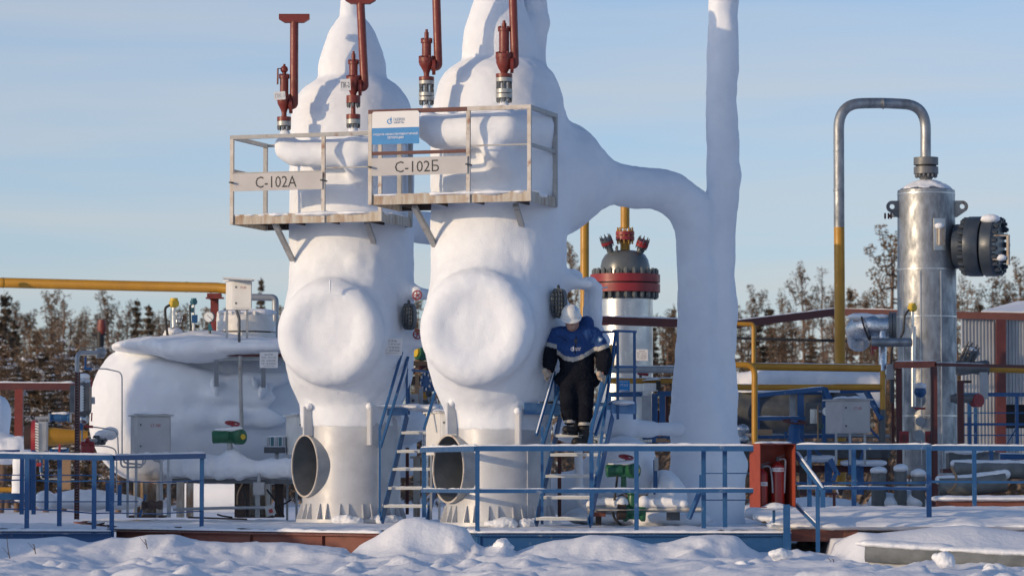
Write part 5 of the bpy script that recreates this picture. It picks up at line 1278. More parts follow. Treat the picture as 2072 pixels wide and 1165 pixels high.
lat('outlet_flange', [(469, 19), (476, 19)], M_CRIMSON, CV, cx, YC, 28); lat('outlet_flange', [(478, 19), (486, 19)], M_CRIMSON, CV, cx, YC, 28)
bolts('stud', M_YELLOW, CV, (cx, YC, zc_(477)), Z, 15.5 * kC, 10, .018, .16)
for sx, top in ((-1, (1229, 492)), (1, (1299, 496))):
    a = W(1265 + sx * 28, 514, YC - .1); b = W(*top, YC - .15); d = (b - a).normalized()
    MB().tube([a, b], .05, 12).build('nozzle', M_DOME, CV); MB().lathe([(.09, -.01), (.09, .03)], b, d, 18).build('nozzle_flange', M_CRIMSON, CV); MB().lathe([(.085, .035), (.085, .07)], b, d, 18).build('nozzle_cap', M_CRIMSON if sx > 0 else M_DOME, CV)
    bolts('stud', M_DARKSTEEL, CV, b + d * .03, d, .075, 8, .013, .12)
for x, y, ax in ((1248, 504, (1, .2, 0)), (1298, 506, (.6, -.8, 0))): MB().torus(W(x, y, YC - .2), ax, .042, .013, 16, 8).build('lifting_ring', M_DOME, CV)
reg_plate('small registration plate on the side of the aluminium clad vessel', 1299, 718, 49.55, 24, 23, ['Рег. № 901', 'Рраб. - 69 кг/см²', 'Н.О. - 01.08.2016г.', 'Г.И. - 24.07.2018г.'])
t = tag(MB().tube([W(1183, 380, 52), W(1183, 700, 52)], 9 * u(52), 20).build('yellow_riser', M_YELLOW, None), 'yellow vertical pipe beside the arch with its lower end behind the frosted valve', 'pipe')
fv = thing('frosted_valve', 'frost encrusted hanging valve with a maroon handle behind the hard hat', 'valve', W(1205, 680, 42.6))
m = SD(.05); tube_px(m, [(1165, 575, 42.5), (1195, 574, 42.5), (1206, 582, 42.5), (1206, 620, 42.5), (1204, 660, 42.5), (1212, 690, 42.5)], [9, 12, 12, 13, 14, 22]); tube_px(m, [(1190, 590, 42.6), (1186, 660, 42.6)], [8, 9]); m.ball(W(1192, 572, 42.45), (.09, .08, .07)); frost('frost_shell', m, M_FROST, fv, .014, 2, .015, 6)
MB().tube([W(1134, 576, 42.4), W(1173, 573, 42.4)], .016, 8).build('handle', M_MAROON, fv); MB().ball(W(1154, 574, 42.4), .025, 10, 6).build('boss', M_MAROON, fv); MB().tube([W(1206, 584, 42.5), W(1230, 581, 42.5)], .01, 7).build('rod', M_CHROME, fv); MB().tube([W(1218, 656, 42.5), W(1231, 656, 42.5)], .012, 7).build('pin', M_CRIMSON, fv)
t = tag(pipe_px([(1230, 700, 43.6), (1236, 712, 43.6), (1234, 740, 43.6)], 9, M_YELLOW, 'yellow_elbow', None, .1), 'yellow pipe elbow peeking out behind the shoulder of the worker', 'pipe')
# pipe rack beams, horizontal lines behind
rk = thing('pipe_rack', 'long maroon beam crossing behind the arch under a line of snow', 'support', W(1300, 960, 47.5))
MB().bar(W(1212, 648, 47.5), W(1378, 654, 47.5), .12, .11).build('beam', M_MAROON, rk); snow_px((1212, 640, 47.5), (1378, 646, 47.5), .12, .025, rk)
rk = thing('pipe_rack', 'long maroon ridge beam bending beside the tall yellow pipe', 'support', W(1690, 960, 56))
MB().bar(W(1480, 657, 55), W(1692, 631, 56), .12, .12).build('beam', M_MAROON, rk); MB().bar(W(1692, 631, 56), W(2110, 642, 55), .12, .11).build('beam', M_MAROON, rk); snow_px((1480, 649, 55), (1692, 624, 56), .12, .025, rk); snow_px((1692, 624, 56), (1940, 630, 55.4), .12, .02, rk)
for y, r, mat, lab, Y, nm in ((747, 7.5, M_PIPEGREY, 'grey horizontal pipe with snow on top behind the stair landing', 48, 'grey_pipe'), (770, 6, M_YELLOW, 'thin yellow horizontal pipe behind the stair landing', 48.3, 'yellow_pipe')):
    t = thing(nm, lab, 'pipe', W(1300, y, Y)); MB().tube([W(1225, y, Y), W(1385, y, Y)], r * u(Y), 14).build('pipe', mat, t); snow_px((1228, y - r * .8, Y), (1380, y - r * .8, Y), .09, .02, t)
bs = thing('blue_notice', 'small blue notice board with white lettering behind the landing posts', 'sign', W(1262, 780, 47.6))
MB().box(W(1262, 780, 47.6), (.165, .01, .15)).build('board', M_SIGNB, bs); text('ЭТАП', frame(W(1262, 779, 47.592), (1, 0, 0), Z), .035, M_INKW, bs, .11)
text('_____', frame(W(1262, 772, 47.592), (1, 0, 0), Z), .004, M_INKW, bs, .12); text('_____', frame(W(1262, 789, 47.592), (1, 0, 0), Z), .004, M_INKW, bs, .12)
pk = thing('steel_skid', 'blue painted skid frame with posts and rails between the landing and the riser', 'frame', W(1310, 900, 48.5))
for a, b, w in (((1228, 798, 48.5), (1300, 797, 48.5), .07), ((1330, 796, 48.5), (1392, 796, 48.5), .07), ((1330, 860, 48.5), (1392, 860, 48.5), .06), ((1300, 900, 48.5), (1392, 900, 48.5), .08), ((1300, 886, 48.6), (1392, 884, 48.6), .04)): MB().bar(W(*a), W(*b), w, w).build('rail', M_BLUE, pk)
for x, y0, y1 in ((1325, 796, 905), (1231, 798, 840), (1340, 796, 860)): post_px(MB(), x, y0, y1, 48.5, .08).build('post', M_BLUE, pk)
post_px(MB(), 1308, 800, 880, 48.4, .13, .1).build('column', M_PIPEGREY, pk); post_px(MB(), 1350, 800, 858, 48.7, .04).build('column', M_MAROON, pk); MB().box(W(1330, 845, 48.8), (.1, .1, .2)).build('brace', M_MAROON, pk)
vb = thing('valve_box', 'pale instrument box with snow on its lid above the blue skid frame', 'box', W(1316, 800, 48.2))
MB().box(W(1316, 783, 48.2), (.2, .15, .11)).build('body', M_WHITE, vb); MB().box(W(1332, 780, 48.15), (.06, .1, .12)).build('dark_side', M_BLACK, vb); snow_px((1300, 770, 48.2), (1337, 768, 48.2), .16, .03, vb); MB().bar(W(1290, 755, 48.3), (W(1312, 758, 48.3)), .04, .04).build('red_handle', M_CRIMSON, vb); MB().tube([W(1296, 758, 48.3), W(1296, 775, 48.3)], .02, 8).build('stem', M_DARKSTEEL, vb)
tb_ = thing('bare_boards', 'two bare timber boards wedged under the blue skid frame', 'timber', W(1340, 895, 47)); MB().box(W(1338, 890, 47.2), (.14, .1, .05)).build('board', M_WOOD, tb_); MB().box(W(1362, 891, 47.3), (.12, .1, .04)).build('board', M_WOOD, tb_)

# ------------------------------------------------------------------ yellow lines and dark drums on the sunny side
t = tag(pipe_px([(1470, 738, 47), (1527, 738, 47), (1527, 905, 47)], 6.2, M_YELLOW, 'yellow_elbow_pipe', None, .14, 18), 'yellow pipe turning down beside the riser', 'pipe')
t = thing('yellow_line', 'upper yellow pipe with snow on top running to the foil wrapped tee', 'pipe', W(1650, 743, 49)); MB().tube([W(1505, 741, 49), W(1782, 745, 49)], 7.5 * u(49), 18).build('pipe', M_YELLOW, t); snow_px((1530, 734.5, 49), (1775, 738, 49), .07, .014, t)
t = thing('yellow_line', 'lower yellow pipe ending in a short downpipe', 'pipe', W(1650, 783, 49)); MB().tube([W(1480, 783, 49), W(1784, 783, 49)], 6.5 * u(49), 18).build('pipe', M_YELLOW, t); MB().tube([W(1786, 750, 49), W(1786, 828, 49)], 5.5 * u(49), 16).build('downpipe', M_YELLOW, t); snow_px((1500, 777.5, 49), (1690, 777.5, 49), .06, .012, t)
MB().tube([W(1785, 828, 49), W(1785, 895, 49)], 6.5 * u(49), 14).build('shut_off', M_DARKSTEEL, t)
t = tag(pipe_px([(1490, 655, 53), (1523, 656, 53), (1525, 662, 53), (1525, 740, 53)], 4.4, M_YELLOW, 'yellow_hanger_pipe', None, .08, 14), 'thin yellow pipe hanging below the maroon ridge beam', 'pipe')
t = thing('cable_tray', 'black knobbly cable line strung in front of the forest', 'cable', W(1640, 688, 56)); MB().tube([W(1470, 683, 56), W(1600, 687, 56), W(1700, 689, 56), W(1770, 692, 56)], .022, 8).build('cable', M_BLACK, t)
for i in range(46): MB().ball(W(1488 + i * 6.1, 684 + i * .17, 56), .026, 8, 5).build('insulator', M_BLACK, t, flat=True)
sn = thing('buried_drum', 'snow buried horizontal drum behind the two yellow pipes', 'tank', W(1640, 800, 52)); m = SD(.15); m.drum(W(1470, 790, 52), W(1790, 788, 52), .27, .1); m.ball(W(1560, 772, 51.9), (.5, .3, .2)); m.ball(W(1680, 768, 51.9), (.6, .3, .2)); frost('snow_shell', m, M_SNOW, sn, .035, 2, .05, 2)
dt = thing('dark_drum', 'dark grey horizontal drum behind the blue frames', 'tank', W(1600, 850, 50.5)); MB().lathe([(.02, -1.15), (.22, -1.12), (.31, -1.0), (.31, 1.0), (.22, 1.12), (.02, 1.15)], W(1590, 836, 50.5), (1, 0, 0), 36).build('shell', M_DARKSTEEL, dt); MB().tube([W(1484, 770, 50), W(1484, 900, 50)], .05, 12).build('end_pipe', M_MAROON, dt)
snow_px((1500, 794, 50.4), (1690, 794, 50.4), .3, .04, dt)
for (x, y, r, mm_) in ((1502, 868, 11, M_FOIL), (1500, 888, 12, M_FOIL)): MB().ball(W(x, y, 49.6), (r * .0095, .08, r * .0068), 14, 9).build('foil_wrap', mm_, dt)
bf = thing('welded_frame', 'blue welded frame with sloping rails in front of the dark drum', 'frame', W(1600, 900, 48.95))
for a, b, w in (((1528, 800, 48.95), (1668, 786, 48.95), .06), ((1530, 847, 48.95), (1670, 845, 48.95), .05), ((1528, 885, 49.15), (1690, 882, 49.15), .05), ((1668, 786, 48.95), (1692, 832, 48.75), .06), ((1752, 790, 49.25), (1784, 848, 48.95), .06), ((1700, 792, 49.55), (1790, 788, 49.55), .06), ((1745, 850, 49.55), (1790, 900, 49.55), .03), ((1550, 795, 49.35), (1662, 795, 49.35), .04)): MB().bar(W(*a), W(*b), w, w).build('rail', M_BLUE, bf)
for x, y0, y1, w in ((1533, 796, 905, .06), (1620, 792, 905, .09), (1668, 787, 900, .06), (1720, 880, 960, .05)): post_px(MB(), x, y0, y1, 49.0, w).build('post', M_BLUE, bf)
post_px(MB(), 1604, 795, 850, 49.15, .09).build('column', M_PIPEGREY, bf); snow_px((1528, 796, 48.95), (1668, 782, 48.95), .05, .015, bf); snow_px((1530, 843, 48.95), (1618, 842, 48.95), .05, .015, bf)
bp = thing('blue_pump', 'blue cylindrical valve stem with a flat maroon handwheel', 'valve', W(1607, 905, 48.55)); MB().lathe([(.11, 0), (.11, .04), (.08, .08), (.08, .22), (.05, .26), (.05, .33)], W(1607, 897, 48.55), Z, 20).build('body', M_BLUE, bp); wheel('handwheel', M_MAROON, bp, W(1608, 853, 48.55), (.1, -.15, 1), .17, .012, 4); MB().box(W(1590, 880, 48.65), (.04, .04, .1)).build('stub', M_BLUE, bp)
gl_ = thing('sight_glass', 'lit sight glass frame with gauge beside the grey cabinet', 'instrument', W(1645, 880, 48.55)); MB().box(W(1646, 838, 48.65), (.22, .05, .33)).build('frame', M_DARKSTEEL, gl_); MB().box(W(1646, 842, 48.61), (.10, .02, .2)).build('glass', M_CHROME, gl_); MB().tube([W(1655, 832, 48.55), W(1672, 832, 48.55)], .02, 8).build('arm', M_PIPEGREY, gl_); post_px(MB(), 1655, 820, 900, 48.45, .02).build('tube', M_WOOD, gl_); gauge_face(gl_, W(1673, 832, 48.45), 10 * u(48.45), (-.25, -1, 0)); MB().torus(W(1662, 862, 48.45), (.2, -1, 0), .03, .008, 14, 6).build('handle', M_GREEN, gl_)
hexbox_cabinet('grey cabinet with dark LT-105 lettering in front of the tall yellow pipe', 1684, 1760, 810, 876, 45.3, 1704, 'LT-105', M_BOX, (1692, 1720, 1750, 940), True, M_INKR)
bw = thing('bare_boards', 'bare timber block propped under the blue frame', 'timber', W(1548, 895, 48.6)); MB().box(W(1548, 874, 48.6), (.2, .1, .08)).build('board', M_WOOD, bw); MB().box(W(1548, 891, 48.6), (.2, .1, .05)).build('board', M_WOOD, bw)
# ------------------------------------------------------------------ tall pipe with the swan neck and the galvanised column
YR_ = 52.0; kR = u(YR_)
GN = thing('swan_neck_pipe', 'tall pipe, yellow below and bare metal above, bending over to the metal clad column', 'pipe', W(1700, 965, YR_))
MB().tube([W(1701, 985, YR_), W(1699.5, 700, YR_), W(1698, 460, YR_)], 10.8 * kR, 22).build('lower_pipe', M_YELLOW, GN)
MB().tube(arc_pts([W(1698, 460, YR_), W(1697, 211, YR_), W(1787, 208, 52.3), W(1873, 214, 52.6), W(1873, 320, 52.6)], 75 * kR, 10), 10.8 * kR, 22).build('upper_pipe', M_GALV, GN)
for x, y, ax in ((1697, 306, Z), (1787, 210, (1, 0, 0)), (1697, 385, Z)): MB().lathe([(10.9 * kR, -.012), (11.4 * kR, 0), (10.9 * kR, .012)], W(x, y, YR_ + (.25 if x > 1700 else 0)), ax, 22).build('weld', M_GALV, GN)
MB().lathe([(.02, -.16), (10.8 * kR, .04)], W(1701, 980, YR_), Z, 18).build('cone_foot', M_DARK, GN)
GC = thing('galvanised_column', 'metal clad column vessel with lifting ears and a big blind flange', 'vessel', W(1876, 965, 52.6))
YG = 52.6; xg = W(1876, 700, YG).x
def lg_(name, prof, mat, n=56): return lat(name, prof, mat, GC, xg, YG, n)
lg_('cladding', [(386, 58), (500, 58.6), (560, 59.5), (960, 60)], M_GALV)
for y in (392, 545, 640, 735, 840): lg_('seam_band', [(y, 60.6 if y > 500 else 58.9), (y + 2.5, 60.6 if y > 500 else 58.9)], M_ALU)
for a in (-1.9, -1.2, -2.6): MB().bar((xg + math.cos(a) * 60.2 * u(YG), YG + math.sin(a) * 60.2 * u(YG), W(0, 550, YG).z), (xg + math.cos(a) * 60.2 * u(YG), YG + math.sin(a) * 60.2 * u(YG), W(0, 940, YG).z), .012, .012).build('lap_seam', M_ALU, GC)
lg_('cone_top', [(366, 14), (372, 30), (386, 58)], M_GALV)
sm_ = SD(.05); sm_.lathe([(57 * u(YG), W(0, 386, YG).z), (44 * u(YG), W(0, 377, YG).z), (24 * u(YG), W(0, 366, YG).z), (10 * u(YG), W(0, 363, YG).z)], (xg, YG, 0)); frost('snow_cap', sm_, M_SNOW, GC, .018, 2, .02, 5)
lg_('flange', [(319, 25), (334, 25)], M_FLG, 30); lg_('flange', [(338, 25), (352, 25)], M_FLG, 30); lg_('gasket', [(333, 21), (339, 21)], M_BLACK, 24); lg_('neck', [(352, 14), (368, 11)], M_FLG, 22)
bolts('nut', M_FLG, GC, (xg, YG, W(0, 355, YG).z), Z, 20 * u(YG), 14, .022, .05)
for s, x in ((-1, 1808), (1, 1944)):
    M_ = frame(W(x, 422, YG - .05), (s, 0, 0), Z)
    n = 16; outer = [(-.10, -.16)] + [(.02 + .09 * math.cos(R(-60 + 160 * i / n)), .03 + .09 * math.sin(R(-60 + 160 * i / n))) for i in range(n + 1)] + [(-.10, .12)]
    N2 = 40
    def on_outer(a):
        d = Vector((math.cos(a), math.sin(a))); best = None; c = Vector((.02, .03))
        for p, q in zip(outer, outer[1:] + outer[:1]):
            p, q = Vector(p), Vector(q); e = q - p; det = d.x * -e.y + d.y * e.x
            if abs(det) < 1e-9: continue
            w_ = p - c; tt = (w_.x * -e.y + w_.y * e.x) / det; ss = (d.x * w_.y - d.y * w_.x) / det
            if tt > 0 and -1e-6 <= ss <= 1 + 1e-6 and (best is None or tt < best): best = tt
        return c + d * (best or .09)
    mb = MB(); vs = []
    for zz in (0, .03):
        for i in range(N2):
            a = 2 * math.pi * i / N2; vs.append(M_ @ Vector((*on_outer(a), zz)))
        for i in range(N2):
            a = 2 * math.pi * i / N2; vs.append(M_ @ Vector((.02 + .038 * math.cos(a), .03 + .038 * math.sin(a), zz)))
    fs = []
    for i in range(N2):
        j = (i + 1) % N2
        fs += [(i, j, N2 + j, N2 + i), (2 * N2 + j, 2 * N2 + i, 3 * N2 + i, 3 * N2 + j), (i, 2 * N2 + i, 2 * N2 + j, j), (N2 + j, 3 * N2 + j, 3 * N2 + i, N2 + i)]
    mb.add(vs, fs).build('lifting_ear', M_FLG if s < 0 else M_STAINED, GC)
MB().tube([W(1820, 437, YG), W(1800, 437, YG - .1)], .02, 10).build('vent_nozzle', M_CHROME, GC)
for x in (1791, 1798, 1803): MB().lathe([(.045, -.012), (.045, .012)], W(x, 437, YG - .12), (1, -.2, 0), 14).build('vent_flange', M_MAROON, GC)
nax = Vector((.93, -.36, -.02)).normalized(); nc = W(1935, 499, YG - .12)
M_NAVY = mk('slate_flange_paint', (.045, .06, .08), .4, .2, c2=(.06, .075, .095), nsc=7)
MB().lathe([(.34, 0), (.34, .28)], nc, nax, 36).build('side_nozzle', M_NAVY, GC); MB().lathe([(.45, .2), (.455, .22), (.455, .40), (.44, .42)], nc, nax, 40).build('nozzle_flange', M_NAVY, GC); MB().lathe([(.36, .42), (.36, .45)], nc, nax, 36).build('gasket', M_BLACK, GC); MB().lathe([(.44, .45), (.455, .47), (.455, .62), (.43, .65)], nc, nax, 40).build('blind_flange', M_NAVY, GC)
bolts('nut', M_NAVY, GC, nc + nax * .67, nax, .40, 20, .045, .09); bolts('nut', M_NAVY, GC, nc + nax * .17, nax, .40, 20, .045, .09)
for dz in (.14, -.22): MB().bar(nc + nax * .45 + Vector((.05, -.40, dz)), nc + nax * .68 + Vector((.10, -.32, dz)), .06, .02).build('hinge_arm', M_STAINED, GC)
MB().tube([nc + nax * .66 + Vector((.09, -.34, .15)), nc + nax * .66 + Vector((.09, -.34, -.3))], .028, 10).build('hinge_pin', M_STAINED, GC)
sm_ = SD(.04); sm_.ball(nc + nax * .5 + Vector((0, -.22, .40)), (.15, .12, .07)); frost('snow_cap', sm_, M_SNOW, GC, .015, 1, .01, 6)
sm_ = SD(.02); sm_.ball(nc + nax * .58 + Vector((.06, -.38, -.19)), (.08, .06, .05)); frost('snow_cap', sm_, M_SNOW, GC, .012, 1, .006, 6)
MB().box(W(1901, 474, YG - .43), (.20, .015, .48), Matrix.Rotation(R(24), 3, 'Z')).build('name_bracket', M_ALU, GC); MB().box(W(1905, 476, YG - .46), (.09, .05, .30), Matrix.Rotation(R(24), 3, 'Z')).build('name_holder', M_STAINED, GC)
sm_ = SD(.02); sm_.ball(W(1901, 457, YG - .46), (.075, .06, .05)); frost('snow_cap', sm_, M_SNOW, GC, .012, 1, .004, 6)
rf = thing('support_frame', 'maroon angle frame with snow on its beam around the metal clad column', 'frame', W(1850, 960, 49.6))
MB().bar(W(1812, 738, 49.6), W(1893, 737, 49.2), .06, .09).build('beam', M_RED, rf); MB().bar(W(1893, 737, 49.2), W(2100, 742, 50.2), .05, .045).build('beam', M_MAROON, rf); MB().bar(W(1812, 738, 49.62), W(1812, 738, 50.6), .06, .09).build('beam', M_MAROON, rf)
for x, y0, y1, Y, w, m_ in ((1820, 745, 975, 49.7, .08, M_MAROON), (1891, 742, 1045, 49.2, .09, M_MAROON), (1944, 770, 905, 50.6, .09, M_MAROON), (1807, 742, 900, 50.2, .04, M_MAROON)): post_px(MB(), x, y0, y1, Y, w).build('post', m_, rf)
post_px(MB(), 1885, 742, 1040, 49.15, .008, .04).build('cable_tray', M_DARKSTEEL, rf); snow_px((1812, 731, 49.6), (1893, 730, 49.2), .08, .02, rf); snow_px((1893, 733, 49.2), (1990, 736, 49.8), .06, .012, rf)
ts = transmitter('yellow headed probe hanging down the metal clad column', 1846, 623, 660, 51.6, M_YELLOWB, [(1840, 626, 51.5), (1831, 636, 51.5), (1827, 680, 51.5), (1804, 700, 51.5), (1803, 735, 51.4)], .9)
MB().tube([W(1848, 660, 51.6), W(1848, 822, 51.6)], 5.2 * u(51.6), 14).build('guide_tube', M_ALU, ts)
fp = thing('foil_pipe', 'crumpled foil wrapped pipe bend with grey flange beside the metal clad column', 'pipe', W(1760, 665, 50.3))
MB().tube(arc_pts([W(1738, 690, 50.9), W(1736, 664, 50.5), W(1760, 660, 50.3), W(1800, 661, 50.3)], .2, 8), [24 * u(50)] * 2 + [26 * u(50)] * 3 + [23 * u(50)] * (len(arc_pts([(0, 0, 0), (1, 0, 0), (1, 1, 0), (2, 1, 0)], .2, 8)) - 5), 22).build('foil_wrap', M_FOIL, fp)
for x in (1803, 1811): MB().lathe([(28 * u(50), -.025), (28 * u(50), .025)], W(x, 659, 50.3), (1, -.15, 0), 28).build('flange', M_FLG, fp)
MB().torus(W(1752, 664, 50.3), (.9, -.2, .3), 25 * u(50), .015, 22, 6).build('strap', M_DARK, fp)
s = SD(.04); s.ball(W(1742, 641, 50.4), (.2, .16, .06)); s.ball(W(1785, 640, 50.3), (.12, .12, .03)); frost('snow_cap', s, M_SNOW, fp, .016, 1, .01, 6)
MB().tube([W(1764, 693, 50), W(1845, 692, 50)], 9 * u(50), 16).build('branch', M_GALV, fp); MB().tube([W(1786, 672, 50.2), W(1786, 757, 50)], 8 * u(50), 16).build('foil_leg', M_FOIL, fp); MB().bar(W(1763, 703, 50), W(1776, 703, 50), .06, .06).build('red_cock', M_CRIMSON, fp); MB().tube([W(1766, 700, 50), W(1765, 718, 50)], .02, 8).build('red_stem', M_CRIMSON, fp)
pb = thing('control_panel', 'pale blue control box on the maroon frame beside the foil leg', 'box', W(1803, 770, 49.8)); MB().box(W(1801, 752, 49.8), (.1, .1, .22)).build('body', M_BOX, pb); MB().box(W(1805, 790, 49.8), (.05, .06, .35)).build('conduit', M_DARKSTEEL, pb)
gb = thing('gearbox', 'blue gear case with snow on a dark stand inside the maroon frame', 'valve', W(1862, 830, 50.0)); MB().ball(W(1862, 792, 50.1), (.09, .1, .09), 16, 10).build('case', M_BLUE, gb); s = SD(.03); s.ball(W(1862, 781, 50.1), (.09, .1, .05)); frost('snow_cap', s, M_SNOW, gb, .014, 1, .006, 6); MB().bar(W(1850, 826, 50), W(1872, 826, 50), .05, .03).build('bracket', M_CRIMSON, gb)
MB().lathe([(.07, -.02), (.07, .02)], W(1862, 852, 50.1), (0, -1, .1), 14).build('clamp_disc', M_PIPEGREY, gb); MB().lathe([(.08, -.02), (.08, .02)], W(1859, 880, 50.1), (0, -1, .1), 14).build('clamp_disc', M_PIPEGREY, gb)
for x, lab in ((1829, 'crimson call box on the maroon frame post beside the guide tube'), (1878, 'crimson call box against the nearer maroon frame post')):
    t = thing('call_box', lab, 'box', W(x, 895, 49)); MB().box(W(x, 884, 49.2), (.13 if x < 1850 else .08, .09, .17)).build('body', M_CRIMSON, t); MB().box(W(x + 1, 886, 49.14), (.05, .03, .1)).build('cover', M_MAROON, t)
# ------------------------------------------------------------------ dark skids that close the view under the pipework
sk = thing('pipe_skid', 'dark skid frame with snowy ledges under the blue frames and yellow lines', 'frame', W(1650, 960, 49.6))
MB().bar(W(1490, 915, 49.6), W(1800, 915, 49.6), .3, .16).build('beam', M_DARKSTEEL, sk); MB().bar(W(1490, 948, 49.7), W(1800, 948, 49.7), .2, .10).build('beam', M_MAROON, sk)
for x in (1500, 1560, 1625, 1676, 1740, 1790): post_px(MB(), x, 900, 1000, 49.5, .10).build('post', M_DARK if x % 4 else M_BLUE, sk)
for x0, x1, y in ((1630, 1690, 927), (1500, 1580, 905), (1705, 1790, 936)):
    s = SD(.06)
    for i in range(5): s.ball(W(x0 + (x1 - x0) * (i + .5) / 5, y, 49.35), ((x1 - x0) * .0011, .14, .035))
    frost('snow_ledge', s, M_SNOW, sk, .02, 1, .012, 5)
for i, (x0, y0, x1, y1) in enumerate(((1540, 905, 1520, 975), (1640, 900, 1700, 960), (1750, 900, 1730, 965))): MB().bar(W(x0, y0, 49.3), W(x1, y1, 49.3), .035, .035).build('brace', M_BLUE, sk)
for i, (y, r, mt) in enumerate(((880, 4, M_PIPEGREY), (896, 5, M_GALV), (925, 4, M_YELLOW))): MB().tube([W(1495, y, 49.9), W(1800, y + 2, 49.9)], r * u(50), 12).build('pipe', mt, sk)
t = thing('motor_block', 'dark grey motor block with snow on its lid beside the shed railing', 'motor', W(1950, 960, 50.5))
MB().box(W(1952, 932, 50.5), (.5, .4, .24)).build('body', M_DARKSTEEL, t); MB().lathe([(.1, -.2), (.12, -.18), (.12, .18), (.1, .2)], W(1995, 930, 50.4), (1, -.2, 0), 18).build('motor_end', M_FLG, t); MB().bar(W(1905, 952, 50.5), W(2030, 953, 50.5), .4, .06).build('bed_plate', M_MAROON, t)
s = SD(.05)
for x in (1935, 1950, 1968): s.ball(W(x, 914, 50.5), (.16, .2, .04))
frost('snow_cap', s, M_SNOW, t, .02, 1, .01, 6)
t = thing('shed_pipes', 'pair of snow dusted pipes running along the foot of the corrugated shed', 'pipe', W(2040, 950, 54))
for y, mt in ((922, M_BLUE), (942, M_CONC)): MB().tube([W(1985, y, 54), W(2110, y + 2, 54)], 6 * u(54), 14).build('pipe', mt, t); snow_px((1985, y - 5, 54), (2105, y - 3, 54), .08, .025, t)
# ------------------------------------------------------------------ corrugated shed
sd_ = thing('corrugated_shed', 'corrugated metal shed with maroon posts and snowy roof at the edge of the plant', 'shed', W(2040, 960, 58))
YS = 58
def corrugated(x0, x1, y0, y1, Y, nm='wall_panel'):
    A, B = W(x0, y1, Y), W(x1, y1, Y); z1 = W(x0, y0, Y).z; n = int((B.x - A.x) / .055); vs, fs = [], []
    for i in range(n * 4 + 1):
        x = A.x + (B.x - A.x) * i / (n * 4); yy_ = Y - (.0, .028, .028, 0)[i % 4]
        vs += [(x, yy_, A.z), (x, yy_, z1)]
    for i in range(n * 4): fs.append((2 * i, 2 * i + 2, 2 * i + 3, 2 * i + 1))
    return MB().add(vs, fs).build(nm, M_SHED, sd_, flat=True)
M_SHED = mk('shed_sheet', (.50, .51, .52), .4, .5, c2=(.42, .43, .44), nsc=2)
corrugated(1946, 2016, 644, 960, YS); corrugated(2034, 2130, 644, 818, YS); corrugated(2034, 2130, 866, 960, YS, 'lower_panel')
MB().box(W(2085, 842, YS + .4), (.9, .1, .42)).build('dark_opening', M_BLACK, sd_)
for x in (2025, 2120): MB().bar(W(x, 640, YS - .1), W(x, 960, YS - .1), .16, .14, up=Vector((0, 1, 0))).build('post', M_MAROON, sd_)
MB().bar(W(1932, 637, YS - .1), W(2130, 641, YS - .1), .1, .11).build('eaves_beam', M_MAROON, sd_)
MB().add([W(1985, 632, YS), W(2150, 636, YS), W(2150, 604, YS + 2.2), W(2055, 614, YS + 2.2)] + [W(1985, 629, YS), W(2150, 632, YS), W(2150, 600, YS + 2.2), W(2055, 610, YS + 2.2)], [(3, 2, 1, 0), (4, 5, 6, 7), (0, 1, 5, 4), (1, 2, 6, 5), (2, 3, 7, 6), (3, 0, 4, 7)]).build('snowy_roof', M_SNOW, sd_)
t = thing('side_valve', 'grey bolted valve on the yellow line beside the corrugated shed', 'valve', W(1965, 760, 52))
MB().lathe([(.1, -.12), (.13, -.1), (.08, -.04), (.1, .0), (.08, .05), (.13, .1), (.1, .13)], W(1962, 721, 52), (.3, -.5, .8), 18).build('bonnet', M_FLG, t); MB().lathe([(.10, -.25), (.12, -.2), (.09, 0), (.12, .2), (.1, .25)], W(1968, 744, 52), (1, -.1, 0), 18).build('body', M_FLG, t); MB().box(W(1990, 780, 51.8), (.12, .1, .4)).build('actuator', M_BOX, t); s = SD(.03); s.ball(W(1962, 708, 52), (.12, .12, .05)); frost('snow_cap', s, M_SNOW, t, .014, 1, .006, 6)
bolts('nut', M_FLG, t, W(1962, 716, 51.9), (.3, -.5, .8), .10, 8, .02, .2)
t = tag(MB().tube([W(1985, 746, 52), W(2110, 749, 52)], 7 * u(52), 18).build('yellow_branch', M_YELLOW, None), 'yellow pipe running past the corrugated shed', 'pipe')
t = tag(MB().tube([W(1944, 772, 51.5), W(1966, 772, 51.5)], .02, 8).build('rod_bracket', M_DARK, None), 'short dark rod poking out beside the metal clad column', 'rod')
t = thing('low_valve', 'grey and crimson valve low beside the corrugated shed', 'valve', W(1960, 815, 51)); MB().lathe([(.05, -.2), (.08, -.1), (.06, 0), (.08, .12), (.05, .2)], W(1950, 806, 51), (1, 0, 0), 14).build('body', M_FLG, t); MB().lathe([(.1, -.06), (.1, .06)], W(1976, 810, 51), (.5, -.8, 0), 16).build('cap', M_CRIMSON, t)
rr = railing('blue railing with crossing braces in front of the corrugated shed', [((1950, 798, 54), (2110, 798, 54))], [((1950, 835, 54), (2110, 835, 54), .02), ((1950, 858, 54), (2110, 858, 54), .04), ((1950, 880, 54), (2110, 880, 54), .02), ((2036, 900, 54), (2060, 860, 54), .02)], [(1962, 798, 905, 54), (1974, 798, 905, 54.2), (2058, 800, 905, 54)], snow=False)

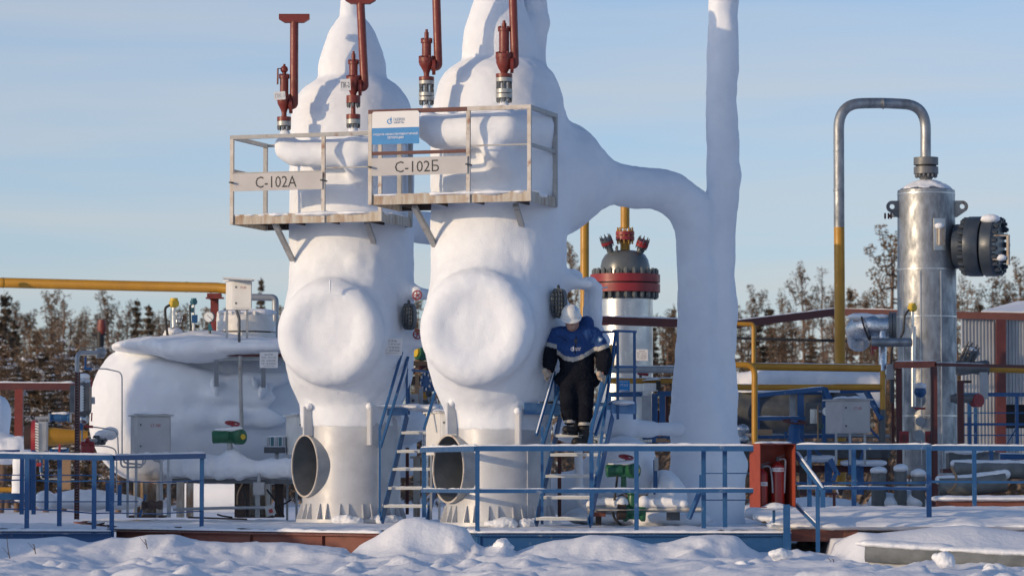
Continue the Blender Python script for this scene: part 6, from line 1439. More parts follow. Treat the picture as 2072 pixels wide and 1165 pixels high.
# ------------------------------------------------------------------ railings and the short stair at the deck corner
r2 = railing('blue railing with snow on top between the extinguisher box and the tall corner post', [((1612, 904, 40.6), (1884, 904, 40.2))], [((1614, 986, 40.6), (1882, 988, 40.2), .036), ((1600, 977, 44.0), (1880, 976, 44.0), .03)], [(1880, 904, 1062, 40.2), (1728, 906, 1062, 43.6), (1638, 906, 1042, 43.8)], post_w=.055)
r3 = railing('blue railing beyond the tall corner post in front of the shed', [((1884, 906, 43), (2110, 907, 43))], [((1884, 974, 43), (2110, 975, 43), .03)], [(1972, 907, 1040, 43), (2006, 906, 960, 46)])
sr = thing('step_rail', 'sloping blue stair handrail with snow beside the extinguisher box', 'railing', W(1655, 1120, 38.6))
MB().bar(W(1610, 918, 39.2), W(1668, 993, 38.5), .045, .045).build('handrail', M_BLUE, sr); MB().bar(W(1612, 1022, 39.2), W(1655, 1066, 38.6), .035, .035).build('lower_rail', M_BLUE, sr); post_px(MB(), 1655, 985, 1122, 38.6, .045).build('post', M_BLUE, sr); post_px(MB(), 1665, 990, 1026, 38.5, .05).build('end_post', M_BLUE, sr)
snow_px((1612, 916, 39.2), (1666, 990, 38.5), .04, .02, sr, lift=.02); snow_px((1612, 1020, 39.2), (1655, 1063, 38.6), .03, .02, sr, lift=.015)
bb = thing('sloping_brace', 'leaning blue brace with a snowy edge behind the stair handrail', 'brace', W(1690, 960, 44)); MB().bar(W(1680, 928, 44), W(1692, 955, 44), .05, .06).build('strut', M_BLUE, bb); MB().bar(W(1692, 955, 44), W(1686, 972, 44), .05, .05).build('foot', M_BLUE, bb); snow_px((1681, 925, 44), (1693, 952, 44), .05, .02, bb)
cpst = thing('corner_post', 'thick blue post standing in the snow under the extinguisher box', 'post', W(1592, 1110, 38.9)); post_px(MB(), 1592, 1020, 1112, 38.9, .075).build('post', M_BLUE, cpst); post_px(MB(), 1566, 1030, 1062, 39.2, .03).build('short_post', M_BLUE, cpst)
sp_ = thing('bottom_step', 'snow covered metal step beside the thick blue post', 'step', W(1575, 1065, 38.9)); MB().bar(W(1562, 1064, 39.0), W(1588, 1064, 39.0), .2, .025).build('plate', M_BOX, sp_); snow_px((1562, 1060, 39.0), (1588, 1060, 39.0), .18, .03, sp_)
dk = thing('deck_skirt', 'blue steel deck leg plate beside dark shadow under the platform', 'support', W(1580, 1110, 39)); MB().bar(W(1575, 1085, 39.02), W(1575, 1112, 39.02), .17, .03, up=Vector((0, 1, 0))).build('plate', M_BLUE, dk)
rd = thing('steel_deck', 'maroon edged snowy deck to the side of the short handrail', 'deck', W(1660, 1090, 39.3))
MB().bar(W(1600, 1083, 39.25), W(1735, 1083, 39.25), .02, .13).build('edge_beam', M_REDBEAM, rd); MB().prism([PX(1602, 39.3), PX(2200, 39.3), PX(2200, 46), PX(1602, 48)], Matrix.Translation((0, 0, DZ - .06)), .04).build('deck_plate', M_MAROON, rd)
s = SD(.08); 
for i in range(26): s.ball(W(1608 + i * 22, 1062, 39.95 + (i % 3) * .5), (.3, .75, .06 + .02 * (i % 2)))
for i in range(14): s.ball(W(1610 + i * 40, 1045, 42.5), (.5, 1.6, .09))
frost('snow_cover', s, M_SNOW, rd, .04, 1, .02, 3, zmin=DZ - .02)
pb2 = thing('pipe_support', 'dark red low beam carrying snow and pale pipes behind the corner post', 'support', W(1980, 1040, 44))
MB().bar(W(1894, 1024, 44), W(2110, 1026, 44), .08, .2).build('beam', M_REDBEAM, pb2); s = SD(.04); 
for i in range(14): s.ball(W(1900 + i * 15, 1008, 44.1), (.1, .2, .03))
frost('snow_cap', s, M_SNOW, pb2, .025, 1, .01, 4)
for pts, r, lab in (([(1900, 985, 45), (1960, 984, 45), (2035, 974, 45)], 20, 'short pale insulated pipe stub resting behind the corner post'), ([(1930, 950, 46), (2110, 952, 46)], 17, 'long grey insulated pipe with snow on its back beyond the corner post')):
    t = thing('insulated_pipe', lab, 'pipe', W(*pts[0])); MB().tube([W(*p) for p in pts], r * u(pts[0][2]), 20).build('pipe', M_CONC, t)
    s = SD(.05); tube_px(s, [(a, b - r * .75, c) for a, b, c in pts], [r * .5] * len(pts)); frost('snow_cap', s, M_SNOW, t, .02, 1, .015, 4)
bent = thing('broken_branch', 'pale broken branch leaning on the insulated pipe', 'branch', W(1925, 1000, 44.6)); MB().tube(arc_pts([W(1917, 997, 44.5), W(1932, 985, 44.5), W(1936, 965, 44.6), W(1925, 945, 44.7)], .05), .018, 8).build('wood', M_WOOD, bent)
for x, r, y0, y1, lab in ((1778, 15, 955, 1040, 'first stubby grey insulated pipe leg beside the tall pipe foot'), (1822, 13, 950, 1040, 'middle stubby grey insulated pipe leg behind the railing'), (1858, 14, 960, 1038, 'last stubby grey insulated pipe leg behind the corner post')):
    t = thing('insulated_stub', lab, 'pipe', W(x, y1, 45), 'stubby insulated pipe legs'); MB().tube([W(x, y0, 45), W(x, y1, 45)], r * u(45), 18).build('pipe', M_CONC, t); s = SD(.04); s.ball(W(x, y0 - 3, 45), (r * .0075, .12, .06)); frost('snow_cap', s, M_SNOW, t, .016, 1, .01, 6)
for x, y, rx, rz, lab in ((1790, 1018, .22, .14, 'snow hump between the first two insulated pipe legs'), (1840, 1015, .2, .16, 'snow hump between the last two insulated pipe legs'), (1655, 1030, .6, .16, 'long snow hump behind the sloping handrail'), (1560, 1035, .5, .10, 'flat snow hump behind the extinguisher box post')):
    s = SD(.08); s.ball(W(x, y, 45.3), (rx, .35, rz)); s.ball(W(x + 12, y + 5, 45.2), (rx * .6, .3, rz * .8)); tag(frost('snow_hump', s, M_SNOW, None, .03, 2, .02, 3), lab, 'snow heap')
lt = thing('low_table', 'thin maroon pipe support table in the snow behind the handrail', 'support', W(1690, 1040, 44)); MB().bar(W(1618, 999, 44), W(1694, 998, 44), .05, .03).build('top_bar', M_MAROON, lt); post_px(MB(), 1688, 998, 1036, 44, .035).build('leg', M_MAROON, lt)
for i, (x, y, lab) in enumerate(((1546, 1056, 'small dark hole of bare steel showing in the deck snow'),)):
    s = SD(.02); s.ball(W(x, y, 40.6), (.03 + .07 * i, .06, .012 + .006 * i)); tag(frost('bare_patch', s, M_DARK, None, .01, 1, .004, 9), lab, 'scrap')
# ------------------------------------------------------------------ fire extinguisher box
eb = thing('extinguisher_box', 'open fronted red fire box with an orange lit side on the deck corner', 'box', W(1566, 1027, 39.0))
YE = 38.95; ke = u(YE)
ef = Vector((math.cos(R(19)), math.sin(R(19)), 0)); en = Vector((-ef.y, ef.x, 0))
eo = W(1538, 1026, YE - .1); ew = 74 * ke / ef.x; eh = 128 * ke; ed = .30
def EB(a0, a1, b0, b1, z0, z1, nm, mat):
    v = [eo + ef * a + en * b + Z * z for z in (z0, z1) for a, b in ((a0, b0), (a1, b0), (a1, b1), (a0, b1))]
    return MB().add(v, [(3, 2, 1, 0), (4, 5, 6, 7), (0, 1, 5, 4), (1, 2, 6, 5), (2, 3, 7, 6), (3, 0, 4, 7)]).build(nm, mat, eb)
M_FIRE = mk('fire_box_paint', (.30, .055, .03), .55, c2=(.25, .045, .026), nsc=6, rust=(.2, .06, .04), rlo=.6, rhi=.8)
EB(0, .008, 0, ed, 0, eh, 'side_panel', M_FIRE); EB(ew - .008, ew, 0, ed, 0, eh, 'side_panel', M_FIRE); EB(.009, ew - .009, 0, ed, 0, .008, 'floor_panel', M_FIRE); EB(.009, ew - .009, 0, ed, eh - .008, eh, 'top_panel', M_FIRE); EB(.009, ew - .009, ed - .008, ed, .009, eh - .009, 'back_panel', M_FIRE)
s = SD(.03)
for i in range(6): s.ball(eo + ef * (ew * (i + .5) / 6) + en * (ed * .45) + Z * eh, (.06, .14, .018 + .006 * (i % 2)))
frost('snow_cap', s, M_SNOW, eb, .012, 1, .005, 8, zmin=eo.z + eh + .001)
s = SD(.03); s.ball(eo + ef * (ew * .45) + en * .03 + Z * .01, (.11, .05, .045)); s.ball(eo + ef * (ew * .3) + en * .02, (.12, .04, .02)); s.ball(eo + ef * (ew * .7) + en * .02, (.12, .04, .018)); frost('snow_floor', s, M_SNOW, eb, .012, 1, .006, 8)
M_EXT = mk('extinguisher_red', (.30, .018, .016), .35, coat=.2)
for a, r, z0, z1, lab, lz in ((.26, .066, .03, .42, 'short red fire extinguisher with a white band, beside the orange side panel', .24), (.64 * 1.0, .078, .03, .50, 'tall red fire extinguisher with a label near its shoulder', .40)):
    a = ew * (.22 if a < .3 else .66)
    b = eo + ef * a + en * .17
    t = thing('fire_extinguisher', lab, 'extinguisher', b + Z * .009, 'fire extinguishers in the red box')
    MB().lathe([(r * .8, .009), (r, .02), (r, z1 - .07), (r * .9, z1 - .03), (r * .45, z1), (r * .3, z1 + .015)], b, Z, 28).build('cylinder', M_EXT, t)
    MB().lathe([(r * 1.004, lz), (r * 1.004, lz + .045)], b, Z, 28).build('label_band', M_SIGNW, t)
    if lz > .3:
        text('ОГНЕТУШИТЕЛЬ', frame(b - en * (r * 1.02) + Z * (lz + .022), ef, Z), .018, M_INKR, t, r * 1.5)
    else: text('ОП-5', frame(b - en * (r * 1.02) + Z * (lz + .022), ef, Z), .02, M_INK, t, r * .8)
    MB().lathe([(.018, z1 + .01), (.022, z1 + .03), (.018, z1 + .055)], b, Z, 12).build('valve_head', M_DARKSTEEL, t)
    MB().bar(b + Z * (z1 + .055) - ef * .02, b + Z * (z1 + .085) + ef * .09, .02, .01).build('lever', M_DARKSTEEL, t)
    MB().tube(arc_pts([b + Z * (z1 + .035), b + Z * (z1 + .05) + ef * .09 - en * .03, b + Z * (z1 - .12) + ef * (.105 if lz < .3 else .07) - en * .05, b + Z * .16 + ef * (.11 if lz < .3 else .06) - en * .05], .08), .011, 8).build('hose', M_PIPEGREY, t)
# ------------------------------------------------------------------ big pipes lying on the ground in front
for pts, r, lab in (([(1752, 1117, 36.4), (1810, 1120, 36.3), (1916, 1128, 36.2)], 17, 'grey weathered pipe half buried in snow under the bank'), ([(1919, 1132, 35.2), (2120, 1142, 35.0)], 19, 'second grey weathered pipe with a blunt open end in the snow')):
    t = thing('ground_pipe', lab, 'pipe', W(*pts[0]), 'weathered pipes lying in the snow'); P_ = [W(*p) for p in pts]
    rr_ = r * 1.12 * u(36); d = (P_[-1] - P_[0]).normalized(); MB().lathe([(rr_, 0), (rr_, (P_[-1] - P_[0]).length), (rr_ - .012, (P_[-1] - P_[0]).length), (rr_ - .012, 0)], P_[0], d, 28, closed=True).build('pipe', M_CONC, t)
    MB().lathe([(rr_ + .006, .9), (rr_ + .006, .93)], P_[0], d, 28).build('joint', M_PIPEGREY, t)
    s = SD(.05)
    for i in range(14):
        f = (i + .5) / 14; s.ball(P_[0].lerp(P_[-1], f) + Z * (rr_ * .98) + Vector((0, .06, 0)), (.10, .07, .02 + .014 * noise.noise(Vector((i * .8, r, 0)))))
    frost('snow_cap', s, M_SNOW, t, .018, 1, .01, 5)
for i, (x, y, Y, r, lab) in enumerate(((2012, 1153, 33.5, .09, 'rounded snow chunk lying in front of the weathered pipe'), (1018, 1100, 37.2, .085, 'snow chunk at the toe of the bright snow mound'), (1905, 1131, 34.5, .09, 'snow chunk between the two weathered pipes'), (1500, 1143, 34, .08, 'low snow chunk below the fire box'), (1582, 1122, 36.8, .10, 'snow chunk under the thick blue post'))):
    rr2 = random.Random(i + 3); s = SD(.025)
    for k in range(7): s.ball(W(x + rr2.uniform(-12, 12), y + rr2.uniform(-4, 9), Y + rr2.uniform(-.08, .08)), (r * rr2.uniform(.45, .9), r * .8, r * rr2.uniform(.35, .75)))
    tag(frost('snow_chunk', s, M_SNOW, None, .011, 2, .02, 7, .005), lab, 'snow lump')
# frozen grass stalks poking out of the bank
for i, (x, y, lab) in enumerate(((20, 1130, 'forked dry stalk in the shaded snow bank below the walkway'), (72, 1120, 'short curled dry stalk in the shaded snow bank'), (298, 1110, 'two thin dry stalks below the snowy walkway'), (1690, 1150, 'lone dry stalk at the edge of the trampled snow'))):
    t = thing('dry_stalk', lab, 'plant', W(x, y, 36)); b = W(x, y, 36)
    MB().tube([b, b + Vector((-.02, 0, .1)), b + Vector((-.035, 0, .24 if i == 0 else .1))], [.006, .005, .003], 6).build('stem', M_DARK, t)
    MB().tube([b + Vector((-.01, 0, .04)), b + Vector((-.08, .01, .12))], [.004, .002], 6).build('stem', M_DARK, t)
# ------------------------------------------------------------------ the forest behind the plant
M_BARK = mk('pine_bark', (.12, .075, .05), .9, c2=(.20, .13, .09), nsc=6, stretch=(1, 1, .25))
def needles(name, dark, light, tip):
    m = mk(name, dark, .85, c2=light, nsc=1.1, lo=.38, hi=.66, rust=tip, rlo=.54, rhi=.74, rsc=2.6, spec=.15)
    return m
M_CEDAR = needles('cedar_needles', (.095, .065, .042), (.22, .15, .095), (.40, .30, .22))
M_SPRUCE = needles('spruce_needles', (.055, .044, .032), (.15, .108, .072), (.33, .255, .19))
M_TWIG = needles('frosted_twigs', (.11, .078, .058), (.20, .145, .105), (.38, .31, .25))
def clump(mb, r_, c, rad, n, sz, flat=1.0):
    for _ in range(n):
        while True:
            p = Vector((r_.uniform(-1, 1), r_.uniform(-1, 1), r_.uniform(-1, 1)))
            if p.length < 1: break
        p = Vector((p.x * rad, p.y * rad, p.z * rad * flat)) + c
        a = Vector((r_.gauss(0, 1), r_.gauss(0, 1), r_.gauss(0, .8))).normalized(); b = a.orthogonal().normalized()
        s = sz * r_.uniform(.5, 1.3)
        mb.add([p - a * s * .5, p + a * s * .5 + b * s * .15, p + b * s * .55], [(0, 1, 2)])
def tree(kind, seed, snow=False):
    r_ = random.Random(seed); H = 10.0
    tr, cr, sn_ = MB(), MB(), MB()
    lean = [Vector((r_.gauss(0, .06), r_.gauss(0, .06), 0)) for _ in range(9)]
    pts, o = [], Vector((0, 0, -.2))
    for i in range(9): pts.append(o.copy()); o = o + Vector((0, 0, H / 8)) + lean[i] * (1.5 if kind == 'bare' else 1)
    def at(h): 
        f = max(0, min(7.999, (h + .2) / (H / 8))); i = int(f); return pts[i].lerp(pts[i + 1], f - i)
    tr.tube(pts, [.17, .15, .135, .12, .10, .08, .06, .04, .012], 8)
    if kind == 'spruce':
        h = 1.0
        while h < 9.9:
            f = (h - 1.0) / 9; L_ = (1.15 * (1 - f) ** .75 + .1) * r_.uniform(.65, 1.15)
            for k in range(r_.randint(4, 6)):
                a = r_.uniform(0, 6.28); d = Vector((math.cos(a), math.sin(a), 0)); b = at(h)
                e = b + d * L_ + Z * (-.25 * L_ + .05)
                tr.tube([b, b.lerp(e, .5) + Z * .04, e], [.022, .014, .005], 4)
                for q in (.3, .6, .9): clump(cr, r_, b.lerp(e, q) - Z * .05, .16 + .14 * (1 - q) * L_, int(7 + 9 * L_), .19, .7)
                if snow and r_.random() < .7: clump(sn_, r_, b.lerp(e, .7) + Z * .06, .2, 12, .12, .35)
            h += r_.uniform(.24, .36)
        clump(cr, r_, at(9.7), .12, 14, .16, 2.5)
    elif kind == 'cedar':
        for k in range(42):
            h = 1.6 + 8.2 * (k / 42) ** .9 + r_.uniform(-.2, .2); f = (h - 2) / 8
            L_ = (1.05 * math.sin(math.pi * min(1, .25 + .75 * f)) ** .7 + .25) * r_.uniform(.5, 1.2)
            a = r_.uniform(0, 6.28); d = Vector((math.cos(a), math.sin(a), 0)); b = at(min(h, 9.8))
            m_ = b + d * L_ * .6 - Z * .08; e = b + d * L_ + Z * (.25 + .35 * f)
            tr.tube([b, m_, e], [.045, .03, .012], 5)
            clump(cr, r_, e, r_.uniform(.2, .34), 52, .13, 1.1); clump(cr, r_, m_.lerp(e, .4), .2, 26, .12, .8); clump(cr, r_, b.lerp(m_, .6), .16, 12, .11, .8)
            if snow and r_.random() < .75: clump(sn_, r_, e + Z * .2, .26, 24, .13, .4)
        clump(cr, r_, at(9.9), .38, 60, .2, 1.3)
    else:
        for k in range(46):
            h = 2.5 + 7.3 * k / 46; a = r_.uniform(0, 6.28); d = Vector((math.cos(a), math.sin(a), r_.uniform(-.1, .5))); L_ = (1.3 * (1 - (h - 2.5) / 8.2) + .2) * r_.uniform(.4, 1.1); b = at(h)
            e = b + d * L_; tr.tube([b, b.lerp(e, .5) + Z * .06, e], [.02, .013, .004], 4)
            for q in range(5):
                s = b.lerp(e, r_.uniform(.3, 1)); tr.tube([s, s + Vector((r_.gauss(0, .2), r_.gauss(0, .2), r_.uniform(-.05, .25)))], [.007, .003], 3)
            clump(cr, r_, e, .2, 10, .14, .7)
    return tr, cr, sn_
KINDS = {}
LABEL = {'cedar': 'ragged sunlit cedar', 'spruce': 'narrow pointed spruce', 'bare': 'thin bare frosted tree', 'snowcedar': 'dark cedar laden with snow', 'snowspruce': 'dark spruce laden with snow'}
def zone(px):
    for lim, w in ((160, 'beyond the maroon rack post'), (300, 'over the bent gauge pipe'), (440, 'over the snowy tank'), (620, 'behind the tank manway'), (900, 'in the gap between the two vessels'), (1250, 'beside the yellow vertical pipe under the arch'), (1400, 'between the aluminium vessel and the riser'), (1600, 'just beyond the riser'), (1700, 'over the buried drum'), (1830, 'just beyond the tall yellow pipe')):
        if px < lim: return w
    return 'over the corrugated shed'
def place_tree(kind, px, top, Y, seed, label=None, wide=1.0):
    zt = W(px, top, Y).z; b = W(px, 1000, Y); zg = .2; s = (zt - zg) / 10.0
    key = (kind, seed % 3)
    if key not in KINDS:
        base = kind.replace('snow', ''); tr, cr, sn_ = tree(base, 100 + seed % 3 + len(kind) * 7, kind.startswith('snow'))
        nm = {'cedar': 'cedar_tree', 'spruce': 'spruce_tree', 'bare': 'bare_tree'}[base]
        t = thing(nm, '', 'tree'); mt = {'cedar': M_CEDAR, 'spruce': M_SPRUCE, 'bare': M_TWIG}[base]
        tr.build('trunk', M_BARK, t, ang=60); cr.build('crown', mt, t, flat=True)
        if sn_.v: sn_.build('snow_load', M_SNOW, t, flat=True)['kind'] = 'stuff'
        KINDS[key] = t; o = t
    else: o = copy_tree(KINDS[key])
    o.location = (b.x, Y, zg); o.scale = (s * wide, s * wide, s); o.rotation_euler = (0, 0, (seed * 2.4) % 6.28)
    o['label'] = label or (LABEL[kind] + (' standing tall ' if top < 650 else ' low in the stand ') + zone(px)); o['group'] = 'snowy trees at the forest edge' if kind.startswith('snow') else {'cedar': 'cedars of the forest behind the plant', 'spruce': 'spruces of the forest behind the plant', 'bare': 'bare trees of the forest behind the plant'}[kind]
    return o
named = [('spruce', 10, 584, 120, 0, 'dark pointed spruce under the open end of the yellow overhead line', 1.1), ('cedar', 102, 602, 135, 1, 'broad cedar left of the forked bare treetop', 1.0), ('bare', 131, 585, 130, 2, 'forked bare tree rising just below the yellow overhead line', 1.0),
  ('cedar', 224, 598, 130, 3, 'flat topped cedar above the bent gauge pipe of the tank', .95), ('spruce', 274, 604, 140, 4, 'slim spruce beside the flat topped cedar above the snowy tank', .8), ('spruce', 526, 560, 150, 5, 'lone spire spruce behind the davit pipe', .55), ('cedar', 1160, 508, 140, 6, 'cedar top beside the yellow vertical pipe under the arch', .6),
  ('cedar', 1626, 555, 150, 7, 'gnarled cedar with a flat windblown top over the ridge beam', .9), ('bare', 1664, 530, 150, 8, 'tall bare snag between the gnarled cedar and the tall pipe', .7), ('spruce', 1722, 574, 165, 9, 'small pointed spruce just beyond the tall yellow pipe', .6), ('cedar', 1808, 486, 120, 10, 'big leaning cedar against the side of the metal clad column', 1.25),
  ('cedar', 1962, 578, 135, 11, 'rounded cedar under the big blind flange', .9), ('cedar', 2003, 562, 135, 12, 'cedar with up-curved limbs above the shed roof', .9), ('cedar', 2068, 548, 120, 13, 'cedar cut by the frame edge above the shed roof', 1.0), ('spruce', 1302, 606, 150, 14, 'small spruce seen between the aluminium clad vessel and the riser', .5), ('spruce', 1362, 612, 150, 15, 'small spruce against the inner edge of the riser', .5)]
for a in named: place_tree(a[0], a[1], a[2], a[3], a[4], a[5], a[6])
rt_ = random.Random(21)
for px, top, kd in ((28, 628, 'cedar'), (48, 640, 'cedar'), (72, 655, 'spruce'), (150, 650, 'cedar'), (168, 634, 'cedar'), (188, 652, 'bare'), (206, 645, 'cedar'), (252, 622, 'cedar'), (296, 608, 'spruce'), (322, 616, 'bare'), (344, 640, 'spruce'), (375, 640, 'cedar'), (402, 655, 'spruce'), (425, 665, 'cedar'), (462, 610, 'spruce'), (560, 655, 'cedar'), (585, 650, 'spruce'),
                    (850, 600, 'cedar'), (862, 655, 'spruce'), (1150, 560, 'spruce'), (1172, 640, 'cedar'), (1325, 655, 'spruce'), (1345, 640, 'cedar'), (1510, 622, 'cedar'), (1532, 600, 'cedar'), (1560, 604, 'spruce'), (1586, 596, 'cedar'), (1604, 610, 'bare'), (1646, 600, 'cedar'), (1684, 598, 'cedar'), (1745, 620, 'cedar'), (1775, 580, 'cedar'), (1940, 600, 'cedar'), (1985, 612, 'spruce'), (2030, 600, 'spruce'), (2050, 590, 'cedar')):
    place_tree(kd, px, top + rt_.uniform(-6, 10), rt_.uniform(125, 165), rt_.randint(0, 99), None, rt_.uniform(.75, 1.15))
for i in range(94):                                                                # the closed stand lower down
    px = -40 + i * 23 + rt_.uniform(-9, 9)
    if 600 < px < 828 or 885 < px < 1140 or 1385 < px < 1492 or 1825 < px < 1930: continue
    place_tree(rt_.choice(('cedar', 'cedar', 'spruce', 'bare')), px, rt_.uniform(632, 712), rt_.uniform(105, 155), rt_.randint(0, 99), None, rt_.uniform(.9, 1.35))
for i in range(16):
    px = -20 + i * 17 + rt_.uniform(-6, 6)
    place_tree(rt_.choice(('snowcedar', 'snowspruce')), px, rt_.uniform(700, 770), rt_.uniform(82, 98), rt_.randint(0, 99), None, rt_.uniform(1.2, 1.7))
mb = MB(); ru = random.Random(5)
for i in range(420):                                                               # thicket that closes the forest floor
    px = ru.uniform(-60, 2130); Y = ru.uniform(96, 125); b = W(px, 1000, Y); h = ru.uniform(.6, 3.4)
    clump(mb, ru, Vector((b.x, Y, .2 + h * .5)), h * .5, 46, .34, 1.0)
o = mb.build('thicket', M_TWIG, None, flat=True); o['kind'] = 'stuff'; o['label'] = 'tangled frosted thicket closing the foot of the forest'; o['category'] = 'undergrowth'
fl = thing('flare_stack', 'dark stack with a rusty orange head among the trees', 'stack', W(203, 800, 100)); MB().tube([W(203, 820, 100), W(203, 670, 100)], .11, 10).build('mast', M_BLACK, fl); MB().lathe([(.1, -.2), (.14, 0), (.1, .22)], W(206, 662, 100), Z, 12).build('head', M_RED, fl); MB().bar(W(186, 678, 100), W(216, 676, 100), .06, .06).build('arm', M_BLACK, fl); MB().bar(W(160, 705, 100), W(235, 702, 100), .05, .05).build('guy_rail', M_DARKSTEEL, fl)
# unseen cabin added outside the frame to throw shade over the tank
cb = thing('shade_cabin', 'added grey cabin with a snowy roof, out of frame, shading the tank', 'cabin', (-12.3, 42, .2))
MB().box((-12.3, 41.47, 2.3), (2.2, 1.95, 4.2)).build('wall', M_SHED, cb); MB().box((-12.3, 41.47, 4.46), (2.4, 2.1, .1)).build('roof', M_MAROON, cb); MB().box((-12.3, 41.47, 4.59), (2.3, 2.0, .14)).build('roof_snow', M_SNOW, cb); MB().box((-11.17, 41.47, 1.3), (.05, .9, 2.0)).build('door', M_BLUE, cb)
# ------------------------------------------------------------------ the worker coming down the stairs
YP = 41.72
def project(p):
    """where a world point falls in the photograph: used to lay the jacket's colour blocks on the cloth"""
    d = p - Vector((0, 0, EYE)); zc = d.y * _cp + d.z * _sp; yc = -d.y * _sp + d.z * _cp
    return CX + F * d.x / zc, CY - F * yc / zc
M_SKIN = mk('skin', (.42, .24, .17), .5, c2=(.46, .22, .16), nsc=9)
M_HELM = mk('helmet_white', (.74, .73, .70), .3, coat=.3)
M_JBLUE = mk('jacket_blue', (.008, .044, .165), .8, c2=(.011, .058, .20), nsc=12, bump=.3, bsc=60)
M_JBLACK = mk('jacket_black', (.007, .0085, .014), 1.0, c2=(.011, .013, .02), nsc=10, bump=.3, bsc=60, spec=.15)
M_REFL = mk('reflective_tape', (.42, .40, .36), .5, c2=(.36, .34, .31), nsc=20)
M_GLOVE = mk('knit_glove', (.50, .40, .30), .85, c2=(.42, .33, .25), nsc=30, bump=.5, bsc=90)
M_BOOT = mk('boot_leather', (.018, .016, .015), .65, bump=.3, bsc=50)
pb_ = W(1168, 897, YP)
man = thing('person', 'worker in blue and black winter suit and white hard hat stepping down the stairs', 'person', (pb_.x, YP, pb_.z))
q = lambda x, y, d=0.0: W(x, y, YP + d)
# one continuous body
m = SD(.035)
hc = q(1157, 648, -.07)
m.ball(hc, (.078, .098, .112)); m.ball(q(1156, 662, -.13), (.052, .055, .05)); m.ball(q(1155, 659, -.185), (.014, .022, .018), k=.012); m.ball(q(1155, 665, -.175), (.026, .014, .007), k=.008)
m.ball(q(1150, 655, -.165), (.013, .01, .008), k=.01); m.ball(q(1162, 655, -.165), (.013, .01, .008), k=.01)
m.ball(q(1143, 650, -.08), (.012, .022, .03), k=.015); m.ball(q(1170, 650, -.08), (.012, .022, .03), k=.015)
m.tube([hc, q(1162, 672, 0)], [.06, .065]); m.tube([q(1164, 680), q(1167, 720), q(1168, 770)], [.13, .14, .13])
m.tube([q(1132, 680), q(1200, 680)], [.07, .07])
for P_ in ([(1130, 682, 0), (1114, 717, -.07), (1112, 748, -.16)], [(1204, 684, 0), (1223, 722, -.05), (1219, 755, -.13)]): m.tube([q(*p) for p in P_], [.055, .047, .034])
for P_ in ([(1154, 770, 0), (1150, 812, -.1), (1153, 850, -.05), (1160, 866, -.02)], [(1180, 770, 0), (1184, 815, -.07), (1182, 855, -.03), (1182, 884, -.02)]): m.tube([q(*p) for p in P_], [.085, .065, .045, .04])
frost('body', m, M_SKIN, man, .011, 1, .0, 5)
# jacket
m = SD(.06)
m.ball(q(1165, 706), (.225, .165, .24)); m.ball(q(1168, 745, .0), (.205, .16, .19)); m.tube([q(1133, 676), q(1199, 680)], [.098, .098]); m.ball(q(1150, 676, -.02), (.11, .12, .075)); m.ball(q(1185, 676, -.02), (.11, .12, .075))
m.tube([q(1136, 768), q(1200, 770)], [.075, .075]); m.ball(q(1168, 766), (.215, .16, .07))
m.tube([q(1130, 678), q(1121, 698, -.03), q(1114, 718, -.07), q(1112, 734, -.11), q(1112, 745, -.14)], [.092, .092, .09, .086, .06], k=.04)
m.tube([q(1203, 680), q(1215, 702, -.02), q(1223, 722, -.05), q(1222, 738, -.08), q(1220, 750, -.11)], [.095, .098, .096, .09, .064], k=.04)
m.tube([q(1160, 672, .06), q(1176, 656, .1), q(1186, 652, .1)], [.10, .095, .07]); m.ball(q(1190, 655, .08), (.065, .09, .07)); m.tube([q(1143, 673, -.05), q(1160, 680, -.09), q(1176, 671, -.05)], [.036, .036, .042])
jk = frost('jacket', m, M_JBLUE, man, .0085, 1, .014, 7, .007)
me = jk.data
for mt in (M_JBLACK, M_REFL): me.materials.append(mt)
off = root_loc(jk)
BAND = [(1120, 703), (1132, 711), (1142, 720), (1160, 723), (1178, 717), (1192, 709), (1204, 701), (1212, 700), (1240, 690)]
for pl in me.polygons:
    x, y = project(pl.center + off)
    if x < 1127: b = 690 + (x - 1100) * .25
    elif x > 1209: b = 702 - (x - 1209) * .38
    else: b = interp(BAND, x)
    pl.material_index = 0 if y < b else (2 if y < b + 9 else 1)
MB().bar(q(1166, 680, -.205), q(1164, 716, -.22), .012, .006).build('zip', M_JBLACK, jk)
MB().box(q(1165, 690, -.215), (.03, .025, .045)).build('radio_clip', M_BLACK, jk)
pl_ = MB().prism([(-.03, .03), (-.03, -.01), (0, -.04), (.03, -.01), (.03, .03)], frame(q(1214, 687, -.115), (.88, .2, -.38), (.3, 0, .95)), .004).build('sleeve_patch', M_BLUELT, jk)
MB().prism([(-.015, .015), (-.015, -.005), (0, -.02), (.015, -.005), (.015, .015)], frame(q(1214, 687, -.119), (.88, .2, -.38), (.3, 0, .95)), .004).build('patch_mark', M_INKW, jk)
Mc = frame(q(1164, 706, -.222), (1, 0, .02), Z)
flame_logo(Mc @ T((-.035, 0, 0)), .022, M_INKW, jk, 'chest_logo')
text('ГАЗПРОМ', Mc @ T((.03, .008, 0)), .018, M_INKW, jk, .07, 'chest_lettering'); text('НЕФТЬ', Mc @ T((.03, -.013, 0)), .014, M_INKW, jk, .06, 'chest_lettering')
for x0, y0, x1, y1 in ((1128, 679, 1139, 684), (1139, 684, 1146, 688)): MB().bar(q(x0, y0, -.155), q(x1, y1, -.185), .01, .004).build('yoke_seam', M_JBLACK, jk)
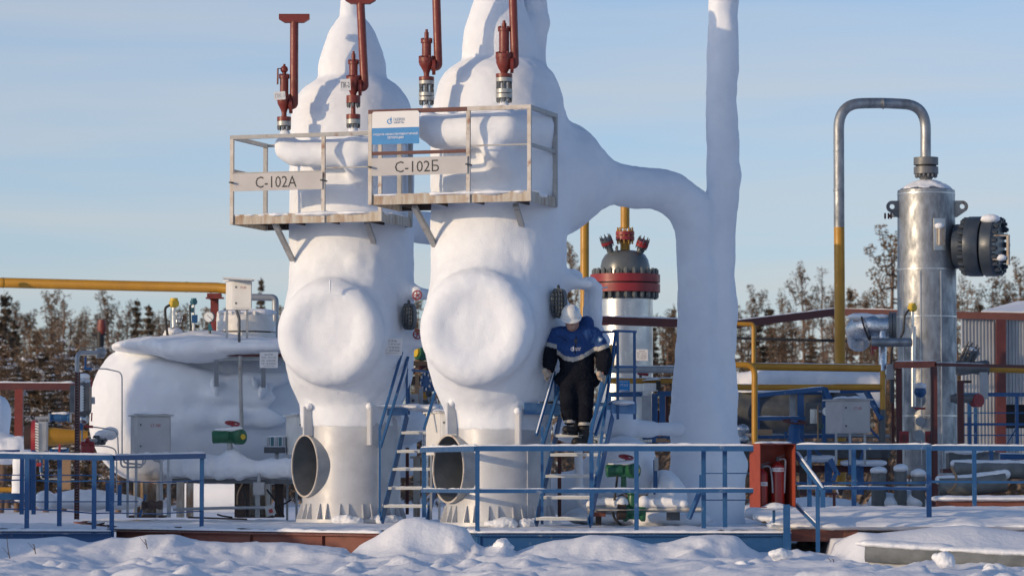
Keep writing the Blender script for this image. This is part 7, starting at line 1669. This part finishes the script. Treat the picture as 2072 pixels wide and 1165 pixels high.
# trousers, boots
m = SD(.05)
m.tube([q(1153, 766), q(1150, 790, -.05), q(1149, 815, -.10), q(1151, 838, -.07), q(1153, 849, -.06)], [.115, .112, .096, .09, .076]); m.tube([q(1181, 766), q(1183, 790, -.03), q(1184, 815, -.07), q(1183, 840, -.05), q(1182, 853, -.04)], [.118, .116, .10, .094, .08]); m.ball(q(1167, 770), (.2, .15, .08))
tr_ = frost('trousers', m, M_JBLACK, man, .0125, 1, .013, 7, .006)
for x, y, d, r in ((1153, 852, -.06, .075), (1182, 857, -.04, .08)): MB().lathe([(r, -.018), (r * 1.02, 0), (r, .018)], q(x, y, d), Z, 22).build('ankle_tape', M_REFL, tr_)
for pts, rs, nm in (([(1159, 852, -.05), (1161, 866, -.02)], [.06, .062], 0), ([(1182, 858, -.03), (1182, 885, -.0)], [.064, .066], 1)):
    m = SD(.04); m.tube([q(*p) for p in pts], rs)
    if nm == 0: m.tube([q(1163, 872, -.0), q(1155, 871, -.11), q(1147, 869, -.20)], [.042, .044, .042]); m.ball(q(1146, 868, -.21), (.045, .06, .036))
    else: m.tube([q(1184, 890, .0), (q(1174, 892, -.10)), q(1166, 893, -.18)], [.044, .046, .044]); m.ball(q(1165, 893, -.19), (.046, .06, .038))
    bt_ = frost('boot', m, M_BOOT, man, .011, 1, .004, 9)
    a, b = (q(1164, 878.5, .02), q(1143, 876, -.25)) if nm == 0 else (q(1186, 898, .02), q(1161, 899.5, -.23))
    MB().bar(a, b, .085, .022).build('sole', M_BLACK, bt_)
    for i in range(3):
        c = q(1152 + i * 3, 864 - i * 3, -.13 + i * .035) if nm == 0 else q(1172 + i * 3, 884 - i * 4, -.12 + i * .035)
        MB().bar(c - Vector((.03, 0, 0)), c + Vector((.03, 0, 0)), .008, .008).build('lace', M_REFL, bt_)
# helmet
hm = frame(q(1155, 634, -.085), (1, 0, .05), (0, -.42, .9))                           # x right, y up along the tilted crown, z towards the face
vs, fs = [], []; NU, NV = 40, 14
for i in range(NV + 1):
    t_ = math.pi / 2 * i / NV
    for j in range(NU):
        a = 2 * math.pi * j / NU; ridge = 1 + .03 * max(0, math.cos(a * 2)) ** 8 * math.sin(t_)
        vs.append(hm @ Vector((.117 * math.cos(t_) ** .8 * math.cos(a) * ridge, -.03 + .135 * math.sin(t_) * ridge, .137 * math.cos(t_) ** .8 * math.sin(a))))
for i in range(NV):
    for j in range(NU): fs.append((i * NU + j, (i + 1) * NU + j, (i + 1) * NU + (j + 1) % NU, i * NU + (j + 1) % NU))
mb = MB().add(vs, fs); hl = mb.build('helmet', M_HELM, man, ang=70)
vs, fs = [], []
for j in range(NU):
    a = 2 * math.pi * j / NU; ex = .012 + .042 * max(0, math.sin(a)) ** 2
    for rx, rz, yy_ in ((.117, .137, -.026), (.117 + ex, .137 + ex, -.036 - .012 * max(0, math.sin(a))), (.117 + ex, .137 + ex, -.042 - .012 * max(0, math.sin(a))), (.113, .133, -.034)):
        vs.append(hm @ Vector((rx * math.cos(a), yy_, rz * math.sin(a))))
for j in range(NU):
    k2 = (j + 1) % NU
    for i in range(4): fs.append((j * 4 + i, k2 * 4 + i, k2 * 4 + (i + 1) % 4, j * 4 + (i + 1) % 4))
MB().add(vs, fs).build('brim', M_HELM, hl, ang=50)
for (x0, y0, x1, y1) in ((1163, 619, 1166, 628), (1166, 628, 1169, 626), (1161, 629, 1163, 634)): MB().bar(q(x0, y0, -.223 if y0 > 624 else -.2), q(x1, y1, -.225 if y1 > 624 else -.21), .007, .004).build('helmet_mark', M_SIGNB, hl)
# gloves: palm, four fingers closed round the rail, thumb on the other side
def glove(c, rail, side):
    """c: grip centre on the rail; rail: rail direction; side: +1 for the hand on the viewer's right"""
    rl_ = Vector(rail).normalized(); up = (Z - rl_ * rl_.z).normalized(); out = rl_.cross(up).normalized()
    if out.x * side < 0: out = -out                                                # away from the body
    m = SD(.012)
    wrist = c + up * .085 + Vector((0, .015, 0))
    m.tube([wrist + up * .04, wrist, c + up * .045], [.036, .036, .034], k=.02); m.ball(c + up * .042, (.040, .044, .03))
    for i, ln in enumerate((.96, 1.08, 1.0, .82)):
        o_ = rl_ * (.036 - .025 * i)
        k0 = c + o_ + up * .038 + out * .018; k1 = c + o_ + up * .018 + out * (.034 * ln); k2 = c + o_ - up * .016 + out * (.030 * ln); k3 = c + o_ - up * (.030 * ln) + out * .006
        m.tube([k0, k1, k2, k3], [.0125, .0118, .011, .010], k=.002)
    m.tube([c + up * .045 + rl_ * .02 - out * .02, c + up * .02 + rl_ * .04 - out * .032, c - up * .008 + rl_ * .05 - out * .028], [.0145, .0125, .0105], k=.01)
    g_ = frost('glove', m, M_GLOVE, man, .0045, 1, .001, 30)
    return g_
glove(q(1110, 762, -.14) * 1.0, Vector(W(1122, 752, 41.75)) - Vector(W(1085, 880, 41.3)), -1)
glove(q(1218, 768, -.15), Vector(W(1219, 768, 41.55)) - Vector(W(1190, 905, 41.05)), 1)
